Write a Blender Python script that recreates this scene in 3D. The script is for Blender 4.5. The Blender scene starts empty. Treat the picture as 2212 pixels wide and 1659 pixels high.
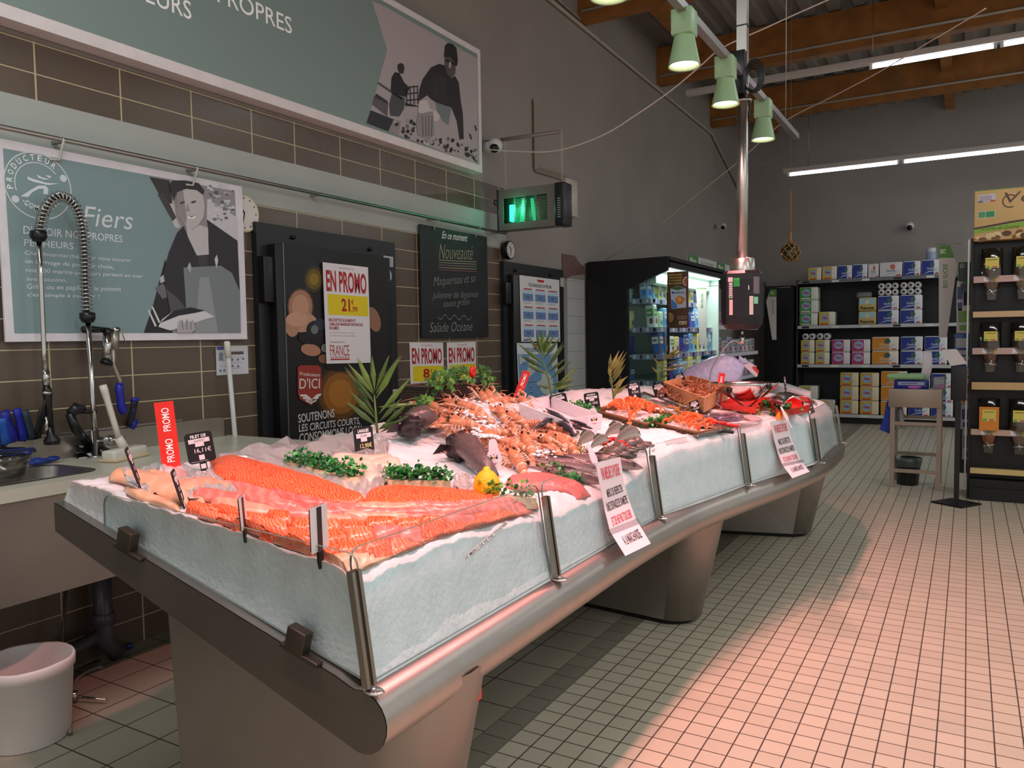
import bpy, bmesh, math, random
from mathutils import Vector as V, Matrix, noise
random.seed(11)
R = random.Random(5)
SC = bpy.context.scene
COL = SC.collection
PI = math.pi

# ---------------------------------------------------------------- camera model (fitted to the tile grid of floor and wall)
CX, CY, FP, HC = 1106.0, 829.5, 1693.646, 1.62
YAW, PITCH, ROLL = 0.52653537, 0.05823877, -0.01544877
CAM = V((0, 0, HC))
_f = V((-math.sin(YAW) * math.cos(PITCH), math.cos(YAW) * math.cos(PITCH), -math.sin(PITCH)))
_r = _f.cross(V((0, 0, 1))).normalized()
_u = _r.cross(_f)
CR = _r * math.cos(ROLL) + _u * math.sin(ROLL)
CU = -_r * math.sin(ROLL) + _u * math.cos(ROLL)
CF = _f


def ray(x, y):
    return CR * ((x - CX) / FP) - CU * ((y - CY) / FP) + CF


def onX(x, y, v):
    d = ray(x, y); return CAM + d * (v / d.x)


def onY(x, y, v):
    d = ray(x, y); return CAM + d * (v / d.y)


def onZ(x, y, v):
    d = ray(x, y); return CAM + d * ((v - HC) / d.z)


def onP(x, y, o, n):
    d = ray(x, y); return CAM + d * ((o - CAM).dot(n) / d.dot(n))


cam = bpy.data.cameras.new('camera')
cam.sensor_width = 36; cam.sensor_fit = 'HORIZONTAL'; cam.lens = FP / 2212 * 36; cam.clip_start = .05
co = bpy.data.objects.new('camera', cam); COL.objects.link(co)
co.matrix_world = Matrix((CR.to_4d(), CU.to_4d(), (-CF).to_4d(), V((0, 0, 0, 1)))).transposed()
co.location = CAM
SC.camera = co
SC.view_settings.view_transform = 'Standard'; SC.view_settings.look = 'None'
SC.view_settings.gamma = 1; SC.view_settings.use_curve_mapping = False
SC.view_settings.exposure = 0.38


# ---------------------------------------------------------------- materials
def lin(c):
    def f(v):
        v /= 255.0
        return v / 12.92 if v <= .04045 else ((v + .055) / 1.055) ** 2.4
    return tuple(f(v) for v in c[:3]) + (1.0,)


_M = {}


def mat(name, col=(200, 200, 200), rough=.5, metal=0.0, bump=None, var=None, attr=False, emit=None, trans=0, sss=0, spec=.5, coat=0, aniso=0, alpha=1, ior=1.45):
    if name in _M: return _M[name]
    m = bpy.data.materials.new(name); m.use_nodes = True
    nt = m.node_tree; b = nt.nodes['Principled BSDF']; L = nt.links.new
    b.inputs['Base Color'].default_value = lin(col); b.inputs['Roughness'].default_value = rough
    b.inputs['Metallic'].default_value = metal; b.inputs['Specular IOR Level'].default_value = spec
    b.inputs['Coat Weight'].default_value = coat; b.inputs['Coat Roughness'].default_value = .08
    b.inputs['Anisotropic'].default_value = aniso; b.inputs['IOR'].default_value = ior
    b.inputs['Transmission Weight'].default_value = trans
    if sss:
        b.inputs['Subsurface Weight'].default_value = sss; b.inputs['Subsurface Scale'].default_value = .02
        b.inputs['Subsurface Radius'].default_value = (1, .5, .35)
    src = None
    if attr:
        a = nt.nodes.new('ShaderNodeAttribute'); a.attribute_name = 'Col'; src = a.outputs['Color']
        L(src, b.inputs['Base Color'])
    if var:
        tc = nt.nodes.new('ShaderNodeTexCoord'); n = nt.nodes.new('ShaderNodeTexNoise')
        n.inputs['Scale'].default_value = var[0]; n.inputs['Detail'].default_value = 6
        L(tc.outputs['Object'], n.inputs['Vector'])
        mp = nt.nodes.new('ShaderNodeMapRange'); mp.inputs['From Min'].default_value = .3; mp.inputs['From Max'].default_value = .7
        mp.inputs['To Min'].default_value = 1 - var[1]; mp.inputs['To Max'].default_value = 1 + var[1]
        L(n.outputs['Fac'], mp.inputs['Value'])
        mx = nt.nodes.new('ShaderNodeMix'); mx.data_type = 'RGBA'; mx.blend_type = 'MULTIPLY'
        mx.inputs[0].default_value = 1
        if src: L(src, mx.inputs[6])
        else: mx.inputs[6].default_value = lin(col)
        L(mp.outputs['Result'], mx.inputs[7]); L(mx.outputs[2], b.inputs['Base Color'])
    if bump:
        tc = nt.nodes.new('ShaderNodeTexCoord'); n = nt.nodes.new('ShaderNodeTexNoise')
        n.inputs['Scale'].default_value = bump[0]; n.inputs['Detail'].default_value = 5
        if len(bump) > 2:
            mpg = nt.nodes.new('ShaderNodeMapping'); mpg.inputs['Scale'].default_value = bump[2]
            L(tc.outputs['Object'], mpg.inputs['Vector']); L(mpg.outputs['Vector'], n.inputs['Vector'])
        else: L(tc.outputs['Object'], n.inputs['Vector'])
        bp = nt.nodes.new('ShaderNodeBump'); bp.inputs['Strength'].default_value = bump[1]; bp.inputs['Distance'].default_value = .01
        L(n.outputs['Fac'], bp.inputs['Height']); L(bp.outputs['Normal'], b.inputs['Normal'])
    if emit:
        b.inputs['Emission Color'].default_value = lin(emit[0]); b.inputs['Emission Strength'].default_value = emit[1]
    _M[name] = m
    return m


def glassmat(name, tint=(247, 251, 251), rough=.03, refl=1.0):
    if name in _M: return _M[name]
    m = bpy.data.materials.new(name); m.use_nodes = True
    nt = m.node_tree; nt.nodes.clear(); L = nt.links.new
    o = nt.nodes.new('ShaderNodeOutputMaterial'); t = nt.nodes.new('ShaderNodeBsdfTransparent'); g = nt.nodes.new('ShaderNodeBsdfGlossy')
    t.inputs['Color'].default_value = lin(tint); g.inputs['Roughness'].default_value = rough
    fr = nt.nodes.new('ShaderNodeLayerWeight'); fr.inputs['Blend'].default_value = .5
    pw = nt.nodes.new('ShaderNodeMath'); pw.operation = 'POWER'; pw.inputs[1].default_value = 4; L(fr.outputs['Facing'], pw.inputs[0])
    ml = nt.nodes.new('ShaderNodeMath'); ml.operation = 'MULTIPLY_ADD'; ml.inputs[1].default_value = .55 * refl; ml.inputs[2].default_value = .035 * refl; L(pw.outputs[0], ml.inputs[0])
    mx = nt.nodes.new('ShaderNodeMixShader'); L(ml.outputs[0], mx.inputs['Fac']); L(t.outputs[0], mx.inputs[1]); L(g.outputs[0], mx.inputs[2])
    L(mx.outputs[0], o.inputs['Surface'])
    _M[name] = m
    return m


PRINT = lambda: mat('printed_sheet', rough=.45, attr=True)
MATTE = lambda: mat('matte_paint', rough=.75, attr=True, var=(9, .06))
PLAST = lambda: mat('moulded_plastic', rough=.32, attr=True, var=(14, .05))
GLOSS = lambda: mat('glossy_wrap', rough=.18, attr=True, bump=(26, .25))
WET = lambda: mat('wet_flesh', rough=.2, attr=True, sss=.25, bump=(42, .35), var=(26, .2))
SHELL = lambda: mat('wet_shell', rough=.22, attr=True, bump=(90, .2), var=(60, .15))
LEAF = lambda: mat('leaf_plastic', rough=.4, attr=True, var=(30, .15))
STEEL = lambda: mat('brushed_steel', (176, 172, 166), rough=.34, metal=1, bump=(40, .04, (1, 1, 30)), var=(5, .08))
CHROME = lambda: mat('polished_chrome', (200, 198, 195), rough=.14, metal=1, var=(8, .04))
BLACK = lambda: mat('black_coated_panel', (17, 17, 20), rough=.42, var=(7, .2))


# ---------------------------------------------------------------- mesh builder
def frame(o, x, y):
    x = V(x).normalized(); n = x.cross(V(y)).normalized(); y = n.cross(x)
    return (V(o), x, y, n)


_T = {}


def textmesh(s, bold=0.0, shear=0.0):
    k = (s, bold, shear)
    if k not in _T:
        c = bpy.data.curves.new('t', 'FONT'); c.body = s; c.fill_mode = 'FRONT'; c.offset = bold; c.shear = shear; c.resolution_u = 3
        o = bpy.data.objects.new('t', c); COL.objects.link(o)
        me = o.to_mesh(); vs = [v.co.copy() for v in me.vertices]; fs = [tuple(p.vertices) for p in me.polygons]
        o.to_mesh_clear(); bpy.data.objects.remove(o); bpy.data.curves.remove(c)
        x0 = min(v.x for v in vs); x1 = max(v.x for v in vs); y0 = min(v.y for v in vs); y1 = max(v.y for v in vs)
        _T[k] = ([((v.x - x0) / (x1 - x0), (v.y - y0) / (y1 - y0)) for v in vs], fs)
    return _T[k]


class MB:
    def __init__(self, col=(200, 200, 200)):
        self.v = []; self.f = []; self.c = []; self.s = []; self.m = []; self.col = col; self.mi = 0

    def add(self, vs, fs, col=None, smooth=False, mi=None):
        n = len(self.v); self.v += [V(p) for p in vs]; c = lin(col or self.col)
        for f in fs:
            self.f.append([i + n for i in f]); self.c.append(c); self.s.append(smooth); self.m.append(self.mi if mi is None else mi)
        return self

    def tf(self, M, start=0):
        for i in range(start, len(self.v)): self.v[i] = M @ self.v[i]
        return self

    def box(self, c, s, col=None, rot=None, bev=0, mi=None, taper=1.0):
        x, y, z = s[0] / 2, s[1] / 2, s[2] / 2
        if bev:
            b = bmesh.new(); bmesh.ops.create_cube(b, size=1)
            for q in b.verts: q.co = V((q.co.x * s[0], q.co.y * s[1], q.co.z * s[2]))
            bmesh.ops.bevel(b, geom=b.edges[:], offset=bev, segments=2, affect='EDGES', profile=.6)
            b.verts.index_update(); vs = [q.co.copy() for q in b.verts]; fs = [[q.index for q in f.verts] for f in b.faces]; b.free()
        else:
            vs = [V((i * x, j * y, k * z)) for i in (-1, 1) for j in (-1, 1) for k in (-1, 1)]
            fs = [(0, 1, 3, 2), (4, 6, 7, 5), (0, 4, 5, 1), (2, 3, 7, 6), (0, 2, 6, 4), (1, 5, 7, 3)]
        if taper != 1.0:
            for q in vs:
                if q.z < 0: q.x *= taper; q.y *= taper
        if rot is not None: vs = [rot @ q for q in vs]
        return self.add([q + V(c) for q in vs], fs, col, bool(bev), mi)

    def bb(self, a, b, col=None, bev=0, mi=None):
        a = V(a); b = V(b); return self.box((a + b) / 2, [abs(t) for t in (b - a)], col, None, bev, mi)

    def tube(self, pts, r, seg=8, col=None, cap=True, closed=False, smooth=True, mi=None, flat=1.0, up=None):
        pts = [V(p) for p in pts]; n = len(pts); rr = r if isinstance(r, (list, tuple)) else [r] * n
        vs = []; fs = []; prev = None
        for i, p in enumerate(pts):
            a = pts[(i - 1) % n] if (closed or i > 0) else p; b = pts[(i + 1) % n] if (closed or i < n - 1) else p
            d = (b - a)
            d = d.normalized() if d.length > 1e-9 else V((0, 0, 1))
            if prev is None:
                q = V(up) if up is not None else (V((0, 0, 1)) if abs(d.z) < .9 else V((1, 0, 0)))
                nx = (q - d * q.dot(d)).normalized()
            else:
                nx = prev - d * prev.dot(d)
                nx = nx.normalized() if nx.length > 1e-6 else d.orthogonal().normalized()
            prev = nx; ny = d.cross(nx)
            for k in range(seg):
                t = 2 * PI * k / seg; vs.append(p + nx * (math.cos(t) * rr[i] * flat) + ny * (math.sin(t) * rr[i]))
        m = n if closed else n - 1
        for i in range(m):
            for k in range(seg):
                a = i * seg + k; b = i * seg + (k + 1) % seg; j = ((i + 1) % n) * seg
                fs.append((a, b, j + (k + 1) % seg, j + k))
        if cap and not closed:
            fs.append(tuple(range(seg))[::-1]); fs.append(tuple((n - 1) * seg + k for k in range(seg)))
        return self.add(vs, fs, col, smooth, mi)

    def cyl(self, a, b, r0, r1=None, seg=16, col=None, mi=None, cap=True):
        return self.tube([a, b], [r0, r0 if r1 is None else r1], seg, col, cap, mi=mi)

    def lathe(self, prof, o=(0, 0, 0), seg=24, col=None, sx=1, sy=1, rot=None, mi=None):
        vs = []; fs = []; o = V(o)
        for r, z in prof:
            for k in range(seg):
                t = 2 * PI * k / seg; q = V((r * math.cos(t) * sx, r * math.sin(t) * sy, z)); vs.append((rot @ q if rot else q) + o)
        for i in range(len(prof) - 1):
            for k in range(seg):
                a = i * seg + k; b = i * seg + (k + 1) % seg; fs.append((a, b, b + seg, a + seg))
        return self.add(vs, fs, col, True, mi)

    def ell(self, c, r, col=None, seg=12, rot=None, mi=None):
        pr = [(max(1e-4, math.sin(PI * i / 8)), -math.cos(PI * i / 8)) for i in range(9)]
        n = len(self.v); self.lathe(pr, (0, 0, 0), seg, col, mi=mi); c = V(c)
        for i in range(n, len(self.v)):
            q = self.v[i]; q = V((q.x * r[0], q.y * r[1], q.z * r[2])); self.v[i] = (rot @ q if rot else q) + c
        return self

    def prism(self, poly, fr, d, col=None, mi=None):
        o, x, y, n = fr; k = len(poly); A = [o + x * p[0] + y * p[1] for p in poly]; B = [p + n * d for p in A]
        fs = [tuple(range(k))[::-1], tuple(range(k, 2 * k))] + [(i, (i + 1) % k, k + (i + 1) % k, k + i) for i in range(k)]
        return self.add(A + B, fs, col, False, mi)

    def poly(self, pts, col=None, mi=None):
        return self.add(pts, [tuple(range(len(pts)))], col, False, mi)

    def rect(self, fr, x0, y0, x1, y1, col=None, lift=0.0, mi=None):
        o, x, y, n = fr; return self.poly([o + x * a + y * b + n * lift for a, b in ((x0, y0), (x1, y0), (x1, y1), (x0, y1))], col, mi)

    def text(self, s, fr, x0, y0, w, h, col=(255, 255, 255), lift=.001, bold=0, shear=0, ux=None, uy=None):
        vs, fs = textmesh(s, bold, shear); o, x, y, n = fr; ux = ux or x; uy = uy or y
        return self.add([o + x * x0 + y * y0 + ux * (a * w) + uy * (b * h) + n * lift for a, b in vs], fs, col)

    def disc(self, fr, cx, cy, r, col, lift=.001, seg=20, ry=None, a0=0, a1=2 * PI, r0=0):
        o, x, y, n = fr; ry = ry or r
        if r0:
            P = []; k = seg
            for i in range(k + 1):
                t = a0 + (a1 - a0) * i / k
                for q in (r0 / r, 1): P.append(o + x * (cx + math.cos(t) * r * q) + y * (cy + math.sin(t) * ry * q) + n * lift)
            return self.add(P, [(2 * i, 2 * i + 1, 2 * i + 3, 2 * i + 2) for i in range(k)], col)
        return self.poly([o + x * (cx + math.cos(a0 + (a1 - a0) * i / seg) * r) + y * (cy + math.sin(a0 + (a1 - a0) * i / seg) * ry) + n * lift for i in range(seg)], col)

    # pixel-measured outlines laid on a known plane (o, n)
    def px(self, pts, o, n, col, lift=.001, mi=None):
        o = V(o); n = V(n); return self.poly([onP(x, y, o, n) + n * lift for x, y in pts][::-1], col, mi)

    def pxtext(self, s, ll, lr, ul, o, n, col, lift=.002, bold=0, shear=0):
        o = V(o); n = V(n); a, b, c = [onP(p[0], p[1], o, n) for p in (ll, lr, ul)]
        vs, fs = textmesh(s, bold, shear)
        return self.add([a + (b - a) * u + (c - a) * w + n * lift for u, w in vs], fs, col)

    def grid(self, fn, nu, nv, col=None, smooth=True, closed_u=False, mi=None):
        vs = []; fs = []; cols = []
        for i in range(nu + 1):
            for j in range(nv + 1): vs.append(fn(i / nu, j / nv))
        for i in range(nu):
            for j in range(nv):
                a = i * (nv + 1) + j; fs.append((a, a + nv + 1, a + nv + 2, a + 1))
        return self.add(vs, fs, col, smooth, mi)

    def out(self, name, m, parent=None, label=None, cat=None, group=None, kind=None, world=False, keep=False):
        me = bpy.data.meshes.new(name); vs = self.v
        o = bpy.data.objects.new(name, me); COL.objects.link(o)
        if parent is not None:
            o.parent = parent
            if world:
                off = parent.matrix_world.translation if False else V(parent.location)
                if parent.parent is not None: off = off + V(parent.parent.location)
                vs = [p - off for p in vs]
        elif not keep and vs:
            lo = V([min(p[i] for p in vs) for i in range(3)]); hi = V([max(p[i] for p in vs) for i in range(3)])
            b = V(((lo.x + hi.x) / 2, (lo.y + hi.y) / 2, lo.z)); o.location = b; vs = [p - b for p in vs]
        me.from_pydata([tuple(p) for p in vs], [], self.f)
        for k in (m if isinstance(m, (list, tuple)) else [m]): me.materials.append(k)
        ca = me.attributes.new('Col', 'FLOAT_COLOR', 'CORNER'); cd = []
        for f, c in zip(self.f, self.c): cd += list(c) * len(f)
        ca.data.foreach_set('color', cd)
        me.polygons.foreach_set('use_smooth', self.s); me.polygons.foreach_set('material_index', self.m)
        me.update()
        if label: o['label'] = label
        if cat: o['category'] = cat
        if group: o['group'] = group
        if kind: o['kind'] = kind
        return o


def thing(name, label, cat, loc=(0, 0, 0), rz=0.0, group=None):
    o = bpy.data.objects.new(name, None); o.empty_display_size = .05; COL.objects.link(o)
    o.location = loc; o.rotation_euler = (0, 0, rz); o['label'] = label; o['category'] = cat
    if group: o['group'] = group
    return o


def dup(root, label, M=None, loc=None, rot=None, scale=None, group=None):
    r = root.copy(); COL.objects.link(r); r['label'] = label
    if group: r['group'] = group
    if loc is not None: r.location = loc
    if rot is not None: r.rotation_euler = rot
    if scale is not None: r.scale = scale
    if M is not None: r.matrix_world = M
    for ch in list(root.children):
        c = ch.copy(); COL.objects.link(c); c.parent = r
        for g in list(ch.children):
            d = g.copy(); COL.objects.link(d); d.parent = c
    return r


def sub(o, label):
    o['label'] = label
    return o


ORD = ['first', 'second', 'third', 'fourth', 'fifth', 'sixth', 'seventh', 'eighth', 'ninth', 'tenth', 'eleventh', 'twelfth', 'thirteenth', 'fourteenth', 'fifteenth', 'sixteenth', 'seventeenth', 'eighteenth', 'nineteenth', 'twentieth', 'twenty-first', 'twenty-second', 'twenty-third', 'twenty-fourth', 'twenty-fifth']

# ---------------------------------------------------------------- lights
WX = -3.88       # left wall plane
BY = 15.9        # back wall plane


def spot(loc, tgt, e, col, ang, blend, rad):
    l = bpy.data.lights.new('fish_lamp_light', 'SPOT'); l.energy = e; l.color = col; l.spot_size = ang; l.spot_blend = blend; l.shadow_soft_size = rad
    o = bpy.data.objects.new('fish_lamp_light', l); COL.objects.link(o); o.location = loc
    o.rotation_euler = (V(tgt) - V(loc)).to_track_quat('-Z', 'Y').to_euler()
    return o


def area(loc, sx, sy, e, col, rot=(0, 0, 0)):
    l = bpy.data.lights.new('unseen_tube_light', 'AREA'); l.shape = 'RECTANGLE'; l.size = sx; l.size_y = sy; l.energy = e; l.color = col
    o = bpy.data.objects.new('unseen_tube_light', l); COL.objects.link(o); o.location = loc; o.rotation_euler = rot
    return o


w = bpy.data.worlds.new('store_ambience'); SC.world = w; w.use_nodes = True
w.node_tree.nodes['Background'].inputs['Color'].default_value = (1.0, .985, .95, 1); w.node_tree.nodes['Background'].inputs['Strength'].default_value = .50
LAMP_X, RAIL_Z = -1.30, 3.31
LAMP_Y = [4.09, 4.90, 5.92]
OFF_Y = [1.0, 2.05, 3.1]
for yy in LAMP_Y + OFF_Y:
    spot((LAMP_X, yy, 3.02), (LAMP_X + .35, yy - .1, 0), 106, (1, .36, .345), math.radians(116), 1.0, .045)
# unseen tube lights assumed over the sales floor; aisle ones added for shaded fronts
for x, y, z, e in ((-1.9, 0.6, 4.9, 55), (2.4, .6, 4.4, 90), (2.8, 4.2, 4.6, 40), (1.2, 7.5, 4.9, 25), (3.4, 11.5, 4.4, 40), (2.6, 13.6, 4.2, 30)):
    area((x, y, z), 2.6, .06, e, (.95, 1, .99))
# ================================================================ ROOM
def nodes_tiles(name, sy, sz, oy, oz, jw, tile, joint, ax=('Y', 'Z'), shift=None, rough=.3, varamt=.12, bumps=.4, jw2=None):
    m = bpy.data.materials.new(name); m.use_nodes = True; nt = m.node_tree; L = nt.links.new; b = nt.nodes['Principled BSDF']
    N = nt.nodes.new
    g = N('ShaderNodeNewGeometry'); s = N('ShaderNodeSeparateXYZ'); L(g.outputs['Position'], s.inputs[0])

    def math_(op, a, c=None, d=None):
        q = N('ShaderNodeMath'); q.operation = op
        for i, t in enumerate((a, c, d)):
            if t is None: continue
            if isinstance(t, (int, float)): q.inputs[i].default_value = t
            else: L(t, q.inputs[i])
        return q.outputs[0]
    a = s.outputs[ax[0]]; c = s.outputs[ax[1]]
    if shift: a = math_('ADD', a, math_('MULTIPLY', math_('GREATER_THAN', a, shift[0]), shift[1]))
    ua = math_('DIVIDE', math_('SUBTRACT', a, oy), sy); uc = math_('DIVIDE', math_('SUBTRACT', c, oz), sz)
    da = math_('MULTIPLY', math_('ABSOLUTE', math_('SUBTRACT', math_('FRACT', math_('ADD', ua, .5)), .5)), sy)
    dc = math_('MULTIPLY', math_('ABSOLUTE', math_('SUBTRACT', math_('FRACT', math_('ADD', uc, .5)), .5)), sz)
    j = math_('MAXIMUM', math_('LESS_THAN', da, jw), math_('LESS_THAN', dc, jw2 or jw))
    cm = N('ShaderNodeCombineXYZ'); L(math_('FLOOR', ua), cm.inputs[0]); L(math_('FLOOR', uc), cm.inputs[1])
    wn = N('ShaderNodeTexWhiteNoise'); L(cm.outputs[0], wn.inputs[0])
    nz = N('ShaderNodeTexNoise'); nz.inputs['Scale'].default_value = 5; nz.inputs['Detail'].default_value = 6; L(g.outputs['Position'], nz.inputs['Vector'])
    f = math_('ADD', math_('MULTIPLY', wn.outputs[0], varamt), math_('MULTIPLY', nz.outputs['Fac'], varamt)); f = math_('ADD', f, 1 - varamt)
    mx = N('ShaderNodeMix'); mx.data_type = 'RGBA'; mx.blend_type = 'MULTIPLY'; mx.inputs[0].default_value = 1; mx.inputs[6].default_value = lin(tile); L(f, mx.inputs[7])
    m2 = N('ShaderNodeMix'); m2.data_type = 'RGBA'; L(j, m2.inputs[0]); L(mx.outputs[2], m2.inputs[6]); m2.inputs[7].default_value = lin(joint)
    L(m2.outputs[2], b.inputs['Base Color'])
    L(math_('ADD', math_('MULTIPLY', j, .4), math_('ADD', rough, math_('MULTIPLY', nz.outputs['Fac'], .12))), b.inputs['Roughness'])
    bp = N('ShaderNodeBump'); bp.inputs['Strength'].default_value = bumps; bp.inputs['Distance'].default_value = .003; bp.invert = True
    L(j, bp.inputs['Height']); L(bp.outputs['Normal'], b.inputs['Normal'])
    return m


def plaster():
    return mat('grey_beige_wall_paint', (150, 143, 136), rough=.85, var=(1.3, .07), bump=(60, .12))


def structure(mb, name, m, label=None):
    o = mb.out(name, m, kind='structure', keep=True)
    if label: o['label'] = label
    return o


FLOOR_T = nodes_tiles('beige_floor_tiles', .0995, .0995, -.779, 3.04, .0028, (186, 178, 158), (62, 50, 40), ('X', 'Y'), rough=.28, varamt=.1)
f = MB(); f.bb((-1.575, -2.5, -.05), (6.5, 15.95, 0)); f.bb((-3.95, -2.5, -.05), (-1.700, 15.95, 0), mi=1) ; f.bb((-1.700, -2.5, -.05), (-1.588, 15.95, .0005), mi=2); f.bb((-1.588, -2.5, -.05), (-1.575, 15.95, .001), mi=3)
BIG_T = nodes_tiles('grey_floor_slabs', .2290, .2290, -1.700, 2.885, .0032, (150, 144, 128), (48, 40, 34), ('X', 'Y'), rough=.35, varamt=.1)
EDGE_T = nodes_tiles('grey_border_tiles', .4, .1290, -1.900, 2.90, .0022, (128, 122, 108), (48, 40, 34), ('X', 'Y'), rough=.35, varamt=.12)
fl = structure(f, 'floor', [FLOOR_T, BIG_T, EDGE_T, mat('joint_strip', (120, 116, 104), rough=.5)])
BROWN = nodes_tiles('brown_wall_tiles', .4385, .1465, 2.18, 1.6, .0040, (92, 78, 66), (196, 182, 146), ('Y', 'Z'), (3.51, .0785), rough=.22, varamt=.1, jw2=.0026)
wl = MB(); wl.bb((WX - .2, -2.5, 0), (WX - .012, BY, 7))
structure(wl, 'wall_left', plaster())
tw = MB(); tw.bb((WX - .012, -2.5, 0), (WX, 6.58, 2.485)); tw.bb((WX - .012, -2.5, 2.795), (WX, 6.58, 3.07))
structure(tw, 'trim_1', BROWN, 'brown glazed wall tiles with cream joints')
bw = MB(); bw.bb((WX - .012, -2.5, 2.485), (WX + .002, 6.6, 2.795))
structure(bw, 'trim_2', mat('pale_green_band_paint', (168, 174, 168), rough=.7, var=(2, .05)), 'pale green painted band on tiled wall')
wb = MB(); wb.bb((WX - .2, BY, 0), (6.5, BY + .2, 7))
structure(wb, 'wall_back', plaster())
# white tiles in the corner by the fridge + brown primer patch
WT = nodes_tiles('white_corner_tiles', 5, .20, 7.2, .06, .002, (196, 196, 194), (120, 120, 118), ('Y', 'Z'), rough=.25, varamt=.06)
wt = MB(); wt.bb((WX - .012, 7.93, 0), (WX + .004, 8.38, 2.28)); structure(wt, 'trim_3', WT, 'white tiled strip beside the fridge')
pa = MB()
pa.px([(1213, 548), (1240, 552), (1255, 572), (1262, 575), (1263, 592), (1232, 596), (1228, 600), (1222, 604), (1214, 590)], (WX - .01, 0, 0), (1, 0, 0), (112, 84, 80), lift=.004)
structure(pa, 'trim_4', MATTE(), 'bare brown patch of wall paint')
# ceiling: ribbed steel deck + glued timber beams + purlins
ce = MB((120, 116, 110)); pr = []
x = -4.0
while x < 6.4:
    pr += [(x, 0), (x + .12, 0), (x + .15, .05), (x + .27, .05)]; x += .30
vs = []; fs = []
for i, (a, b) in enumerate(pr): vs += [V((a, -2.5, 5.72 + b)), V((a, BY + .1, 5.72 + b))]
for i in range(len(pr) - 1): fs.append((2 * i, 2 * i + 1, 2 * i + 3, 2 * i + 2))
ce.add(vs, fs)
structure(ce, 'ceiling', mat('ribbed_roof_steel', (128, 124, 118), rough=.6, var=(3, .1)))
WOOD = mat('glued_timber', (150, 98, 44), rough=.55, var=(4, .25), bump=(12, .2, (.3, 8, 14)))
for i, yb in enumerate((5.66, 8.31, 10.93, 13.6)):
    t = MB(); t.bb((WX - .02, yb, 5.2), (6.5, yb + .16, 5.70)); structure(t, 'trim_%d' % (5 + i), WOOD, 'glued timber roof beam')
    t = MB(); t.tube([(WX + .05, yb - .02, 5.30), (6.4, yb - .02, 5.30)], .016, 8, (190, 186, 178)); structure(t, 'trim_%d' % (10 + i), MATTE(), 'thin conduit along roof beam')
for i, xb in enumerate((-3.35, -.4, 2.4)):
    t = MB(); t.bb((xb, -2.5, 5.48), (xb + .14, BY, 5.71)); structure(t, 'trim_%d' % (15 + i), WOOD, 'timber purlin under the roof deck')
# conduits on the left wall
t = MB((170, 160, 148))
t.tube([(WX + .02, 3, 5.24), (WX + .02, 13.6, 5.08), (WX + .02, 15.5, 4.4)], .022, 8); t.tube([(WX + .02, 5, 5.33), (WX + .02, 8.4, 5.22)], .015, 8)
structure(t, 'trim_20', MATTE(), 'grey cable conduit high on the left wall')
t = MB((150, 138, 126)); a, b, c = [onP(*p, V((WX, 0, 0)), V((1, 0, 0))) for p in ((1153, 216), (1155, 366), (1222, 386))]
for p, q in ((a, b), (b, c)): t.tube([p + V((.015, 0, 0)), q + V((.015, 0, 0))], .028, 4, smooth=False)
structure(t, 'trim_21', MATTE(), 'flat cable trunking bent down the wall')
# ================================================================ FISH COUNTER
def cat_rom(P, n):
    out = []
    for i in range(len(P) - 1):
        p0 = P[max(i - 1, 0)]; p1 = P[i]; p2 = P[i + 1]; p3 = P[min(i + 2, len(P) - 1)]
        for k in range(n):
            t = k / n
            out.append(.5 * ((2 * p1) + (p2 - p0) * t + (2 * p0 - 5 * p1 + 4 * p2 - p3) * t * t + (3 * p1 - p0 - 3 * p2 + p3) * t ** 3))
    out.append(P[-1]); return out


def lerp1(T, x):
    if x <= T[0][0]: return T[0][1]
    for (a, b), (c, d) in zip(T, T[1:]):
        if x <= c: return b + (d - b) * (x - a) / (c - a)
    return T[-1][1]


FRONT = [V(p) for p in ((-1.168, 1.40), (-1.168, 2.0), (-1.168, 2.6), (-1.163, 3.1), (-1.125, 3.7), (-1.035, 4.25), (-.91, 4.85), (-.815, 5.5), (-.79, 6.0), (-.82, 6.6), (-.94, 7.05), (-1.25, 7.36), (-1.75, 7.45), (-2.5, 7.45))]
FC = cat_rom(FRONT, 6)
counter = thing('fish_counter', 'long stainless steel fish display counter with rounded front bumper and ice', 'counter', (-1.8, 4.2, 0))
sl = MB(); rows = []
for i, p in enumerate(FC):
    a = FC[max(i - 1, 0)]; b = FC[min(i + 1, len(FC) - 1)]; t = (b - a).normalized(); n = V((-t.y, t.x))
    if i == 0: n = V((-1, 0))
    lift = max(0, (-1.25 - p.x)) * .267
    row = []
    bk = V((-2.5, min(max(p.y, 1.40), 7.40)))
    row.append(V((bk.x, bk.y, 1.03)))
    for k in range(13):
        an = math.radians(-100 + 205 * k / 12); d = .078 - .078 * math.cos(an)
        q = p + n * d; row.append(V((q.x, q.y, .705 + lift + .078 * math.sin(an))))
    q = p + n * .16; row.append(V((q.x, q.y, .802 + lift)))
    row.append(V((bk.x, bk.y, 1.122)))
    rows.append(row)
nr = len(rows[0]); vs = [q for r in rows for q in r]; fs = []
for i in range(len(rows) - 1):
    for k in range(nr):
        fs.append((i * nr + k, (i + 1) * nr + k, (i + 1) * nr + (k + 1) % nr, i * nr + (k + 1) % nr))
sl.add(vs, fs, smooth=True)
o = sl.out('tray_table', STEEL(), counter, world=True)
sl = MB(); sl.add([q + V((0, -.001, 0)) for q in rows[0]], [tuple(range(nr))])
sl.add([q + V((0, -.004, 0)) for q in rows[0]], [tuple(range(nr))])
sl.out('end_panel', mat('satin_steel_sheet', (100, 95, 88), rough=.5, metal=.85, var=(3, .1)), counter, world=True)
# pedestals: rounded nose, side sheets, dark plinth
PEDM = mat('satin_steel_pedestal', (150, 145, 138), rough=.42, metal=.8, var=(3, .08))


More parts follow.
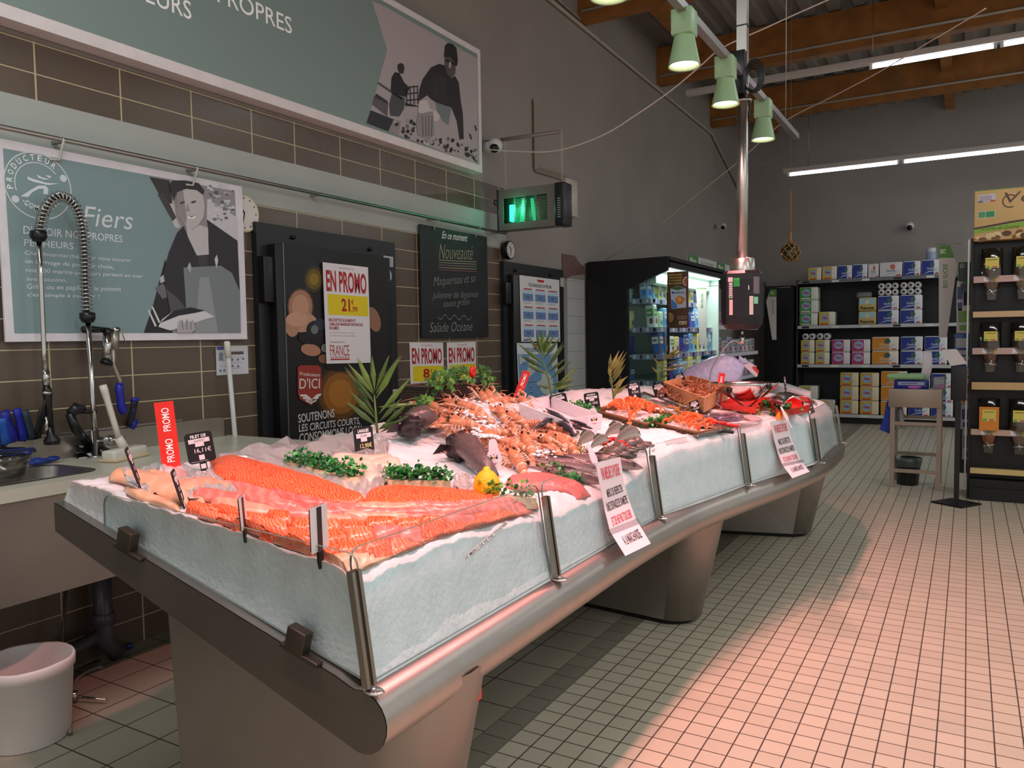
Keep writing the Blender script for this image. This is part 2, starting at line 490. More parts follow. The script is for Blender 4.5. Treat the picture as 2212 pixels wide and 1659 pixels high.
def pedestal(nx, ny, ang, L, r0, r1, zt):
    a = math.radians(ang); ax = V((math.cos(a), math.sin(a))); sd = V((-ax.y, ax.x))
    m = MB()

    def ring(z, r, nose):
        c = V((nx, ny)) + ax * nose; pts = []
        for k in range(13):
            t = math.radians(-90 + 180 * k / 12); pts.append(c - ax * 0 + (-ax) * (math.cos(t) * r) + sd * (math.sin(t) * r))
        e = V((nx, ny)) + ax * L
        pts += [e + sd * r, e - sd * r]
        return [V((q.x, q.y, z)) for q in pts]
    A = ring(.03, r0, r0); B = ring(zt, r1, r0 - .10); k = len(A)
    for q in B:
        xo = min(FC, key=lambda c: abs(c.y - q.y)).x; d = xo - q.x
        q.z = .708 if d <= .004 else (.716 - .078 * math.sqrt(max(0, 1 - ((d - .078) / .078) ** 2)) if d < .1 else .632 + (d - .1) * .30)
    m.add(A + B, [(i, (i + 1) % k, k + (i + 1) % k, k + i) for i in range(k)] + [tuple(range(k))[::-1]], smooth=True)
    m.s = [i < 13 - 1 for i in range(len(m.s))]
    o = m.out('pedestal', PEDM, counter, world=True)
    m = MB((16, 15, 14)); A = ring(.001, r0 * .9, r0 + .03); B = ring(.035, r0 * .9, r0 + .03)
    m.add(A + B, [(i, (i + 1) % k, k + (i + 1) % k, k + i) for i in range(k)])
    d = m.out('plinth', MATTE(), o); q = V(counter.location)
    for v_ in d.data.vertices: v_.co = v_.co - q
    return o


pd = pedestal(-1.30, 1.76, 180 - 4, 1.0, .15, .19, .76)
rd = MB((196, 60, 44)); rd.box((0, 0, 0), (.03, .004, .06), bev=.001)
pedestal(-1.285, 4.28, 180 - 6.5, 1.0, .15, .19, .76)
pedestal(-1.07, 6.62, 180 + 14, 1.1, .15, .19, .76)
# glass guards
GL = glassmat('guard_glass'); GE = mat('glass_edge_green', (96, 120, 112), rough=.15)


def guard(P, Q, n, zb0, zb1, zt0, zt1, lean, r=.035, name='glass_guard'):
    P = V((P[0], P[1], 0)); Q = V((Q[0], Q[1], 0)); n = V((n[0], n[1], 0)); W = (Q - P).length; d = (Q - P) / W
    out = [(0, zb0), (W, zb1)]
    for k in range(5):
        t = PI / 2 * k / 4; out.append((W - r + r * math.cos(t), zt1 - r + r * math.sin(t)))
    for k in range(5):
        t = PI / 2 * k / 4; out.append((r - r * math.sin(t), zt0 - r + r * math.cos(t)))
    m = MB(); A = []
    for off in (0, .007):
        A.append([P + d * u + n * (lean * (z - .79) / .31 + off) + V((0, 0, z)) for u, z in out])
    k = len(out)
    m.add(A[0] + A[1], [tuple(range(k)), tuple(range(k, 2 * k))[::-1]], mi=0)
    m.add(A[0] + A[1], [(i, (i + 1) % k, k + (i + 1) % k, k + i) for i in range(k)], mi=1)
    return m.out(name, [GL, GE], counter, world=True)


PST = [V(p) for p in ((-1.238, 1.405), (-1.234, 2.385), (-1.224, 3.42), (-1.053, 4.40), (-.835, 5.36), (-.835, 6.41))]
nrm = []
for i in range(5):
    d = (PST[i + 1] - PST[i]).normalized(); n = V((-d.y, d.x)); nrm.append(n)
    guard(PST[i] + d * .012, PST[i + 1] - d * .012, n, .792, .792, 1.115, 1.115, .045)
guard((-2.27, 1.415), (-1.262, 1.415), (0, 1), 1.07, .80, 1.165, 1.108, 0, name='end_glass')
PM = mat('clamp_post_steel', (150, 144, 134), rough=.3, metal=1)
for i, p in enumerate(PST):
    n = nrm[min(i, 4)] if i < 1 else ((nrm[min(i, 4)] + nrm[i - 1]) / 2).normalized()
    d = V((n.y, -n.x)); m = MB()
    base = V((p.x, p.y, .795)) - V((n.x, n.y, 0)) * .006
    top = base + V((n.x * .040, n.y * .040, .275))
    w = .034 if i < 5 else .012
    dd = V((d.x, d.y, 0)); nn = V((n.x, n.y, 0))
    for a, b, th in ((-w / 2, -w / 6, .018), (-w / 6, w / 6, .009), (w / 6, w / 2, .018)):
        vs = []
        for q in (base, top):
            for u, v_ in ((a, 0), (b, 0), (b, -th), (a, -th)): vs.append(q + dd * u + nn * v_)
        m.add(vs, [(0, 1, 2, 3)[::-1], (4, 5, 6, 7), (0, 1, 5, 4), (1, 2, 6, 5), (2, 3, 7, 6), (3, 0, 4, 7)])
    po = m.out('clamp_post', PM, counter, world=True)
    m = MB(); c = base - nn * .02
    m.lathe([(.001, 0), (.02, 0), (.021, .003), (.019, .006), (.001, .006)], c + V((0, 0, -.012)), 14, sx=1.5)
    m.lathe([(.001, 0), (.007, 0), (.006, .004), (.001, .005)], c + V((0, 0, -.006)), 10)
    f_ = m.out('foot_tab', CHROME(), po); q = V(counter.location)
    for v_ in f_.data.vertices: v_.co = v_.co - q
for pxy in ((276, 1166), (645, 1382)):
    c = onY(pxy[0], pxy[1], 1.395); m = MB((34, 30, 27)); al = math.atan(.267); rt = Matrix.Rotation(al, 3, 'Y')
    m.box(c + V((0, 0, .0)), (.062, .03, .062), rot=rt, bev=.003)
    m.box(c + V((0.01, -.003, -.034)), (.13, .022, .012), rot=rt, bev=.002)
    m.out('glass_clip', mat('dark_clip_metal', (70, 64, 56), rough=.4, metal=.7), counter, world=True)
m = MB(); c0 = onY(1030, 1490, 1.95)
m.box(onY(1029, 1490, 1.84), (.02, .03, .06), (190, 70, 58), bev=.004); m.box(onY(1551, 1146, 4.41), (.02, .04, .06), (190, 70, 58), bev=.004)
m.out('red_sticker', PRINT(), counter, world=True)

# ---------------------------------------------------------------- crushed ice
ZF = [(1.4, 1.052), (1.85, 1.058), (2.2, 1.03), (2.6, 1.0), (2.97, .985), (3.25, 1.0), (3.45, 1.055), (3.65, 1.085), (4.3, 1.085), (5, 1.07), (6, 1.06), (7.4, 1.06)]
ZB = [(1.4, 1.185), (2.0, 1.185), (2.4, 1.185), (2.9, 1.18), (3.4, 1.22), (4.2, 1.20), (4.8, 1.215), (5.4, 1.20), (6, 1.19), (7.4, 1.16)]
XF = [(1.40, -1.287), (3.42, -1.275), (4.40, -1.105), (5.36, -.89), (6.41, -.89), (6.9, -1.0), (7.2, -1.25), (7.35, -1.5)]
MOUNDS = []


def ice0(x, y):
    xf = lerp1(XF, y); t = min(max((xf - x) / (xf + 2.45), 0), 1)
    z = lerp1(ZF, y) + (lerp1(ZB, y) - lerp1(ZF, y)) * t ** .85
    for mx_, my_, rx, ry, h in MOUNDS:
        q = ((x - mx_) / rx) ** 2 + ((y - my_) / ry) ** 2
        if q < 6: z += h * math.exp(-q)
    return z


def ice(x, y):
    p = V((x, y, 0))
    return ice0(x, y) + .016 * noise.noise(p * 5) + .008 * noise.noise(p * 17) + .006 * noise.noise(p * 45)


def on_ice(px, py, dz=0.0):
    z = 1.12
    for _ in range(25):
        p = onZ(px, py, z + dz); x = min(max(p.x, -2.48), -.85); y = min(max(p.y, 1.42), 7.3)
        z = z * .4 + ice0(x, y) * .6
    return V((p.x, p.y, z + dz))


_c = on_ice(1075, 915); MOUNDS.append((_c.x - .02, _c.y, .26, .40, .115))
_c = on_ice(870, 955); MOUNDS.append((_c.x - .12, _c.y + .05, .16, .20, .05))
for a in (1150, 1290, 1350, 1440):
    _c = on_ice(a, 862); MOUNDS.append((-2.35, _c.y, .14, .22, .03))
ib = MB((226, 232, 236))
NU, NV = 70, 330
vs = []; fs = []
for j in range(NV + 1):
    y = 1.432 + (7.30 - 1.432) * j / NV; xf = lerp1(XF, y)
    for i in range(NU + 1):
        t = (i - 3) / (NU - 6); tt = min(max(t, 0), 1); x = xf + (-2.46 - xf) * tt
        z = ice(x, y)
        if i < 3:
            z0 = .772 + max(0, -1.25 - x) * .267; z = z0 + (z - .05 - z0) * (i / 3) ** .8; x += (.045, .026, .010)[i]
        if i < 9: z += .022 * noise.noise(V((y * 7, 3, 0))) * (i > 0)
        if 3 <= i < 8: z -= .05 * (1 - (i - 2) / 6) ** 2
        if i > NU - 3: x -= .02 * (i - NU + 3); z += (1.10 - z) * (i - NU + 3) / 3.0
        vs.append(V((x, y, z)))
for j in range(NV):
    for i in range(NU):
        a = j * (NU + 1) + i; fs.append((a, a + 1, a + NU + 2, a + NU + 1))
n = len(vs)
for j in (0, NV):
    st = len(vs)
    for i in range(NU + 1):
        q = vs[j * (NU + 1) + i]; vs.append(V((q.x, q.y, max(.78, .79 + max(0, -1.25 - q.x) * .255))))
    for i in range(NU):
        fs.append((j * (NU + 1) + i, j * (NU + 1) + i + 1, st + i + 1, st + i))
ib.add(vs, fs, smooth=True)
ICE = mat('crushed_ice', (226, 231, 234), rough=.36, bump=(60, .5), var=(12, .06), sss=.3)
ib.out('crushed_ice_bed', ICE, label='bed of crushed ice filling the whole fish counter', cat='ice', kind='stuff')
# ================================================================ LEFT WALL: boards, doors, posters
NX = (1, 0, 0)


def board(name, label, cat, o, pts, depth, edge, face, layers, side=None, extra=None):
    """a flat board standing off the wall: panel body + printed layer as parts"""
    pass


def pxbody(m, pts, X, back, col):
    A = [onX(x, y, X) for x, y in pts]; B = [V((back, p.y, p.z)) for p in A]; k = len(A)
    m.add(A + B, [tuple(range(k))[::-1], tuple(range(k, 2 * k))] + [(i, (i + 1) % k, k + (i + 1) % k, k + i) for i in range(k)], col)


# ---- large banner board (its left part runs out of the frame)
X2 = -3.77
top_a = onX(1035, 112, X2); bot_a = onX(1042.5, 374, X2)
bz0, bz1 = bot_a.z, top_a.z + .02; by1 = bot_a.y - .005
sg = thing('banner_board', 'long grey-green banner board with fishermen photo high on the tiled wall', 'sign', ((WX + X2) / 2, 3.0, bz0))
m = MB((222, 214, 214)); m.bb((WX + .002, -.6, bz0), (X2, by1, bz1)); m.out('panel', MATTE(), sg, world=True)
m = MB(); fr = frame((X2, 0, 0), (0, 1, 0), (0, 0, 1)); bw_ = .062
GG = (128, 146, 142)
m.rect(fr, -.5, bz0 + bw_, by1 - bw_ * .8, bz1 - bw_ * .8, GG, .001)
O2, N2 = (X2, 0, 0), NX
# photo with slanted left edge
m.px([(803, 2), (815, 40), (836, 108), (812, 195), (791, 266), (1033, 356), (1030, 126), (830, 14)], O2, N2, (176, 166, 168), .002)
m.px([(791, 266), (800, 238), (850, 258), (838, 284)], O2, N2, (44, 46, 54), .003)
m.px([(838, 284), (850, 258), (866, 262), (860, 293)], O2, N2, (150, 142, 144), .003)
m.px([(803, 226), (808, 208), (838, 222), (836, 252)], O2, N2, (96, 90, 92), .003)
m.px([(814, 180), (818, 178), (868, 212), (866, 216)], O2, N2, (80, 74, 74), .004)
m.px([(808, 210), (812, 202), (836, 218), (838, 226)], O2, N2, (58, 54, 54), .0035)
# far figure
m.px([(858, 150), (858, 140), (864, 136), (871, 139), (873, 148), (870, 160), (862, 158)], O2, N2, (52, 48, 48), .004)
m.px([(843, 196), (845, 168), (852, 156), (862, 158), (872, 178), (884, 190), (876, 210), (862, 206), (846, 202)], O2, N2, (38, 36, 38), .0045)
m.px([(846, 202), (862, 206), (874, 212), (872, 235), (862, 252), (842, 250), (840, 225)], O2, N2, (78, 76, 80), .004)
for i in range(4): m.px([(876 + i * 8, 188 - i), (878 + i * 8, 187 - i), (879 + i * 8, 228 - i * 1.2), (877 + i * 8, 228 - i * 1.2)], O2, N2, (52, 46, 46), .0045)
for i in range(3): m.px([(876, 188 + i * 14), (902, 185 + i * 14), (902, 188 + i * 14), (876, 191 + i * 14)], O2, N2, (52, 46, 46), .0047)
m.px([(874, 222), (902, 229), (902, 231), (874, 229)], O2, N2, (34, 32, 32), .005)
# main figure: hat, face, jumper, arms, bib
m.px([(958, 122), (960, 100), (966, 93), (976, 95), (985, 104), (988, 130), (986, 144), (972, 124)], O2, N2, (44, 40, 40), .006)
m.px([(959, 122), (972, 124), (984, 138), (982, 160), (974, 170), (964, 158), (960, 140)], O2, N2, (92, 82, 80), .0055)
m.px([(969, 134), (973, 136), (972, 148), (968, 146)], O2, N2, (196, 184, 182), .0065)
m.px([(962, 128), (970, 131), (969, 135), (962, 133)], O2, N2, (36, 32, 32), .0066); m.px([(974, 133), (983, 139), (982, 143), (974, 138)], O2, N2, (36, 32, 32), .0066)
m.px([(912, 172), (930, 146), (948, 138), (960, 142), (974, 170), (982, 164), (990, 178), (994, 215), (999, 246), (1001, 300), (992, 302), (986, 262), (974, 232), (942, 222), (930, 214), (922, 206), (902, 220), (906, 190)], O2, N2, (46, 42, 42), .005)
for i in range(6): m.px([(934 + i * 5, 156 + i * 2), (936 + i * 5, 156 + i * 2), (938 + i * 5, 212 + i * 2), (936 + i * 5, 212 + i * 2)], O2, N2, (66, 62, 62), .0054)
m.px([(940, 222), (974, 232), (968, 270), (956, 262), (944, 240)], O2, N2, (120, 128, 130), .0052)
m.px([(904, 218), (922, 216), (928, 236), (940, 240), (950, 250), (944, 262), (930, 262), (914, 258), (902, 240)], O2, N2, (206, 196, 194), .0062)
m.px([(902, 246), (914, 244), (934, 240), (938, 290), (926, 302), (902, 292), (898, 270)], O2, N2, (150, 146, 146), .0064)
for i in range(4): m.px([(910 + i * 7, 250), (912 + i * 7, 250), (914 + i * 6, 294), (911 + i * 6, 294)], O2, N2, (110, 106, 106), .0068)
for i in range(90):
    a, b = R.uniform(850, 1030), 0; t = (a - 850) / 180
    b = R.uniform(246 + t * 80, 288 + t * 62); s_ = R.uniform(2, 7)
    if 896 < a < 940 and b < 300: continue
    g = R.choice((30, 40, 60, 110, 160, 190)); q = R.uniform(0, PI)
    m.px([(a + math.cos(q + k * 2 * PI / 5) * s_ * R.uniform(.4, 1), b + math.sin(q + k * 2 * PI / 5) * s_ * .8) for k in range(5)][::1], O2, N2, (g, g - 2, g), .0045 + i * .00001)
for a, b in ((1012, 288), (1023, 270)): m.px([(a, b), (a + 4, b + 2), (a + 7, b + 12), (a + 4, b + 14)], O2, N2, (60, 56, 58), .005)
m.out('photo_print', PRINT(), sg, world=True)
m = MB((222, 210, 210))
q0 = onX(465, 11, X2); q1 = onX(630, 75, X2); qh = onX(634, 40, X2)
h_ = qh.z - q1.z; w_ = (q1.y - q0.y) / 7 * 18.2
m.text("D'AVOIR NOS PROPRES", fr, q1.y - w_, q1.z, w_, h_, lift=.003, bold=.004)
q1 = onX(413, 42, X2); q2 = onX(300, 8, X2)
w2 = (q1.y - q2.y) / 4.3 * 8; m.text('PÊCHEURS', fr, q1.y - w2, q1.z - .005, w2, h_ * 1.16, lift=.003, bold=.004)
m.text('Fiers', fr, q1.y - w_ * .7, q1.z + .55, .55, .3, lift=.003, shear=.3)
m.out('lettering', PRINT(), sg, world=True)

# ---- smaller board hung on the rail: the young fisherman
X1 = -3.84; O1 = (X1, 0, 0)
pts = [(12.7, 739.5), (536, 732), (521, 401), (-9, 299)]
a, b, c, d = [onX(x, y, X1) for x, y in pts]
sy0, sy1, sz0, sz1 = min(a.y, d.y), (b.y + c.y) / 2, (a.z + b.z) / 2, (c.z + d.z) / 2
s1 = thing('hanging_board', 'white-bordered board with fish seller photo, hung on the rail above the sink', 'sign', (X1 - .008, (sy0 + sy1) / 2, sz0))
m = MB((226, 220, 226)); m.bb((X1 - .012, sy0, sz0), (X1, sy1, sz1)); m.out('panel', MATTE(), s1, world=True)
m = MB()
m.px([(31, 720), (520, 719), (507, 413), (6, 320)], O1, NX, (128, 152, 154), .001)
m.px([(310, 719), (520, 719), (507, 413), (321, 381), (381, 492)], O1, NX, (150, 146, 150), .0015)
for i in range(70):
    a_, b_ = R.uniform(450, 505), R.uniform(402, 480); s_ = R.uniform(2, 6); g = R.choice((120, 170, 205, 215, 90)); q = R.uniform(0, PI)
    m.px([(a_ + math.cos(q + k * 2 * PI / 4) * s_, b_ + math.sin(q + k * 2 * PI / 4) * s_ * .7) for k in range(4)], O1, NX, (g, g, g + 2), .002 + i * .00001)
m.px([(322, 382), (366, 390), (372, 440), (352, 438), (340, 414)], O1, NX, (58, 54, 56), .002)
m.px([(350, 436), (374, 434), (380, 470), (390, 492), (378, 492)], O1, NX, (196, 192, 194), .002)
m.px([(340, 420), (352, 418), (366, 440), (380, 470), (372, 478)], O1, NX, (70, 66, 68), .0025)
m.px([(447, 430), (512, 470), (514, 530), (470, 500), (446, 474)], O1, NX, (206, 202, 206), .0022)
m.px([(310, 719), (330, 660), (356, 560), (378, 620), (372, 719)], O1, NX, (40, 40, 44), .002)
for a_, b_ in ((318, 670), (326, 662)): m.px([(a_, b_), (a_ + 4, b_), (a_ + 20, b_ + 34), (a_ + 16, b_ + 36)], O1, NX, (214, 210, 212), .0028)
m.px([(344, 600), (358, 590), (360, 606), (346, 612)], O1, NX, (190, 186, 188), .003)
m.px([(334, 622), (352, 612), (366, 640), (350, 646)], O1, NX, (110, 106, 110), .003)
# cap, face, neck
m.px([(364, 400), (372, 390), (400, 390), (428, 396), (440, 412), (438, 420), (424, 411), (400, 408), (380, 416), (374, 434)], O1, NX, (52, 48, 50), .006)
m.px([(379, 436), (382, 414), (402, 408), (424, 411), (437, 422), (441, 446), (438, 470), (426, 488), (412, 496), (398, 486), (386, 466)], O1, NX, (196, 190, 190), .005)
m.px([(379, 436), (382, 416), (394, 410), (398, 440), (402, 470), (400, 486), (388, 468)], O1, NX, (150, 144, 146), .0054)
m.px([(387, 438), (397, 434), (398, 438), (388, 442)], O1, NX, (70, 66, 68), .006); m.px([(411, 436), (421, 433), (422, 437), (412, 440)], O1, NX, (70, 66, 68), .006)
m.px([(404, 438), (409, 456), (400, 457)], O1, NX, (160, 152, 152), .006)
m.px([(401, 465), (412, 469), (424, 465), (418, 473), (406, 473)], O1, NX, (240, 238, 238), .006); m.px([(400, 464), (412, 468), (424, 464), (412, 470)], O1, NX, (110, 100, 102), .0062)
m.px([(400, 484), (414, 496), (430, 486), (448, 492), (450, 550), (424, 552), (404, 510)], O1, NX, (200, 194, 196), .0046)
# jacket + bib apron
m.px([(396, 488), (382, 502), (364, 545), (352, 590), (358, 630), (368, 690), (400, 719), (518, 719), (517, 625), (512, 520), (480, 498), (446, 474), (450, 500), (448, 552), (424, 552), (408, 520)], O1, NX, (46, 45, 50), .004)
m.px([(424, 552), (448, 550), (446, 576), (430, 576)], O1, NX, (64, 63, 68), .0045)
m.px([(395, 578), (476, 574), (500, 590), (517, 630), (519, 719), (404, 719), (400, 650)], O1, NX, (126, 132, 136), .005)
m.px([(430, 600), (450, 598), (470, 719), (420, 719)], O1, NX, (150, 154, 156), .0054)
m.px([(403, 578), (408, 566), (412, 576), (410, 590)], O1, NX, (180, 178, 178), .0056); m.px([(462, 560), (467, 550), (470, 564), (466, 580)], O1, NX, (210, 208, 208), .0056)
m.px([(358, 625), (378, 640), (400, 665), (420, 668), (400, 690), (368, 680)], O1, NX, (84, 82, 86), .006)
# fish in the hands
m.px([(340, 706), (348, 690), (372, 672), (410, 665), (440, 672), (462, 684), (440, 690), (400, 704), (366, 714)], O1, NX, (216, 212, 214), .007)
m.px([(344, 698), (372, 672), (410, 664), (442, 671), (420, 676), (384, 682)], O1, NX, (40, 40, 44), .0075)
m.px([(380, 712), (384, 694), (392, 690), (396, 700), (402, 688), (408, 698), (416, 690), (420, 712), (410, 719), (380, 719)], O1, NX, (176, 170, 172), .008)
for a_ in (391, 400, 409): m.px([(a_, 694), (a_ + 1.5, 694), (a_ + 3, 712), (a_ + 1.5, 712)], O1, NX, (110, 106, 108), .0083)
m.out('photo_print', PRINT(), s1, world=True)
m = MB((214, 218, 222)); f1 = frame(O1, (0, 1, 0), (0, 0, 1))
# round stamp
c = onX(83, 402, X1); rr = (onX(155, 405, X1) - onX(9, 395, X1)).length / 2
for r1, r0, a0, a1 in ((rr, rr * .965, 0, 2 * PI), (rr * .70, rr * .67, math.radians(40), math.radians(200)), (rr * .70, rr * .67, math.radians(225), math.radians(300))): m.disc(f1, c.y, c.z, r1, None, .002, 40, a0=a0, a1=a1, r0=r0)


def arc_text(s, rad, a0, a1, size, flip=False):
    for i, ch in enumerate(s):
        a_ = math.radians(a0 + (a1 - a0) * i / (len(s) - 1)); ux = V((0, math.sin(a_), -math.cos(a_))); uy = V((0, math.cos(a_), math.sin(a_)))
        if flip: ux, uy = -ux, -uy
        q = V((X1, c.y + math.cos(a_) * rad, c.z + math.sin(a_) * rad)) - ux * size * .35
        m.text(ch, (q, ux, uy, V(NX)), 0, 0, size * .7, size, lift=.002, bold=.006)


arc_text('PRODUCTEUR', rr * .75, 190, 55, rr * .17); arc_text('COMMERÇANT', rr * .75, 236, 350, rr * .17, True)
for a_ in (25, 215): m.disc(f1, c.y + math.cos(math.radians(a_)) * rr * .84, c.z + math.sin(math.radians(a_)) * rr * .84, .017, None, .002)
for P in ([(58, 381), (70, 386), (100, 395), (127, 397), (104, 400), (72, 393), (60, 388)], [(79, 377), (90, 383), (108, 388), (94, 388), (82, 384)], [(98, 378), (108, 380), (111, 384), (104, 384)], [(44, 424), (66, 410), (82, 401), (98, 401), (104, 408), (103, 420), (93, 419), (94, 408), (84, 408), (70, 415), (60, 426)]):
    m.px(P, O1, NX, (220, 224, 228), .002)
for s_, ll, lr, ul, bo, sh in (("Fiers", (178, 487), (288, 497), (175, 444), .0, .25), ("D'AVOIR NOS PROPRES", (50, 505), (264, 524), (50, 487), .006, 0), ("PÊCHEURS", (52, 531), (158, 539), (52, 512), .006, 0),
                               ("Chez Intermarché, pour vous assurer", (53, 553), (283, 569), (53, 541), 0, 0), ("un arrivage de premier choix,", (54, 571), (246, 584), (54, 559), .008, 0), ("nos 800 marins-pêcheurs partent en mer", (55, 590), (308, 603), (55, 578), .004, 0),
                               ("avec passion.", (57, 609), (144, 612), (57, 598), 0, 0), ("Grillé ou en papillote, le poisson", (58, 627), (260, 632), (58, 613), .005, 0), ("c'est simple à cuisiner !", (59, 643), (214, 646), (59, 632), .01, 0)):
    m.pxtext(s_, ll, lr, ul, O1, NX, (216, 222, 226), .002, bo, sh)
m.out('lettering', PRINT(), s1, world=True)

# ---- stainless rail + hooks
RX = -3.80
rail = thing('hanging_rail', 'long thin steel rail along the pale green band', 'rail', (RX, 3, 2.6))
m = MB(); zr = onX(560, 392, RX).z
m.tube([(RX, -1, zr), (RX, 6.46, zr)], .0125, 10)
m.out('bar', STEEL(), rail, world=True)
for pxx in (-600, 135, 424, 690, 940, 1078):
    yy = onX(pxx, 275 + .2085 * pxx, RX).y
    m = MB(); m.bb((WX + .002, yy - .012, zr - .012), (RX, yy + .012, zr + .002)); m.out('bracket', STEEL(), rail, world=True)
for pxx in (135, 424):
    yy = onX(pxx, 275 + .2085 * pxx, RX).y; m = MB((190, 190, 178))
    m.tube([(RX, yy - .02, zr + .0), (RX + .006, yy, zr + .016), (RX + .014, yy, zr), (RX - .01, yy, sz1 + .0), (X1 + .006, yy, sz1 - .05), (X1 + .012, yy - .05, sz1 - .055)], .006, 6)
    m.out('hook', MATTE(), rail, world=True)

# ---- wall clocks
def clock(name, label, pc, X, r, rim, dial, depth):
    c = onX(pc[0], pc[1], X); t = thing(name, label, 'clock', (X, c.y, c.z))
    rt = Matrix.Rotation(PI / 2, 3, 'Y')
    m = MB(rim); m.lathe([(.001, -depth), (r * .8, -depth), (r, -depth * .6), (r, 0), (r * .92, .008), (r * .88, .002)], (0, 0, 0), 30, rot=rt); m.out('case', PLAST(), t)
    f = frame((.003, 0, 0), (0, 1, 0), (0, 0, 1)); m = MB(dial); m.disc(f, 0, 0, r * .9, dial, 0, 28)
    for k in range(12):
        a_ = k * PI / 6; m.disc(f, math.cos(a_) * r * .76, math.sin(a_) * r * .76, r * .05, (60, 60, 58), .0006, 6)
    m.out('dial', PRINT(), t)
    m = MB((30, 30, 30)); m.tube([(.006, 0, 0), (.006, -r * .3, r * .35)], .004, 4); m.tube([(.007, 0, 0), (.007, -r * .15, -r * .6)], .003, 4); m.out('hands', PLAST(), t)


clock('wall_clock', 'pale round clock half hidden behind the hanging board', (527, 460), WX + .012, .12, (196, 188, 150), (216, 212, 206), .045)
clock('wall_clock', 'small round clock with thick black case above the second black door', (1103, 540), WX + .075, .088, (24, 22, 22), (206, 204, 200), .07)

# ---- black cold-room doors
def coldroom(name, label, frame_px, xf, panel_px, xp, handle=None):
    a = [onX(x, y, xf) for x, y in frame_px]
    y0 = (a[0].y + a[3].y) / 2; y1 = a[1].y; z1 = (a[0].z + a[1].z) / 2
    t = thing(name, label, 'door', (xf, (y0 + y1) / 2, 0))
    m = MB((30, 31, 35)); m.bb((WX + .001, y0, 0), (xf, y1, z1)); o = m.out('frame', mat('black_door_frame', (28, 29, 33), rough=.38, var=(6, .15)), t, world=True)
    b = [onX(x, y, xp) for x, y in panel_px]; py0, py1, pz1 = b[0].y, b[1].y, (b[0].z + b[1].z) / 2
    m = MB(); m.bb((xf, py0, .02), (xp, py1, pz1), bev=.004); m.out('panel', mat('black_door_panel', (16, 16, 17), rough=.34, var=(6, .2)), t, world=True)
    return t, (y0, y1, z1, py0, py1, pz1)


d1, D1 = coldroom('cold_room_door', 'black cold room door with dark poster of hands and red shield', [(553, 481), (853, 523), (868, 945), (568, 945)], -3.835, [(594, 523), (842, 560)], -3.77)
XD = -3.77; OD = (XD, 0, 0)
m = MB((60, 66, 68)); q = onX(610, 524, XD); m.bb((XD, q.y - .004, .1), (XD + .006, q.y + .004, q.z)); m.out('edge_strip', mat('strip_alu', (120, 124, 126), rough=.4, metal=.8), d1, world=True)
m = MB((14, 14, 15)); q = onX(588, 585, -3.79); m.bb((-3.835, q.y - .07, q.z - .2), (-3.785, q.y + .035, q.z + .09), bev=.006); m.out('latch_box', PLAST(), d1, world=True)
for pxx, pyy in ((633, 513), (799, 539)):
    q = onX(pxx, pyy, -3.83); m = MB((8, 8, 8)); m.ell(q, (.02, .018, .014)); m.out('stud', PLAST(), d1, world=True)
po = thing('door_poster', 'dark poster of hands and red shield printed on the first black door', 'poster', (XD + .002, 4.1, .95))
m = MB()
dk = [(610, 524), (838, 560), (838, 960), (628, 955)]
m.px(dk, OD, NX, (20, 19, 21), .001)
m.px([(612, 526), (720, 542), (722, 640), (700, 620), (640, 640), (622, 690), (616, 640)], OD, NX, (26, 27, 34), .0016)
def blob(cx_, cy_, rx, ry, col, lift, n=16, rot=0):
    m.px([(cx_ + rx * math.cos(2 * PI * k / n) * math.cos(rot) - ry * math.sin(2 * PI * k / n) * math.sin(rot), cy_ + rx * math.cos(2 * PI * k / n) * math.sin(rot) + ry * math.sin(2 * PI * k / n) * math.cos(rot)) for k in range(n)], OD, NX, col, lift)
for i, (s_, c_) in enumerate(((1.3, (60, 50, 24)), (1, (104, 84, 26)), (.6, (140, 112, 30)))): blob(678, 603, 17 * s_, 22 * s_, c_, .002 + i * .0004)
for i, (s_, c_) in enumerate(((1.15, (52, 34, 18)), (1, (92, 58, 20)), (.8, (140, 88, 26)), (.55, (164, 106, 34)))): blob(735, 850, 48 * s_, 56 * s_, c_, .002 + i * .0004)
for i, (s_, c_) in enumerate(((1.12, (80, 54, 42)), (1, (166, 118, 94)), (.72, (190, 142, 116)))): blob(648, 662, 26 * s_, 36 * s_, c_, .004 + i * .0004)
blob(650, 696, 34, 22, (186, 140, 114), .0055); blob(630, 706, 15, 22, (176, 128, 102), .0058); blob(640, 690, 24, 16, (196, 150, 124), .006)
blob(670, 756, 22, 13, (176, 122, 96), .0056, rot=.2); blob(700, 775, 14, 10, (130, 86, 66), .0056)
blob(806, 690, 14, 28, (150, 104, 82), .005, rot=-.3)
blob(682, 712, 22, 20, (24, 22, 26), .0064); blob(676, 730, 34, 14, (18, 17, 20), .0063); blob(690, 700, 14, 12, (40, 44, 60), .0066); blob(678, 712, 8, 10, (110, 112, 108), .0068); blob(702, 752, 10, 10, (120, 116, 112), .0066); blob(735, 790, 34, 12, (16, 14, 14), .006)
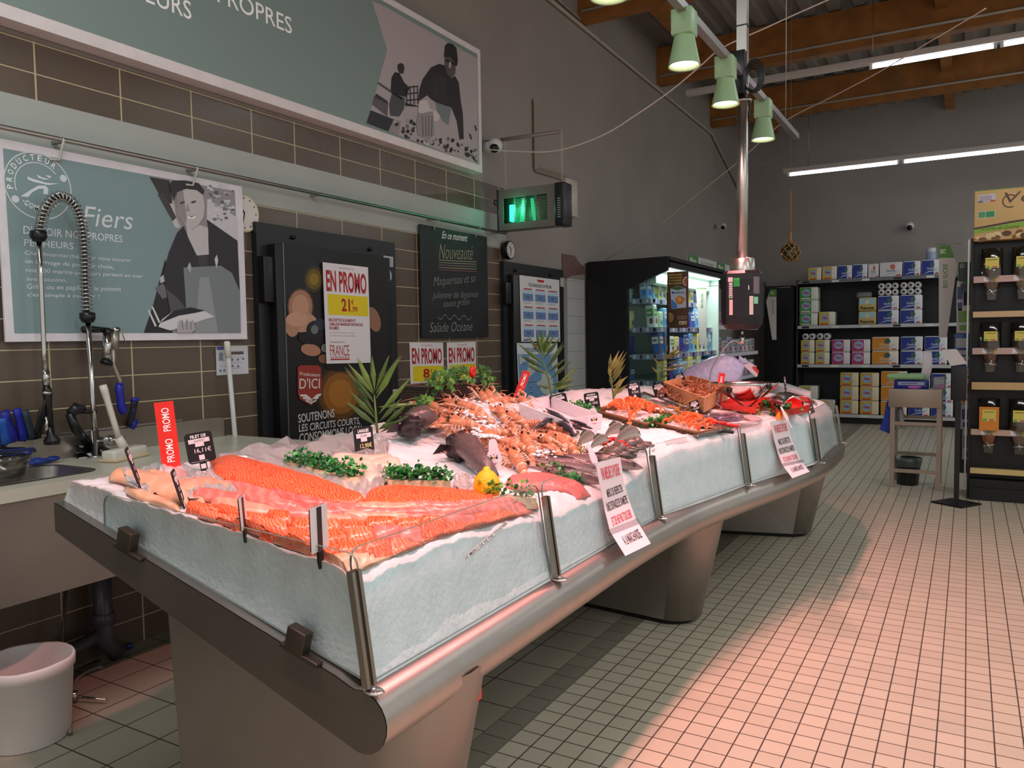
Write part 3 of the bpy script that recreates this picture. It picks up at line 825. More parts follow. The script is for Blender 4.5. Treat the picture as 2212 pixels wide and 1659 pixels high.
# red shield badge
m.px([(641, 793), (648, 789), (686, 789), (692, 795), (693, 852), (670, 876), (646, 862), (642, 852)], OD, NX, (150, 52, 38), .007)
m.pxtext('Producteurs', (646, 811), (690, 814), (645, 803), OD, NX, (222, 206, 202), .008, .01, .2); m.pxtext("D'ICI", (645, 840), (689, 839), (645, 817), OD, NX, (226, 212, 208), .008, .004)
for i in range(3):
    m.px([(646 + i * 6, 852 + i * 6), (660 + i * 3, 852 + i * 6), (672 + i, 862 + i * 4), (671, 866 + i * 3.4), (662, 858 + i * 5), (647 + i * 6, 856 + i * 6)], OD, NX, (226, 214, 210), .008)
    m.px([(692 - i * 5, 850 + i * 6), (682 - i * 3, 852 + i * 5), (673, 861 + i * 4), (675, 863 + i * 3.4), (684 - i * 2, 857 + i * 5), (691 - i * 5, 855 + i * 6)], OD, NX, (226, 214, 210), .008)
for s_, ll, lr, ul in (('SOUTENONS', (644, 914), (722, 901), (643, 895)), ('LES CIRCUITS COURTS, SOUTENONS', (645, 936), (880, 904), (645, 917)), ('CONSOMMONS LOCAL', (646, 957), (784, 935), (646, 937))):
    m.pxtext(s_.replace(', SOUTENONS', ',') if 'LES' in s_ else s_, ll, lr if 'LES' not in s_ else (777, 918), ul, OD, NX, (206, 200, 198), .003, .012)
m.out('print', PRINT(), po, world=True)


def promo(name, label, X, qd, price, cents, lines, cut=False):
    """white A3 promotion sheet; qd = four pixel corners tl, tr, br, bl"""
    a = [onX(x, y, X) for x, y in qd]; t = thing(name, label, 'poster', ((a[2] + a[3]) / 2))
    o = (X, 0, 0); tl, tr, br, bl = qd

    def P(u, v): return tuple((tl[i] * (1 - u) + tr[i] * u) * (1 - v) + (bl[i] * (1 - u) + br[i] * u) * v for i in (0, 1))
    m = MB(); m.px(qd, o, NX, (230, 224, 226), .0); m.px([(p[0], p[1]) for p in reversed(qd)], o, NX, (230, 224, 226), -.001); m.out('sheet', PRINT(), t, world=True)
    m = MB()

    def T(s, u0, u1, v0, v1, col, bold=0, lift=.0012): m.pxtext(s, P(u0, v1), P(u1, v1), P(u0, v0), o, NX, col, lift, bold)
    RED = (176, 28, 34)
    T('DU 3 AU 8 AOUT 2020', .36, .68, .03, .048, (190, 110, 112)); T('EN PROMO', .06, .95, .07, .285, RED, .028)
    m.px([P(.08, .31), P(.97, .31), P(.97, .515), P(.08, .515)], o, NX, (230, 204, 22), .001)
    T(price, .38, .57, .345, .475, RED, .03, .002); T('€', .60, .65, .35, .40, RED, .01, .002); T(cents, .60, .73, .42, .485, RED, .015, .002)
    for i, l in enumerate(lines): T(l, .09, .09 + .026 * len(l) + .06 * (len(l) < 9), .55 + .04 * i, .582 + .04 * i, (166, 40, 44), .02)
    for i in range(2): T('Les brochettes de saumon et cabillaud', .09, .66, .685 + .03 * i, .698 + .03 * i, (206, 150, 150))
    T('Transformé en', .09, .42, .775, .795, (170, 60, 62)); T('FRANCE', .09, .52, .815, .925, RED, -.004)
    m.px([P(.09, .935), P(.52, .935), P(.52, .941), P(.09, .941)], o, NX, RED, .001); m.px([P(.09, .952), P(.52, .952), P(.52, .966), P(.09, .966)], o, NX, RED, .001)
    m.out('print', PRINT(), t, world=True)
    return t


promo('promo_poster', 'large white EN PROMO sheet at 21,99 taped on the first black door', -3.752, [(696.9, 566.3), (794.9, 577.4), (801.4, 783.4), (705.4, 785.7)], '21', ',99', ['BROCHETTES DE SAUMON ET', 'CABILLAUD MARINADE PROVENCALE', 'ROLMER'])
promo('promo_poster', 'left EN PROMO sheet on the tiles below the chalkboard', WX + .003, [(884.5, 740), (957, 740), (962, 900), (889, 905)], '8', ',90', ['CREVETTES'])
promo('promo_poster', 'right EN PROMO sheet below the chalkboard, behind the ivy basket', WX + .003, [(965, 740), (1027.5, 738), (1030, 890), (968, 896)], '9', ',90', ['LANGOUSTINES'])
# stickers near the door
m = MB(); q = (-3.834, 0, 0)
m.px([(828, 552), (849, 555), (849, 577), (830, 575)], q, NX, (190, 186, 192), .001); m.px([(832, 588), (836, 582), (842, 583), (846, 592), (846, 602), (840, 611), (834, 609), (831, 600)], q, NX, (186, 196, 206), .001)
for i in range(4): m.px([(831, 558 + i * 4), (846, 560 + i * 4), (846, 561 + i * 4), (831, 559 + i * 4)], q, NX, (110, 100, 120), .002)
for i in range(4): m.px([(834, 590 + i * 4), (844, 591 + i * 4), (844, 592 + i * 4), (834, 591 + i * 4)], q, NX, (120, 130, 150), .002)
m.out('sticker', PRINT(), d1, world=True)
# stainless paper holder by the first door
m = MB((150, 148, 150)); q = onX(858, 850, -3.86); hb = thing('wall_socket_box', 'grey steel box on the wall behind the palm leaf', 'box', (WX + .03, q.y + .1, q.z - .08))
m.bb((WX + .003, q.y - .10, q.z - .16), (WX + .05, q.y + .16, q.z + .04), bev=.008); m.out('casing', STEEL(), hb, world=True)
m = MB((26, 26, 28)); m.bb((WX + .05, q.y - .07, q.z - .12), (WX + .053, q.y + .11, q.z + .01)); m.out('cover', PLAST(), hb, world=True)

d2, D2 = coldroom('cold_room_door', 'black cold room door right of the chalkboard with fishing posters', [(1087, 563), (1217, 584), (1215, 880), (1094, 880)], -3.835, [(1109, 590), (1206, 606)], -3.78)
m = MB((14, 14, 15)); q = onX(1100, 630, -3.80); m.bb((-3.835, q.y - .07, q.z - .12), (-3.79, q.y + .03, q.z + .09), bev=.006); m.out('latch_box', PLAST(), d2, world=True)
for pxx, pyy in ((1113, 584), (1189, 594)):
    q = onX(pxx, pyy, -3.83); m = MB((8, 8, 8)); m.ell(q, (.02, .02, .015)); m.out('stud', PLAST(), d2, world=True)
XE = -3.774; OE = (XE, 0, 0)


def sheet(name, label, X, qd, col):
    a = [onX(x, y, X) for x, y in qd]; t = thing(name, label, 'poster', ((a[2] + a[3]) / 2)); m = MB()
    m.px(qd, (X, 0, 0), NX, col, 0); m.px(list(reversed(qd)), (X, 0, 0), NX, col, -.001); m.out('sheet', PRINT(), t, world=True)
    tl, tr, br, bl = qd
    return t, MB(), (lambda u, v: tuple((tl[i] * (1 - u) + tr[i] * u) * (1 - v) + (bl[i] * (1 - u) + br[i] * u) * v for i in (0, 1)))


t, m, P = sheet('fishing_poster', 'white poster TECHNIQUES DE PÊCHE with nine small pictures', XE, [(1122, 594), (1208, 605), (1210, 738), (1126, 738)], (224, 222, 222))
m.pxtext('TECHNIQUES DE PÊCHE', P(.22, .165), P(.80, .165), P(.22, .095), OE, NX, (44, 52, 96), .001, .02)
m.px([P(.44, .035), P(.62, .035), P(.60, .075), P(.46, .075)], OE, NX, (186, 30, 34), .001)
for r_ in range(3):
    for c_ in range(3):
        u, v = .07 + .315 * c_, .19 + .275 * r_
        m.px([P(u, v), P(u + .26, v), P(u + .26, v + .09), P(u, v + .09)], OE, NX, (186, 210, 226), .001); m.px([P(u, v + .08), P(u + .26, v + .08), P(u + .26, v + .19), P(u, v + .19)], OE, NX, (104, 136, 190), .0012)
        m.px([P(u + .03, v), P(u + .23, v), P(u + .23, v + .018), P(u + .03, v + .018)], OE, NX, (186, 30, 34), .0014); m.px([P(u + .06, v + .13), P(u + .12, v + .10), P(u + .2, v + .14), P(u + .12, v + .16)], OE, NX, (96, 116, 140), .0015)
        for k in range(2): m.px([P(u + .01, v + .205 + k * .018), P(u + .2, v + .205 + k * .018), P(u + .2, v + .211 + k * .018), P(u + .01, v + .211 + k * .018)], OE, NX, (150, 150, 160), .0012)
m.px([P(.06, .965), P(.2, .965), P(.2, .985), P(.06, .985)], OE, NX, (44, 60, 130), .001)
m.out('print', PRINT(), t, world=True)
t, m, P = sheet('sea_map_poster', 'blue coastal map poster below the fishing techniques poster', XE + .004, [(1116, 741), (1204, 742), (1206, 884), (1122, 884)], (214, 222, 230))
OM = (XE + .004, 0, 0)
m.pxtext('DES ESPECES DE MER', P(.22, .13), P(.80, .13), P(.22, .07), OM, NX, (60, 84, 150), .002, .01); m.px([P(.45, .01), P(.6, .01), P(.58, .045), P(.47, .045)], OM, NX, (186, 60, 50), .001)
m.px([P(.02, .17), P(.98, .16), P(.98, .98), P(.04, .98)], OM, NX, (110, 156, 200), .001)
for L_ in ([(.3, .18), (.42, .2), (.5, .3), (.44, .42), (.3, .5), (.22, .44), (.28, .32)], [(.6, .44), (.72, .42), (.86, .52), (.9, .7), (.76, .8), (.62, .76), (.5, .66), (.46, .6), (.58, .56)], [(.5, .88), (.7, .84), (.9, .9), (.9, .98), (.48, .98)], [(.84, .18), (.98, .18), (.98, .46), (.86, .36)], [(.05, .18), (.22, .2), (.2, .3), (.05, .32)]):
    m.px([P(*p) for p in L_], OM, NX, (196, 206, 200), .0014)
for u, v in ((.16, .3), (.3, .58), (.4, .57), (.3, .66), (.32, .74), (.16, .76), (.3, .84), (.52, .66), (.6, .8), (.5, .8)):
    m.px([P(u - .035, v - .02), P(u + .035, v - .02), P(u + .035, v + .02), P(u - .035, v + .02)], OM, NX, (78, 96, 150), .002); m.px([P(u - .025, v - .014), P(u + .025, v - .014), P(u + .025, v), P(u - .025, v)], OM, NX, (210, 214, 224), .0024)
m.out('print', PRINT(), t, world=True)
m = MB(); m.px([(1210, 600), (1218, 601), (1218, 620), (1210, 619)], (-3.834, 0, 0), NX, (190, 186, 184), .001); m.out('sticker', PRINT(), d2, world=True)

# ---- chalkboard
XC = -3.845; OC = (XC, 0, 0)
a, b, c, d = [onX(x, y, XC) for x, y in ((904, 484), (1052, 511), (1055, 729), (916, 729))]
cb = thing('chalkboard', 'black chalkboard with French chalk writing, hung from the rail', 'chalkboard', (XC, (a.y + b.y) / 2, c.z))
m = MB((34, 37, 40)); cy0, cy1, cz0, cz1 = (a.y + d.y) / 2, b.y, (c.z + d.z) / 2, (a.z + b.z) / 2
rt = Matrix.Rotation(math.radians(-1.0), 3, 'X'); m.box((XC - .008, (cy0 + cy1) / 2, (cz0 + cz1) / 2), (.016, cy1 - cy0, cz1 - cz0), bev=.003)
m.out('slate', mat('slate_board', (33, 36, 39), rough=.6, var=(5, .25)), cb, world=True)
m = MB(); CH = (150, 148, 142)
for s_, ll, lr, ul, col, bo in (('En ce moment', (954, 515), (1009, 522), (955, 499), (226, 226, 224), .01), ('Nouveauté', (948, 559), (1021, 561), (948, 527), (156, 152, 120), -.012), ('Maquereau et sa', (936, 624), (1026, 615), (936, 598), CH, -.014), ('julienne de légumes', (934, 650), (1032, 646), (934, 630), CH, -.014), ('sauce gratin', (957, 668), (1014, 662), (957, 650), CH, -.014), ('Salade Océane', (928, 718), (1020, 714), (928, 697), (158, 156, 150), -.014)):
    m.pxtext(s_, ll, lr, ul, OC, NX, col, .002, bo, .25)
for i, col in enumerate(((180, 176, 130), (176, 172, 130), (166, 130, 150), (180, 176, 130), (160, 90, 100))):
    yy = 561 + i * 5.2; m.px([(948 - i * .4, yy), (980, yy + 2), (1029, yy + 4), (1029, yy + 5.2), (980, yy + 3.2), (948, yy + 1)], OC, NX, col, .002)
w_ = [(946 + i * 2, 684 + 5 * math.sin(i * .62) + (i * .05)) for i in range(37)]
for p, q in zip(w_, w_[1:]): m.px([p, q, (q[0], q[1] + 1.3), (p[0], p[1] + 1.3)], OC, NX, CH, .002)
m.out('chalk_writing', PRINT(), cb, world=True)
for f_ in (.18, .8):
    yy = cy0 + (cy1 - cy0) * f_; m = MB((170, 168, 160)); m.tube([(RX, yy, zr + .014), (RX + .014, yy, zr), (XC + .01, yy, cz1 + .0), (XC + .008, yy, cz1 - .03)], .005, 6); m.out('hanger', MATTE(), cb, world=True)

# ---- small hygiene sheet beside the sink
t, m, P = sheet('hygiene_notice', 'small white notice sheet behind the white broom handle', WX + .004, [(466, 748), (535, 747), (537, 807), (468, 811)], (206, 206, 214))
OH = (WX + .004, 0, 0)
m.px([P(.02, .01), P(.3, .01), P(.24, .12), P(.08, .14), P(.02, .1)], OH, NX, (96, 92, 160), .001); m.px([P(.46, .2), P(.86, .2), P(.86, .3), P(.46, .3)], OH, NX, (90, 80, 76), .001); m.px([P(.1, .22), P(.2, .22), P(.22, .5), P(.08, .5)], OH, NX, (130, 136, 156), .001)
for u, v in ((.5, .48), (.68, .48), (.84, .46), (.5, .7), (.68, .72), (.12, .84), (.24, .84)): m.px([P(u - .04, v), P(u, v - .05), P(u + .04, v), P(u, v + .05)], OH, NX, (96, 104, 140), .001)
for k in range(9): m.px([P(.46 if k % 2 else .08, .08 + k * .1), P(.84 if k % 2 else .3, .08 + k * .1), P(.84 if k % 2 else .3, .09 + k * .1), P(.46 if k % 2 else .08, .09 + k * .1)], OH, NX, (150, 150, 166), .001)
m.out('print', PRINT(), t, world=True)
# ================================================================ SINK UNIT AND WHAT STANDS ON IT
ZT = 1.06; SFX = -3.22
sink = thing('sink_counter', 'stainless sink counter with thick pale worktop along the tiled wall', 'counter', (-3.55, 1.6, 0))
# worktop as a ring round the basin
bx0, bx1, by0_, by1_ = -3.70, -3.36, .9, 2.06
m = MB((196, 192, 176))
for a, b in (((WX + .002, -.6, ZT - .05), (SFX, by0_, ZT)), ((WX + .002, by1_, ZT - .05), (SFX, 3.24, ZT)), ((WX + .002, by0_, ZT - .05), (bx0, by1_, ZT)), ((bx1, by0_, ZT - .05), (SFX, by1_, ZT))): m.bb(a, b)
m.out('worktop', mat('pale_worktop', (190, 187, 172), rough=.3, var=(4, .08)), sink, world=True)
m = MB(); m.bb((-3.76, -.6, .60), (SFX - .012, 3.22, ZT - .05)); m.out('front_panel', mat('satin_steel_pedestal'), sink, world=True)
# basin with rounded corners
def rrect(x0, y0, x1, y1, r, n=5):
    P = []
    for cx_, cy_, s in ((x1 - r, y1 - r, 0), (x0 + r, y1 - r, 90), (x0 + r, y0 + r, 180), (x1 - r, y0 + r, 270)):
        for k in range(n + 1):
            t = math.radians(s + 90 * k / n); P.append((cx_ + r * math.cos(t), cy_ + r * math.sin(t)))
    return P
m = MB(); A = rrect(bx0 - .03, by0_ - .03, bx1 + .03, by1_ + .03, .09); B = rrect(bx0, by0_, bx1, by1_, .08); Cc = rrect(bx0 + .03, by0_ + .03, bx1 - .03, by1_ - .03, .07); k = len(A)
vs = [V((x, y, ZT + .003)) for x, y in A] + [V((x, y, ZT + .001)) for x, y in B] + [V((x, y, ZT - .25)) for x, y in Cc]
m.add(vs, [(i, (i + 1) % k, k + (i + 1) % k, k + i) for i in range(k)] + [(k + i, k + (i + 1) % k, 2 * k + (i + 1) % k, 2 * k + i) for i in range(k)] + [tuple(range(2 * k, 3 * k))], smooth=True)
m.out('basin', STEEL(), sink, world=True)
m = MB(); m.bb((WX + .004, -.6, ZT), (WX + .022, 3.16, 1.175)); m.bb((WX + .022, -.6, ZT), (WX + .03, 3.18, 1.172)); m.out('backsplash', mat('steel_backsplash', (170, 160, 150), rough=.36, metal=.8), sink, world=True)
m = MB((70, 70, 76)); m.tube([(-3.78, 2.33, .60), (-3.78, 2.33, .12), (-3.78, 2.40, .02)], .045, 14); m.tube([(-3.78, 2.33, .16), (-3.80, 2.12, .10), (-3.82, 1.7, .10)], .032, 12); m.lathe([(.05, 0), (.055, .01), (.055, .05), (.05, .06)], (-3.78, 2.33, .2), 14)
m.out('drain_pipe', PLAST(), sink, world=True)
m = MB(); m.bb((-3.45, -.55, 0), (-3.40, -.5, .6)); m.bb((-3.45, 3.1, 0), (-3.40, 3.15, .6)); m.out('leg', STEEL(), sink, world=True)
# ---- pre-rinse tap
tx = -3.74; tb = onZ(207, 988, ZT); ty = onX(200, 900, tx).y
def tp(px_, py_): return onX(px_, py_, tx)
tap = thing('spray_tap', 'tall chrome pre-rinse tap with coiled spring hose arched over the sink', 'tap', (tx, ty, ZT))
p0 = tp(207, 985); p0.z = ZT; p1 = tp(201, 880); p2 = tp(190, 690)
m = MB(); m.tube([p0, p0 + V((0, 0, .01)), p0 + V((0, 0, .012)), p0.lerp(p1, .55)], [.032, .032, .02, .02], 14); m.tube([p0.lerp(p1, .5), p1, p2], .013, 12); m.out('riser', CHROME(), tap, world=True)
arc = [tp(*q) for q in ((188, 676), (185, 610), (183, 540), (178, 490), (166, 452), (148, 430), (128, 424), (110, 434), (96, 456), (88, 486), (85, 505))]
arc = cat_rom(arc, 5)
hel = []; acc = 0; turns = 44; n_ = 12 * turns; L_ = [0]
for a, b in zip(arc, arc[1:]): L_.append(L_[-1] + (b - a).length)
for i in range(n_ + 1):
    s = L_[-1] * i / n_; j = max(k for k in range(len(L_)) if L_[k] <= s + 1e-9); j = min(j, len(arc) - 2)
    t = (s - L_[j]) / (L_[j + 1] - L_[j]); p = arc[j].lerp(arc[j + 1], t); d = (arc[j + 1] - arc[j]).normalized(); ex = V((1, 0, 0)); ey = d.cross(ex).normalized()
    w_ = 2 * PI * i / 12; hel.append(p + ex * (.024 * math.cos(w_)) + ey * (.024 * math.sin(w_)))
m = MB(); m.tube(hel, .0042, 5); m.out('spring', CHROME(), tap, world=True)
m = MB((60, 58, 56)); m.tube(arc, .011, 8); m.out('inner_hose', PLAST(), tap, world=True)
m = MB((20, 20, 22))
for q in ((189, 684), (83, 508)): c = tp(*q); m.lathe([(.015, -.03), (.026, -.028), (.036, -.01), (.036, .018), (.02, .022)], c, 16)
m.out('collar', PLAST(), tap, world=True)
m = MB(); m.tube([tp(84, 520), tp(88, 600), tp(95, 760), tp(98, 805)], .0115, 10); m.tube([tp(98, 800), tp(100, 832)], .017, 12); m.tube([tp(101, 846), tp(101, 851)], .024, 12); m.tube([tp(100, 900), tp(101, 932)], .009, 8); m.out('hose', CHROME(), tap, world=True)
m = MB((22, 21, 22)); m.tube([tp(100, 832), tp(102, 845), tp(104, 870), tp(109, 925)], [.014, .022, .017, .014], 10); m.tube([tp(108, 922), tp(110, 940), tp(112, 950), tp(112, 960)], [.016, .018, .036, .034], 14); m.tube([tp(99, 855), tp(94, 880), tp(98, 915)], .006, 6); m.out('spray_head', PLAST(), tap, world=True)
m = MB((22, 21, 22)); m.tube([tp(207, 890), tp(190, 889), tp(178, 889)], .011, 8); m.tube([tp(181, 884), tp(165, 882), tp(152, 890)], [.02, .026, .018], 10); m.out('hose_clip', PLAST(), tap, world=True)
m = MB(); m.tube([tp(207, 950), tp(214, 948) + V((.05, 0, 0)), tp(222, 946) + V((.07, 0, 0))], [.014, .014, .02], 10); m.ell(tp(226, 950) + V((.06, .02, 0)), (.03, .05, .026)); m.out('lever', CHROME(), tap, world=True)
# ---- knives with coloured grips standing in the wall rack
rk = thing('knife_rack', 'narrow steel slot rack behind the sink backsplash', 'rack', (WX + .045, 2.3, 1.10)); m = MB(); m.bb((WX + .003, 1.5, 1.178), (WX + .02, 2.9, 1.19)); m.out('slot', STEEL(), rk, world=True)
for lab, top, bot, r, col, c2 in (('knife with light blue grip, at the left frame edge of the rack', (4, 904), (14, 958), .022, (30, 84, 170), None), ('knife with thick dark blue grip left of the spray head', (8, 890), (30, 952), .026, (28, 34, 140), None), ('knife with slim dark blue grip, third in the rack', (36, 884), (52, 950), .02, (26, 36, 150), None), ('knife with slate grey grip between blue grip and black grip', (54, 888), (70, 946), .018, (44, 58, 74), None), ('knife with black grip just left of the spray head', (92, 886), (80, 944), .018, (22, 22, 24), None), ('knife with black and blue grip alone right of the tap', (292, 862), (281, 918), .022, (26, 28, 38), (36, 44, 160))):
    a, b = onX(top[0], top[1], WX + .06), onX(bot[0], bot[1], WX + .03); t = thing('kitchen_knife', lab, 'knife', b, group='knives in the wall rack')
    m = MB(col); d = b - a
    m.tube([a - d * .02, a, a + d * .3, a + d * .75, b], [r * .6, r, r * .82, r * .95, r * 1.05], 10, flat=.55, up=(1, 0, 0)); m.out('grip', PLAST(), t, world=True)
    if c2: m = MB(c2); m.tube([a - d * .06, a + d * .08], [r * .8, r * 1.12], 10, flat=.6, up=(1, 0, 0)); m.tube([a + d * .35, a + d * .7], r * .5, 8); m.tube([b - d * .1, b + V((0, .03, 0))], [r, r * 1.4], 8, flat=.5, up=(1, 0, 0)); m.out('grip_inlay', PLAST(), t, world=True)
    m = MB(); e = V((WX + .012, b.y + d.y * .5, 1.09)); m.tube([b, e], [.012, .006], 4, flat=.2, up=(1, 0, 0)); m.out('blade', CHROME(), t, world=True)
# ---- crank tool hanging in front of the board
X5 = -3.76
def cp(a, b): return onX(a, b, X5)
ck = thing('crank_opener', 'hand-crank can opener with black arm and blue grip hung below the board', 'tool', cp(240, 790))
m = MB((20, 20, 20)); m.tube([cp(178, 712), cp(192, 711), cp(236, 713)], [.016, .018, .012], 8); m.tube([cp(234, 711), cp(232, 724)], .022, 10); m.tube([cp(231, 780), cp(229, 787)], .030, 12); m.out('arm', PLAST(), ck, world=True)
m = MB(); m.tube([cp(233, 720), cp(230, 782)], .022, 14); m.tube([cp(244, 714), cp(256, 712)], .016, 8); m.out('barrel', CHROME(), ck, world=True)
m = MB((150, 140, 122)); m.tube([cp(248, 718), cp(247, 752)], .022, 6); m.tube([cp(245, 748), cp(244, 785), cp(252, 806), cp(259, 822), cp(260, 832)], .011, 8); m.tube([cp(256, 712), cp(266, 711), cp(265, 722), cp(274, 748)], .003, 5); m.out('shank', mat('dull_alu', (170, 160, 146), rough=.4, metal=.7), ck, world=True)
m = MB((34, 38, 150)); m.tube([cp(259, 828), cp(257, 840), cp(260, 856), cp(261, 872), cp(266, 888), cp(264, 895)], [.018, .022, .019, .021, .024, .012], 10); m.out('grip', PLAST(), ck, world=True)
# ---- on the worktop
sq = thing('floor_squeegee', 'white squeegee with upright handle lying on the worktop by the tap', 'squeegee', (-3.7, 2.55, ZT)); SQ = (214, 208, 196)
c = onZ(270, 978, ZT + .03); m = MB(SQ); d = (onZ(316, 966, ZT + .03) - onZ(212, 988, ZT + .03)); d.z = 0; d.normalize(); rt = Matrix.Rotation(math.atan2(d.y, d.x), 3, 'Z')
c.x = max(c.x, -3.76)
m.box(c + V((0, 0, .0)), (.24, .075, .05), rot=rt, bev=.012); m.box(c + V((0, 0, -.022)), (.25, .10, .014), (206, 186, 150), rt, .004); m.out('head', PLAST(), sq, world=True)
h0 = c + V((0, 0, .02)); h1 = onX(222, 832, c.x); hm = onX(247, 915, c.x); m = MB(SQ); m.tube([h0, onX(255, 945, c.x)], [.024, .02], 12); m.tube([onX(256, 945, c.x), hm, onX(232, 865, c.x), onX(226, 845, c.x), h1], [.014, .014, .015, .018, .017], 12); m.out('handle', PLAST(), sq, world=True)
tg = onZ(170, 985, ZT); tg.x = max(tg.x, -3.79)
for i in range(4):
    t = thing('price_card', ['black price card lying lowest in the heap beside the tap', 'black price card with white strips in the heap by the tap', 'black price card tilted on the heap by the tap', 'black price card leaning at the back of the heap by the tap'][i], 'price tag', tg + V((.012 * i - .02, .02 * i, .012 + .02 * i)), group='used price cards beside the tap')
    t.rotation_euler = (.25 + .18 * i, -.1 + .12 * i, 1.3 + .3 * i); m = MB((20, 20, 24)); m.box((0, 0, 0), (.1, .13, .004), bev=.001); m.out('card', PLAST(), t)
    m = MB((206, 204, 210)); f_ = frame((0, 0, .0022), (1, 0, 0), (0, 1, 0)); m.rect(f_, -.04, .03, .02, .05, lift=.0006); m.rect(f_, -.045, -.055, .04, -.03, lift=.0006); m.rect(f_, .0, -.02, .035, -.005, lift=.0006); m.out('paper_strip', PRINT(), t)
m = MB((24, 24, 26)); b_ = thing('black_brush', 'black dish brush handle leaning on the tap', 'brush', tg); m.tube([tg + V((0, 0, .06)), tp(163, 925), tp(150, 893)], [.02, .024, .02], 10); m.out('handle', PLAST(), b_, world=True); m = MB((26, 26, 28)); m.tube([tp(150, 893), tp(165, 882), tp(176, 886)], [.02, .03, .022], 10); m.out('head', PLAST(), b_, world=True)
bc = onZ(8, 1040, ZT); bw2 = thing('clear_bowl', 'clear plastic bowl at the sink edge holding dark blue tools', 'bowl', (bc.x, bc.y - .02, ZT))
m = MB(); pr = [(.085, 0), (.10, .02), (.118, .08), (.125, .12), (.121, .12), (.114, .08), (.096, .024), (.001, .02)]; m.lathe(pr, (0, 0, 0), 28, sx=.9); m.out('shell', glassmat('clear_plastic', (214, 212, 208), .15, 2.0), bw2)
for i in range(5):
    t = thing('blue_scraper', ['dark blue scraper lying uppermost in the clear bowl', 'dark blue scraper pointing right out of the clear bowl', 'black scraper crossing the clear bowl', 'blue scraper lowest in the clear bowl', 'thin dark scraper at the back of the clear bowl'][i], 'scraper', (bc.x, bc.y, ZT + .1 + i * .012), group='scrapers in the clear bowl')
    t.rotation_euler = (0, .1 * i - .2, .5 * i + .5); m = MB((26, 40, 110) if i % 2 == 0 else (24, 24, 30)); m.tube([(-.1, 0, 0), (-.02, 0, .004), (.08, 0, 0), (.12, 0, -.004)], [.008, .011, .009, .016], 8, flat=.5); m.out('handle', PLAST(), t)
gp = onZ(97, 1003, ZT); gp.x = max(gp.x, -3.78); m = MB((28, 52, 130))
for i in range(7): m.ell(gp + V((R.uniform(-.03, .03), R.uniform(-.06, .06), .014 + R.uniform(0, .012))), (R.uniform(.02, .035), R.uniform(.03, .05), R.uniform(.010, .016)), seg=10)
m.out('rubber_gloves', mat('blue_rubber', (28, 52, 130), rough=.5, bump=(40, .5)), label='crumpled blue rubber gloves on the worktop behind the basin', cat='gloves')
bp = V((-3.80, 3.34, 0)); bt = onX(490, 737, -3.83); bm_ = onX(508, 945, -3.80)
br = thing('white_broom', 'white broom with long handle standing against the tiles by the black door', 'broom', bp)
m = MB((206, 206, 204)); m.tube([V((bm_.x, bm_.y + .04, .1)), bm_, bt + (bm_ - bt) * .16], .0145, 10); m.out('handle', PLAST(), br, world=True)
m = MB((220, 214, 200)); m.tube([bt + (bm_ - bt) * .17, bt + (bm_ - bt) * .02, bt], [.019, .019, .015], 12); m.out('end_cap', PLAST(), br, world=True)
m = MB((206, 206, 204)); m.bb((-3.86, bm_.y - .1, .03), (-3.76, bm_.y + .2, .1), bev=.01); m.out('head', PLAST(), br, world=True); m = MB((60, 70, 120)); m.bb((-3.85, bm_.y - .1, .0), (-3.77, bm_.y + .2, .03)); m.out('bristles', MATTE(), br, world=True)
# ---- white bucket, hose and drain on the floor
bk = onZ(62, 1592, 0); bu = thing('white_bucket', 'white plastic bucket with ragged rim on the floor under the sink', 'bucket', (bk.x, bk.y, 0))
m = MB((206, 202, 200)); m.lathe([(.001, .004), (.150, .0), (.156, .006), (.176, .285), (.183, .288), (.184, .325), (.178, .335), (.171, .330), (.150, .02), (.001, .014)], (0, 0, 0), 40)
for i, q in enumerate(m.v):
    if q.z > .32: q.z += .006 * noise.noise(V((q.x * 12, q.y * 12, 0)))
m.out('body', mat('white_bucket_plastic', (226, 222, 220), rough=.4, var=(6, .05)), bu)
hs = [onZ(*p, 0) for p in ((152, 1590), (150, 1520), (168, 1472), (200, 1452), (222, 1446))]
m = MB((120, 112, 104)); m.tube([p + V((0, 0, .014 + .05 * (i in (2, 3)))) for i, p in enumerate(cat_rom(hs, 5))][::1], .009, 8); h_ = thing('floor_hose', 'thin grey hose with tap valve on the floor right of the bucket', 'hose', hs[1]); m.out('hose', PLAST(), h_, world=True)
vv = onZ(160, 1518, 0); m = MB(); m.tube([vv + V((0, 0, .012)), vv + V((0, 0, .05))], .018, 10); m.tube([vv + V((0, 0, .03)), onZ(232, 1512, .02)], [.007, .004], 8); m.out('valve', CHROME(), h_, world=True)
m = MB((70, 60, 52)); m.tube([V((-3.80, 2.18, .6)), V((-3.78, 2.12, .2)), V((-3.74, 2.10, .03)), onZ(215, 1425, .02)], .007, 6); sk_ = m.out('supply_hose', PLAST(), label='thin dark supply hose hanging down under the sink', cat='hose')
m = MB((34, 50, 96)); q = onZ(275, 1394, 0.02); q.x = max(q.x, -3.83); m.ell(q, (.02, .025, .018)); m.out('blue_cap', PLAST(), label='small blue cap lying on the floor below the drain pipe', cat='cap')  # a loose blue plastic cap on the floor
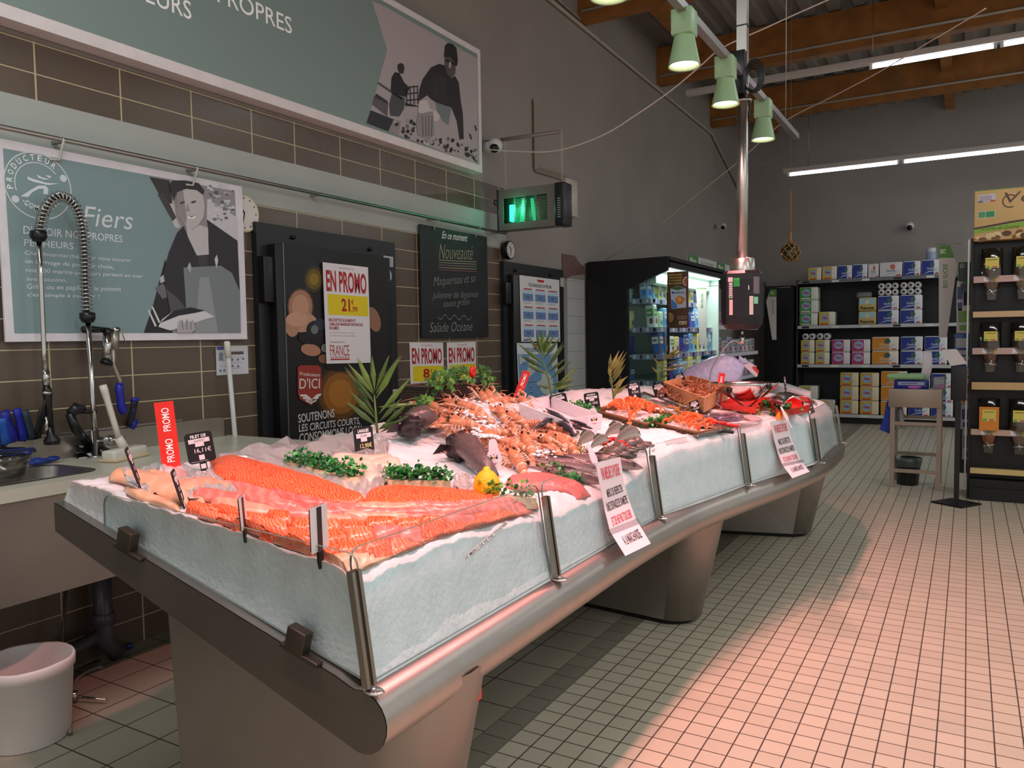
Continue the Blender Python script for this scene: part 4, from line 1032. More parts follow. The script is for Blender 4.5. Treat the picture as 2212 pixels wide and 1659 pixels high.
# ================================================================ FISH ON THE ICE
def stripes(name, col, c2, scale=70, rough=.24, bs=.5, wd=6):
    m = bpy.data.materials.new(name); m.use_nodes = True; nt = m.node_tree; b = nt.nodes['Principled BSDF']; L = nt.links.new
    tc = nt.nodes.new('ShaderNodeTexCoord'); w_ = nt.nodes.new('ShaderNodeTexWave'); w_.wave_type = 'BANDS'; w_.bands_direction = 'DIAGONAL'
    w_.inputs['Scale'].default_value = scale; w_.inputs['Distortion'].default_value = wd; w_.inputs['Detail'].default_value = 2; w_.inputs['Detail Scale'].default_value = .6
    L(tc.outputs['Object'], w_.inputs['Vector'])
    n = nt.nodes.new('ShaderNodeTexNoise'); n.inputs['Scale'].default_value = 16; n.inputs['Detail'].default_value = 4; L(tc.outputs['Object'], n.inputs['Vector'])
    cr = nt.nodes.new('ShaderNodeMix'); cr.data_type = 'RGBA'; cr.inputs[6].default_value = lin(col); cr.inputs[7].default_value = lin(c2)
    pw = nt.nodes.new('ShaderNodeMath'); pw.operation = 'POWER'; pw.inputs[1].default_value = 2; L(w_.outputs['Fac'], pw.inputs[0]); ml = nt.nodes.new('ShaderNodeMath'); ml.operation = 'MULTIPLY'; ml.use_clamp = True; L(pw.outputs[0], ml.inputs[0]); L(n.outputs['Fac'], ml.inputs[1])
    L(ml.outputs[0], cr.inputs[0]); L(cr.outputs[2], b.inputs['Base Color'])
    b.inputs['Roughness'].default_value = rough; b.inputs['Subsurface Weight'].default_value = .15; b.inputs['Subsurface Scale'].default_value = .01
    bp = nt.nodes.new('ShaderNodeBump'); bp.inputs['Strength'].default_value = bs; bp.inputs['Distance'].default_value = .004; ad = nt.nodes.new('ShaderNodeMath'); ad.operation = 'ADD'; L(w_.outputs['Fac'], ad.inputs[0]); L(n.outputs['Fac'], ad.inputs[1]); L(ad.outputs[0], bp.inputs['Height']); L(bp.outputs['Normal'], b.inputs['Normal'])
    return m


SALMON = stripes('salmon_flesh', (216, 84, 42), (244, 160, 120), 40, .28, .12, 16); SALMONB = stripes('salmon_flesh_light', (224, 104, 66), (246, 180, 150), 40, .24, .12, 9)
PINKF = stripes('white_fish_flesh', (200, 112, 102), (224, 158, 146), 12, .28, .2, 14); PINK2 = stripes('pink_fillet_flesh', (206, 96, 88), (226, 140, 128), 12, .3, .2, 14); PINK3 = stripes('cream_fillet_flesh', (212, 146, 122), (230, 178, 156), 12, .3, .2, 14); PALEF = stripes('pale_fish_flesh', (220, 168, 134), (232, 192, 164), 8, .28, .14, 14)


def fillet(name, label, pairs, h, material, group=None, dz=0.0, cat='fish fillet', n=5, wob=.004, flat=.55, col=(230, 150, 130)):
    A = [on_ice(p[0][0], p[0][1], dz) for p in pairs]; B = [on_ice(p[1][0], p[1][1], dz) for p in pairs]
    A = cat_rom(A, n); B = cat_rom(B, n); m = MB(col); vs = []; N = len(A); K = 9; sd = R.uniform(0, 50)
    for i, (a, b) in enumerate(zip(A, B)):
        u = i / (N - 1); e = min(1, (u * 7) ** .5 if u < .5 else ((1 - u) * 9) ** .5)
        for k in range(K + 1):
            s = k / K; p = b.lerp(a, s); z = h * e * (math.sin(PI * min(max(s, .001), .999)) ** flat)
            nz_ = wob * noise.noise(V((p.x * 14 + sd, p.y * 14, sd))) * (1 if 0 < k < K else 0)
            yy = max(p.y, 1.442); lm = lerp1(XF, yy) - .02; ov = p.x - lm
            if ov > -.05: z *= max(.1, 1 - (ov + .05) / .09); nz_ = 0
            xx = min(p.x, lm); zz = min(p.z, ice0(xx, yy) + .012 - (.02 if ov > -.02 else 0)) if ov > -.05 else p.z
            vs.append(V((xx, yy, zz + z + nz_ - .006)))
    fs = []
    for i in range(N - 1):
        for k in range(K): q = i * (K + 1) + k; fs.append((q, q + 1, q + K + 2, q + K + 1))
        fs.append((i * (K + 1), (i + 1) * (K + 1), (i + 1) * (K + 1) + K, i * (K + 1) + K))
    m.add(vs, fs, smooth=True)
    m.add([vs[0 + k] for k in range(K + 1)], [tuple(range(K + 1))]); m.add([vs[(N - 1) * (K + 1) + k] for k in range(K + 1)], [tuple(range(K + 1))[::-1]])
    return m.out(name, material, label=label, cat=cat, group=group)


fillet('salmon_fillet', 'whole orange salmon fillet lying left, below the black FILET DE tag', [((453, 992), (460, 1034)), ((500, 984), (500, 1044)), ((560, 996), (560, 1058)), ((620, 1013), (620, 1070)), ((680, 1031), (680, 1084)), ((730, 1051), (725, 1092)), ((775, 1075), (770, 1094)), ((790, 1085), (788, 1090))], .035, SALMON, 'whole salmon fillets', .01)
fillet('salmon_fillet', 'whole orange salmon fillet lying right, in front of the parsley and lemon', [((785, 1082), (784, 1092)), ((812, 1052), (818, 1095)), ((870, 1050), (880, 1098)), ((940, 1053), (945, 1099)), ((1000, 1059), (1005, 1098)), ((1050, 1068), (1055, 1093)), ((1085, 1077), (1088, 1086))], .03, SALMON, 'whole salmon fillets', .01)
G_W = 'pale fish fillets at the left end'
fillet('white_fish_fillet', 'pale yellowish fillet whose tail hangs over the left ice edge', [((234, 1030), (236, 1036)), ((268, 1014), (272, 1044)), ((320, 1020), (322, 1064)), ((372, 1040), (372, 1082)), ((410, 1064), (405, 1088))], .03, PALEF, G_W, .012)
fillet('white_fish_fillet', 'pale fillet behind the yellowish one, tucked against the foil', [((310, 1018), (318, 1030)), ((352, 1020), (365, 1056)), ((402, 1036), (405, 1078)), ((445, 1058), (445, 1092))], .026, PALEF, G_W, .004)
fillet('white_fish_fillet', 'narrow orange-pale fillet at the very front of the left end', [((268, 1050), (272, 1062)), ((310, 1060), (312, 1084)), ((352, 1076), (352, 1098)), ((390, 1090), (390, 1104))], .02, PALEF, G_W, .006)
D_T = [(395, 1050), (440, 1040), (500, 1048), (560, 1062), (640, 1082), (720, 1096), (800, 1096), (900, 1093), (1000, 1095), (1100, 1085), (1160, 1082)]
D_B = [(390, 1102), (480, 1110), (560, 1118), (640, 1128), (720, 1132), (800, 1136), (900, 1132), (980, 1132), (1060, 1118), (1160, 1104)]
E_B = [(395, 1116), (440, 1132), (480, 1146), (540, 1168), (620, 1192), (700, 1214), (760, 1202), (850, 1194), (920, 1174), (1000, 1152), (1100, 1126), (1165, 1110)]
F_B = [(560, 1190), (620, 1208), (700, 1236), (790, 1240), (850, 1212), (900, 1190), (990, 1160)]
idx = 0
for r_ in range(3):
    x = 402 + 40 * r_ - 30
    while x < 1120:
        w_ = R.uniform(110, 170); x1 = min(x + w_, 1160)
        if x1 - x > 60:
            P = []
            for k in range(5):
                u = k / 4; xx = x + (x1 - x) * u; t0 = lerp1(D_T, xx); t1 = lerp1(D_B, xx); v0 = t0 + (t1 - t0) * (r_ / 3 - .04) + (u - .5) * 6 * R.uniform(.4, 1); e = (.35, .85, 1, .9, .5)[k]
                mid = v0 + (t1 - t0) / 6; hh = (t1 - t0) / 5.2 * e; P.append(((xx, mid - hh), (xx + 4, mid + hh)))
            xm = (x + x1) / 2; pos = 'left' if xm < 600 else ('middle' if xm < 850 else 'right')
            fillet('white_fish_fillet', 'pink-white fillet, %s from the left in the %s row below the whole salmon' % (ORD[idx], ['back', 'middle', 'front'][r_]), P, R.uniform(.024, .036), R.choice((PINKF, PINKF, PINK2, PINK3)), 'pink-white fillets in rows', .006 + .004 * r_)
            idx += 1
        x += w_ * .72
    idx = 0
# salmon portions
for r_ in range(3):
    x = 400 + 26 * r_; idx = 0
    while x < 1095:
        w_ = R.uniform(46, 84); x1 = x + w_; xx = (x + x1) / 2; t0 = lerp1(D_B, xx) - 4; t1 = lerp1(E_B, xx)
        if t1 - t0 > 16 or r_ == 0:
            hh = max((t1 - t0) / 5.2, 7); mid = t0 + (t1 - t0) * (r_ + .5) / 3; sl_ = R.uniform(-8, 10); sk = R.uniform(-8, 8); P = []
            for k in range(4):
                u = k / 3; e = (.8, 1, 1, .75)[k]; yy = mid + sl_ * (u - .5) + (lerp1(E_B, x + w_ * u) - lerp1(E_B, xx)) * .5
                P.append(((x + w_ * u + sk, yy - hh * e), (x + w_ * u - sk * .3, yy + hh * e)))
            q = R.random()
            fillet('salmon_portion', 'cut salmon portion, %s from the left in the %s row of portions' % (ORD[min(idx, 24)], ['back', 'middle', 'front'][r_]), P, R.uniform(.026, .042), SALMON if q < .72 else (SALMONB if q < .9 else PINKF), 'cut salmon portions', .004, n=4, flat=.3); idx += 1
        x += w_ * .86
x = 565; idx = 0
while x < 960:
    w_ = R.uniform(80, 130); x1 = x + w_; P = []
    for k in range(5):
        u = k / 4; xx = x + w_ * u; t0 = lerp1(E_B, xx) - 6; t1 = lerp1(F_B, xx) - 3; e = (.3, .9, 1, .9, .4)[k]; mid = (t0 + t1) / 2 + R.uniform(-2, 2); hh = max((t1 - t0) / 2 * e, 3) + 3; P.append(((xx, mid - hh), (xx + 3, mid + hh)))
    fillet('white_fish_fillet', 'pale fillet lying %s from the left in the front row against the glass' % ORD[idx], P, .024, PALEF, 'pale fillets along the glass', .004); idx += 1
    x += w_ * .62
SQ_ = [[((715, 990), (712, 998)), ((750, 985), (750, 1000)), ((800, 988), (795, 1008)), ((850, 984), (848, 996))], [((730, 1000), (726, 1015)), ((780, 998), (775, 1030)), ((815, 1008), (812, 1036))], [((800, 1000), (795, 1016)), ((840, 990), (838, 1012)), ((866, 996), (864, 1012))], [((775, 1022), (772, 1034)), ((800, 1022), (798, 1042)), ((822, 1030), (820, 1042))], [((745, 992), (742, 1006)), ((775, 990), (772, 1012)), ((810, 1002), (806, 1016))]]
for i, P in enumerate(SQ_):
    fillet('squid_piece', ['long white squid piece lying at the back between parsley strips', 'broad white squid piece beside the left parsley strip', 'white squid piece nearest to the ice on the right', 'small white squid piece in front, between the two parsley strips', 'white squid piece on top in the middle of the heap'][i], P, .03, stripes('squid_flesh%d' % i, (238, 196, 176), (244, 212, 196), 6, .24, .1, 10) if i == 0 else bpy.data.materials['squid_flesh0'], 'white squid pieces', .012 + .008 * (i == 4), cat='squid')
# crinkled foil
FOIL = mat('crinkled_foil', (226, 224, 224), rough=.22, metal=.6, var=(30, .05))


def foil(label, top, bot, nu, nv, amp):
    m = MB(); T = [V((a, b, 0)) for a, b in top]; B = [V((a, b, 0)) for a, b in bot]

    def at(P, u):
        x = u * (len(P) - 1); i = min(int(x), len(P) - 2); return P[i].lerp(P[i + 1], x - i)
    g = []
    for i in range(nu + 1):
        for j in range(nv + 1):
            p = at(T, i / nu).lerp(at(B, i / nu), j / nv) + V((R.uniform(-2, 2), R.uniform(-1, 1), 0)); q = on_ice(p.x, p.y, .012); q.z += R.uniform(-amp, amp) + .02 * noise.noise(q * 12) + .006; g.append(q)
    fs = []
    for i in range(nu):
        for j in range(nv):
            a = i * (nv + 1) + j
            if R.random() < .5: fs += [(a, a + nv + 1, a + nv + 2), (a, a + nv + 2, a + 1)]
            else: fs += [(a, a + nv + 1, a + 1), (a + 1, a + nv + 1, a + nv + 2)]
    m.add(g, fs); o = m.out('foil_sheet', FOIL, label=label, cat='foil', group='crumpled foil sheets')
    s = o.modifiers.new('thick', 'SOLIDIFY'); s.thickness = .0008
    return o


foil('large crumpled foil sheet behind the left whole salmon fillet', [(470, 986), (560, 964), (640, 952), (720, 942), (790, 938), (835, 945), (840, 970)], [(500, 1000), (590, 1018), (690, 1048), (770, 1082), (795, 1086), (815, 1062), (835, 1045)], 24, 9, .014)
foil('small crumpled foil corner left of the lemon', [(978, 1032), (1000, 1030), (1024, 1036), (1040, 1050)], [(985, 1062), (1005, 1066), (1030, 1076), (1085, 1082)], 12, 8, .012)
foil('crumpled foil strip under the pale fillets at the left end', [(262, 1020), (330, 1008), (390, 1010), (440, 1018), (470, 1030)], [(280, 1060), (340, 1070), (410, 1078), (470, 1078), (520, 1072)], 26, 10, .008)
foil('foil edge showing under the ivy sprig behind the glass', [(1030, 1076), (1070, 1072), (1110, 1078)], [(1040, 1092), (1080, 1092), (1115, 1090)], 10, 4, .007)


# ---- parsley borders: cream foot with plastic parsley
def parsley(label, a, b, hpx=26, foot=True, dens=420, group='plastic parsley borders', leafc=((46, 136, 66), (70, 166, 80), (34, 108, 52))):
    A = on_ice(*a, .0); B = on_ice(*b, .0); d = (B - A); L = d.length; t = thing('parsley_border', label, 'garnish', A.lerp(B, .5), group=group); dn = d / L; sd = V((-dn.y, dn.x, 0)).normalized()
    if foot:
        m = MB((216, 194, 160)); vs = []
        for p in (A, B):
            for u, z in ((-.035, -.01), (.035, -.01), (.03, .028), (-.03, .028)): vs.append(p + sd * u + V((0, 0, z)))
        m.add(vs, [(0, 1, 2, 3)[::-1], (4, 5, 6, 7), (0, 1, 5, 4), (1, 2, 6, 5), (2, 3, 7, 6), (3, 0, 4, 7)]); m.out('foot', PLAST(), t, world=True)
    m = MB(); hz = .026 if foot else .0
    for _ in range(dens):
        p = A + d * R.random() + sd * R.gauss(0, .024) + V((0, 0, hz + abs(R.gauss(.018, .014)))); c = R.choice(leafc); q = R.uniform(0, 2 * PI); up = R.uniform(.2, 1)
        ax = V((math.cos(q), math.sin(q), up)).normalized(); ay = ax.orthogonal().normalized(); s = R.uniform(.012, .022)
        for k in range(3):
            r1 = ay * math.cos(k * 1.1 - 1.1) + ax.cross(ay) * math.sin(k * 1.1 - 1.1) * .6; e = (ax + r1 * .7).normalized(); w_ = e.cross(V((.3, .2, 1))).normalized()
            m.add([p, p + e * s * .6 + w_ * s * .3, p + e * s, p + e * s * .6 - w_ * s * .3], [(0, 1, 2, 3)], c)
    m.out('foliage', LEAF(), t, world=True)
    return t


parsley('left parsley strip on a cream foot in front of the foil', (634, 1010), (772, 1048)); parsley('right parsley strip on a cream foot behind the salmon', (832, 1052), (966, 1052))
parsley('parsley clump behind the second glass, right of the pink fish', (1180, 1022), (1250, 1052), foot=False, dens=320); parsley('parsley strip beside the back shrimp basket, near the white sign', (1238, 888), (1290, 908), dens=200)
parsley('parsley clump in front of the back shrimp basket', (1390, 924), (1450, 912), foot=False, dens=300); parsley('parsley strip below the red tray at the far end', (1645, 886), (1705, 896), dens=320); parsley('short parsley strip behind the last glass', (1672, 900), (1716, 898), foot=False, dens=160)
parsley('ivy sprig on a cream foot behind the first glass post', (1040, 1086), (1150, 1090), dens=90, leafc=((70, 140, 50), (110, 160, 60), (60, 116, 44)))
# lemon and orange half
c = on_ice(1052, 1066, .02); t = thing('lemon', 'whole yellow lemon standing on the ice by the crumpled foil', 'lemon', c); m = MB(); m.lathe([(.001, -.05), (.028, -.045), (.045, -.02), (.049, .005), (.043, .035), (.026, .056), (.014, .064), (.010, .074), (.001, .078)], (0, 0, .02), 32); m.out('peel', mat('lemon_peel', (236, 184, 20), rough=.4, bump=(120, .4), var=(20, .06)), t)
c = on_ice(1691, 908, .0); m = MB(); m.lathe([(.001, .0), (.04, 0), (.045, .02), (.03, .05), (.01, .062), (.001, .064)], c, 20); m.out('orange_half', mat('orange_peel', (238, 150, 30), rough=.4, bump=(100, .4)), label='orange citrus half above the far warning sheet', cat='citrus')


# ---- creatures
def fishmesh(L, H, W, cols, bend=0.0, K=14, S=14, mouth=False):
    m = MB(); vs = []; fs = []; cs = []
    prof = [(0, .10), (.04, .42), (.12, .78), (.25, 1), (.42, .98), (.6, .74), (.78, .42), (.9, .22), (1, .16)]
    for i in range(K + 1):
        u = i / K; r = lerp1(prof, u); x = L * (.5 - u)
        for k in range(S):
            t = 2 * PI * k / S; vs.append(V((x, math.cos(t) * W / 2 * r, math.sin(t) * H / 2 * r + bend * 4 * (u - .5) ** 2 * -L)))
    for i in range(K):
        for k in range(S): m.add([vs[i * S + k], vs[i * S + (k + 1) % S], vs[(i + 1) * S + (k + 1) % S], vs[(i + 1) * S + k]], [(0, 1, 2, 3)], cols[0] if 1 <= k < S / 2 - 1 else (cols[1] if k in (0, S // 2 - 1) else cols[2]), True)
    m.add(vs[:S], [tuple(range(S))], cols[1])
    z0 = -bend * L
    return m, z0


def tag_fish(root, L, H, W, cols, bend, tailc):
    m, z0 = fishmesh(L, H, W, cols, bend); m.out('body', SHELL(), root)
    m = MB(tailc); m.add([V((-L * .48, .002, z0)), V((-L * .62, .0, z0 + H * .45)), V((-L * .57, 0, z0)), V((-L * .62, 0, z0 - H * .45)), V((-L * .48, -.002, z0))], [(0, 1, 2), (0, 2, 3)]); m.out('tail_fin', SHELL(), root)
    m = MB(tailc); m.add([V((L * .2, 0, H * .47)), V((L * .05, 0, H * .66)), V((-L * .15, 0, H * .5)), V((-L * .16, 0, H * .34))], [(0, 1, 2, 3)]); m.out('dorsal_fin', SHELL(), root)
    m = MB((20, 18, 18))
    for s in (-1, 1): m.ell((L * .40, s * W * .30, H * .10 - bend * L * .62), (H * .06, W * .07, H * .07), seg=8)
    m.out('eye', SHELL(), root)
    return root


def orient(a, b):
    """matrix at a->b on the ice, x axis pointing to b"""
    d = (b - a).normalized(); up = V((0, 0, 1)); y = up.cross(d).normalized(); z = d.cross(y); M = Matrix((d.to_4d(), y.to_4d(), z.to_4d(), V((0, 0, 0, 1)))).transposed()
    for i in range(3): M[3][i] = 0
    M.translation = (a + b) / 2; return M


def put(o, M):
    o.matrix_world = M; return o


GREY = ((112, 106, 98), (150, 142, 132), (196, 186, 178))
br0 = thing('sea_bream', 'grey sea bream arching up nearest to the octopus heap', 'fish', group='four sea breams'); tag_fish(br0, .30, .11, .05, GREY, .16, (90, 84, 78))
BR = [(((1240, 962), (1284, 930)), 'grey sea bream at the left, beside the red flowers'), (((1268, 966), (1314, 938)), 'grey sea bream second from the left, its back arched'), (((1300, 938), (1348, 916)), 'grey sea bream behind the others, near the orange prawns'), (((1318, 955), (1382, 924)), 'grey sea bream at the right, largest of the four')]
for i, ((a, b), l) in enumerate(BR):
    A, B = on_ice(*a, .05), on_ice(*b, .075); o = br0 if i == 0 else dup(br0, l); o['label'] = l; M = orient(A, B); s = (B - A).length / .30 * 1.0; put(o, M @ Matrix.Scale(s, 4))
HK = ((96, 76, 80), (132, 104, 104), (180, 150, 148))
hk0 = thing('hake', 'x', 'fish', group='long grey hakes in the middle'); tag_fish(hk0, .62, .085, .10, HK, .02, (80, 66, 70))
for i, ((a, b), l) in enumerate([(((1120, 985), (1300, 1012)), 'long grey-pink hake lying uppermost below the langoustines'), (((1130, 1004), (1310, 1040)), 'long grey-pink hake lying behind the parsley clump'), (((1210, 978), (1390, 1008)), 'long grey-pink hake lying under the octopus heap')]):
    A, B = on_ice(*a, .03), on_ice(*b, .03); o = hk0 if i == 0 else dup(hk0, l); o['label'] = l; M = orient(A, B); put(o, M @ Matrix.Scale((B - A).length / .62, 4))
# dark monkfish
def monk(label, a, b, tail):
    A = on_ice(*a, .09); B = on_ice(*b, .03); t = thing('monkfish', label, 'fish', (A + B) / 2, group='two dark monkfish'); d = B - A
    m = MB((46, 36, 40)); T_ = [(-.14, .012), (0, .046), (.3, .062), (.65, .055), (.9, .034), (1.0, .016)]; m.tube([A + d * (-.14 + 1.14 * k / 22) for k in range(23)], [lerp1(T_, -.14 + 1.14 * k / 22) for k in range(23)], 24); n0 = len(m.v)
    for i in range(n0): m.v[i] = m.v[i] + (m.v[i] - (A + B) / 2).normalized() * (.022 * noise.noise(m.v[i] * 22) + .012 * noise.noise(m.v[i] * 60))
    m.out('head', SHELL(), t, world=True)
    E = on_ice(*tail, .035); m = MB((94, 80, 80)); m.tube([A + d * .2, A.lerp(E, .35) + V((0, 0, .02)), A.lerp(E, .7), E], [.05, .055, .04, .012], 12); m.out('body', SHELL(), t, world=True)
    m = MB((40, 30, 34))
    for s in (-1, 1): p = A + d * .35; m.add([p, p + V((.02 * s, .10 * s, .02)), p + V((-.04, .13 * s, -.02)), p + d * .3], [(0, 1, 2, 3)])
    m.out('side_fin', SHELL(), t, world=True)
    m = MB((170, 130, 130)); m.ell(A + d * .12 + V((.045, -.02, .03)), (.008, .008, .006), seg=8); m.ell(A + d * .15 + V((.02, .05, .035)), (.008, .008, .006), seg=8); m.out('eye', SHELL(), t, world=True)


monk('dark monkfish head at the back, left of the ivy basket', (884, 893), (896, 946), (960, 930)); monk('dark monkfish head in front, left of the langoustine heap', (985, 950), (998, 990), (1072, 1028))
fillet('pink_fish_fillet', 'folded pink fillet with grey skin behind the second glass', [((1090, 1044), (1096, 1052)), ((1120, 1030), (1130, 1060)), ((1170, 1026), (1180, 1062)), ((1225, 1040), (1235, 1068)), ((1290, 1066), (1290, 1080))], .04, stripes('pink_flesh', (214, 104, 100), (236, 160, 152), 40), None, .006)
# langoustines
def langoustine(root):
    c1, c2, c3 = (200, 132, 98), (218, 170, 142), (228, 190, 168)
    m = MB(); m.tube([(.092, 0, .012), (.075, 0, .010), (.055, 0, .008), (.03, 0, .006), (.0, 0, .006)], [.002, .008, .0145, .0165, .015], 10, c1, flat=1.05); m.out('carapace', SHELL(), root)
    m = MB()
    for k in range(6):
        x = -.002 - k * .0145; z = .006 - .0009 * k * k; r = .0155 - .0013 * k; m.tube([(x + .002, 0, z), (x - .003, 0, z), (x - .011, 0, z - .0006 * k), (x - .0145, 0, z - .001 * k)], [r * .86, r, r * .97, r * .82], 10, c1 if k % 2 == 0 else c2)
    m.out('abdomen', SHELL(), root)
    m = MB()
    for a in (-40, -20, 0, 20, 40): t = math.radians(a); m.ell((-.100 - .012 * math.cos(t), .018 * math.sin(t), -.024), (.015, .006, .002), c2, 8, Matrix.Rotation(-t, 3, 'Z'))
    m.out('tail_fan', SHELL(), root)
    for s in (-1, 1):
        m = MB(); m.tube([(.06, .012 * s, .0), (.082, .028 * s, .004), (.095, .03 * s, .002), (.10, .028 * s, .002)], [.004, .0045, .0045, .004], 6, c2); m.tube([(.098, .028 * s, .002), (.112, .027 * s, .001), (.13, .024 * s, -.002), (.155, .02 * s, -.006)], [.004, .0075, .006, .0012], 7, c1); m.tube([(.126, .03 * s, -.002), (.14, .031 * s, -.003), (.153, .024 * s, -.006)], [.003, .003, .001], 6, c3)
        m.out('claw', SHELL(), root)
    m = MB()
    for s in (-1, 1):
        for k in range(4): m.tube([(.05 - k * .012, .012 * s, .0), (.055 - k * .014, .034 * s, .006), (.06 - k * .018, .052 * s, -.014)], [.0022, .002, .001], 5, c3)
    m.ell((.035, 0, .0), (.03, .012, .004), c3, 6); m.out("walking_legs", SHELL(), root)
    m = MB()
    for s in (-1, 1): m.tube([(.086, .004 * s, .014), (.11, .014 * s, .022), (.13, .034 * s, .012), (.16, .06 * s, -.004)], [.0014, .0011, .0009, .0006], 4, (226, 150, 110))
    m.out('antennae', SHELL(), root)
    m = MB((16, 14, 14))
    for s in (-1, 1): m.ell((.078, .010 * s, .016), (.005, .004, .0045), seg=8)
    m.out('eye', SHELL(), root)


lg0 = thing('langoustine', 'x', 'langoustine', group='heap of langoustines'); langoustine(lg0)
LP = [(952, 890), (985, 884), (1020, 880), (1060, 884), (1100, 886), (1140, 888), (962, 908), (1000, 900), (1040, 898), (1080, 900), (1120, 902), (1160, 902), (1190, 914), (980, 922), (1018, 918), (1056, 916), (1096, 918), (1136, 920), (1172, 924), (1206, 930), (1000, 938), (1034, 934), (1072, 934), (1112, 936), (1150, 938), (1186, 942), (1216, 948), (1040, 952), (1076, 952), (1112, 954), (1150, 956), (1186, 960), (1226, 966), (1062, 968), (1098, 970), (1130, 972), (1166, 974), (1200, 976), (1084, 986), (1116, 990), (1148, 988), (1120, 1004), (1008, 892), (1048, 908), (1088, 926), (1126, 946), (1064, 942), (1104, 962), (1030, 926), (1142, 968), (990, 910), (1160, 948)]
A0 = on_ice(1010, 890); B0 = on_ice(1070, 935); yaw0 = math.atan2(A0.y - B0.y, A0.x - B0.x)
ring = ['at the back edge of the heap', 'in the back half of the heap', 'in the middle of the heap', 'in the front half of the heap', 'at the front edge of the heap']
LP_s = sorted(range(len(LP)), key=lambda i: (int((LP[i][1] - 878) / 26), LP[i][0])); cnt = {}
for i in LP_s:
    a, b = LP[i]; up = i >= 42; p = on_ice(a, b, .02 + (.035 if up else 0) + R.uniform(0, .012)); rw = min(int((b - 878) / 26), 4); cnt[rw] = cnt.get(rw, 0) + 1
    l = 'langoustine %s, %s from the left' % (ring[rw], ORD[cnt[rw] - 1]); o = lg0 if i == LP_s[0] else dup(lg0, l); o['label'] = l
    an = math.radians(30) + R.gauss(0, .38) + (PI if R.random() < .12 else 0); nn = V((CAM.x - p.x, CAM.y - p.y, 0)).normalized() * .42 + V((0, 0, .9)); ca, sa = 40 * math.cos(an), 40 * math.sin(an)
    q_ = R.uniform(1.0, 1.25); M = orient(onP(a + ca, b + sa, p, nn), onP(a - ca, b - sa, p, nn)); M.translation = p; put(o, M @ Matrix.Rotation(R.uniform(-.6, .6), 4, 'X') @ Matrix.Diagonal((q_, q_ * 1.3, q_ * 1.3, 1)))
# loose ice strewn over the langoustines
m = MB()
for _ in range(520):
    u = R.random(); a, b = R.choice((((1000, 880), (1180, 985)), ((1010, 876), (1110, 930)))); p = on_ice(a[0] + (b[0] - a[0]) * u + R.gauss(0, 11), a[1] + (b[1] - a[1]) * u + R.gauss(0, 5), .048); s = R.uniform(.006, .014); m.ell(p, (s, s * R.uniform(.7, 1.3), s * .5), seg=5)
m.out('loose_ice', ICE, label='loose ice strewn over the langoustine heap', cat='ice', kind='stuff')
# ================================================================ TRAYS, SIGNS, PLANTS ON THE COUNTER
def quad_frame(px4, dz=0.0):
    Q = [on_ice(a, b, dz) for a, b in px4]
    for q in Q: q.x = min(q.x, lerp1(XF, q.y) - .04)
    return Q


def open_box(m, Q, h, th=.008, flare=1.0, col=None, floor_z=.0):
    c = sum(Q, V()) / 4; zz = sum(q.z for q in Q) / 4
    B = [V((q.x, q.y, q.z + floor_z)) for q in Q]; T = [c + (q - c) * flare + V((0, 0, h)) for q in B]; Bi = [c + (q - c) * (1 - th * 8) + V((0, 0, th)) for q in B]; Ti = [c + (t - c) * (1 - th * 7) for t in T]
    for i in range(4): Ti[i].z = T[i].z
    m.add(B + T + Bi + Ti, [(3, 2, 1, 0), (8, 9, 10, 11)] + sum([[(i, (i + 1) % 4, 4 + (i + 1) % 4, 4 + i), (12 + i, 12 + (i + 1) % 4, 8 + (i + 1) % 4, 8 + i), (4 + i, 4 + (i + 1) % 4, 12 + (i + 1) % 4, 12 + i)] for i in range(4)], []), col)


def weave(m, Q, h, flare, col, nu=26, nv=7, amp=.004):
    c = sum(Q, V()) / 4; T = [c + (q - c) * flare + V((0, 0, h)) for q in Q]
    for i in range(4):
        a, b, ta, tb = Q[i], Q[(i + 1) % 4], T[i], T[(i + 1) % 4]; n = (b - a).cross(V((0, 0, 1))).normalized()
        m.grid(lambda u, v: (a.lerp(b, u)).lerp(ta.lerp(tb, u), v) + n * (amp * (1 if (int(round(u * nu)) + int(round(v * nv))) % 2 else -1)), nu, nv, col, smooth=True)
        for q in range(nu * nv): m.c[len(m.f) - nu * nv + q] = lin(col if (q // nv + q % nv) % 2 else tuple(c_ * .45 for c_ in col))
        m.tube([ta, tb], .007, 6, col)
    m.add(Q, [(0, 1, 2, 3)], col)


WICK = lambda: mat('wicker', rough=.5, attr=True, var=(60, .3))
# black ivy basket
XBK = -2.34; a_ = onX(934, 890, XBK); b_ = onX(1040, 876, XBK); zt_ = onX(985, 830, XBK).z
ivb = thing('ivy_basket', 'black wicker basket with ivy and a red rose behind the langoustines', 'basket', (XBK - .1, (a_.y + b_.y) / 2, ice0(XBK, a_.y)))
z0 = 1.20; Q = [V((XBK, a_.y, z0)), V((XBK, b_.y, z0)), V((XBK - .19, b_.y, z0)), V((XBK - .19, a_.y, z0))]
m = MB(); weave(m, Q, zt_ - z0, 1.06, (84, 66, 60), 34, 13, .005); m.out('wicker', WICK(), ivb, world=True)


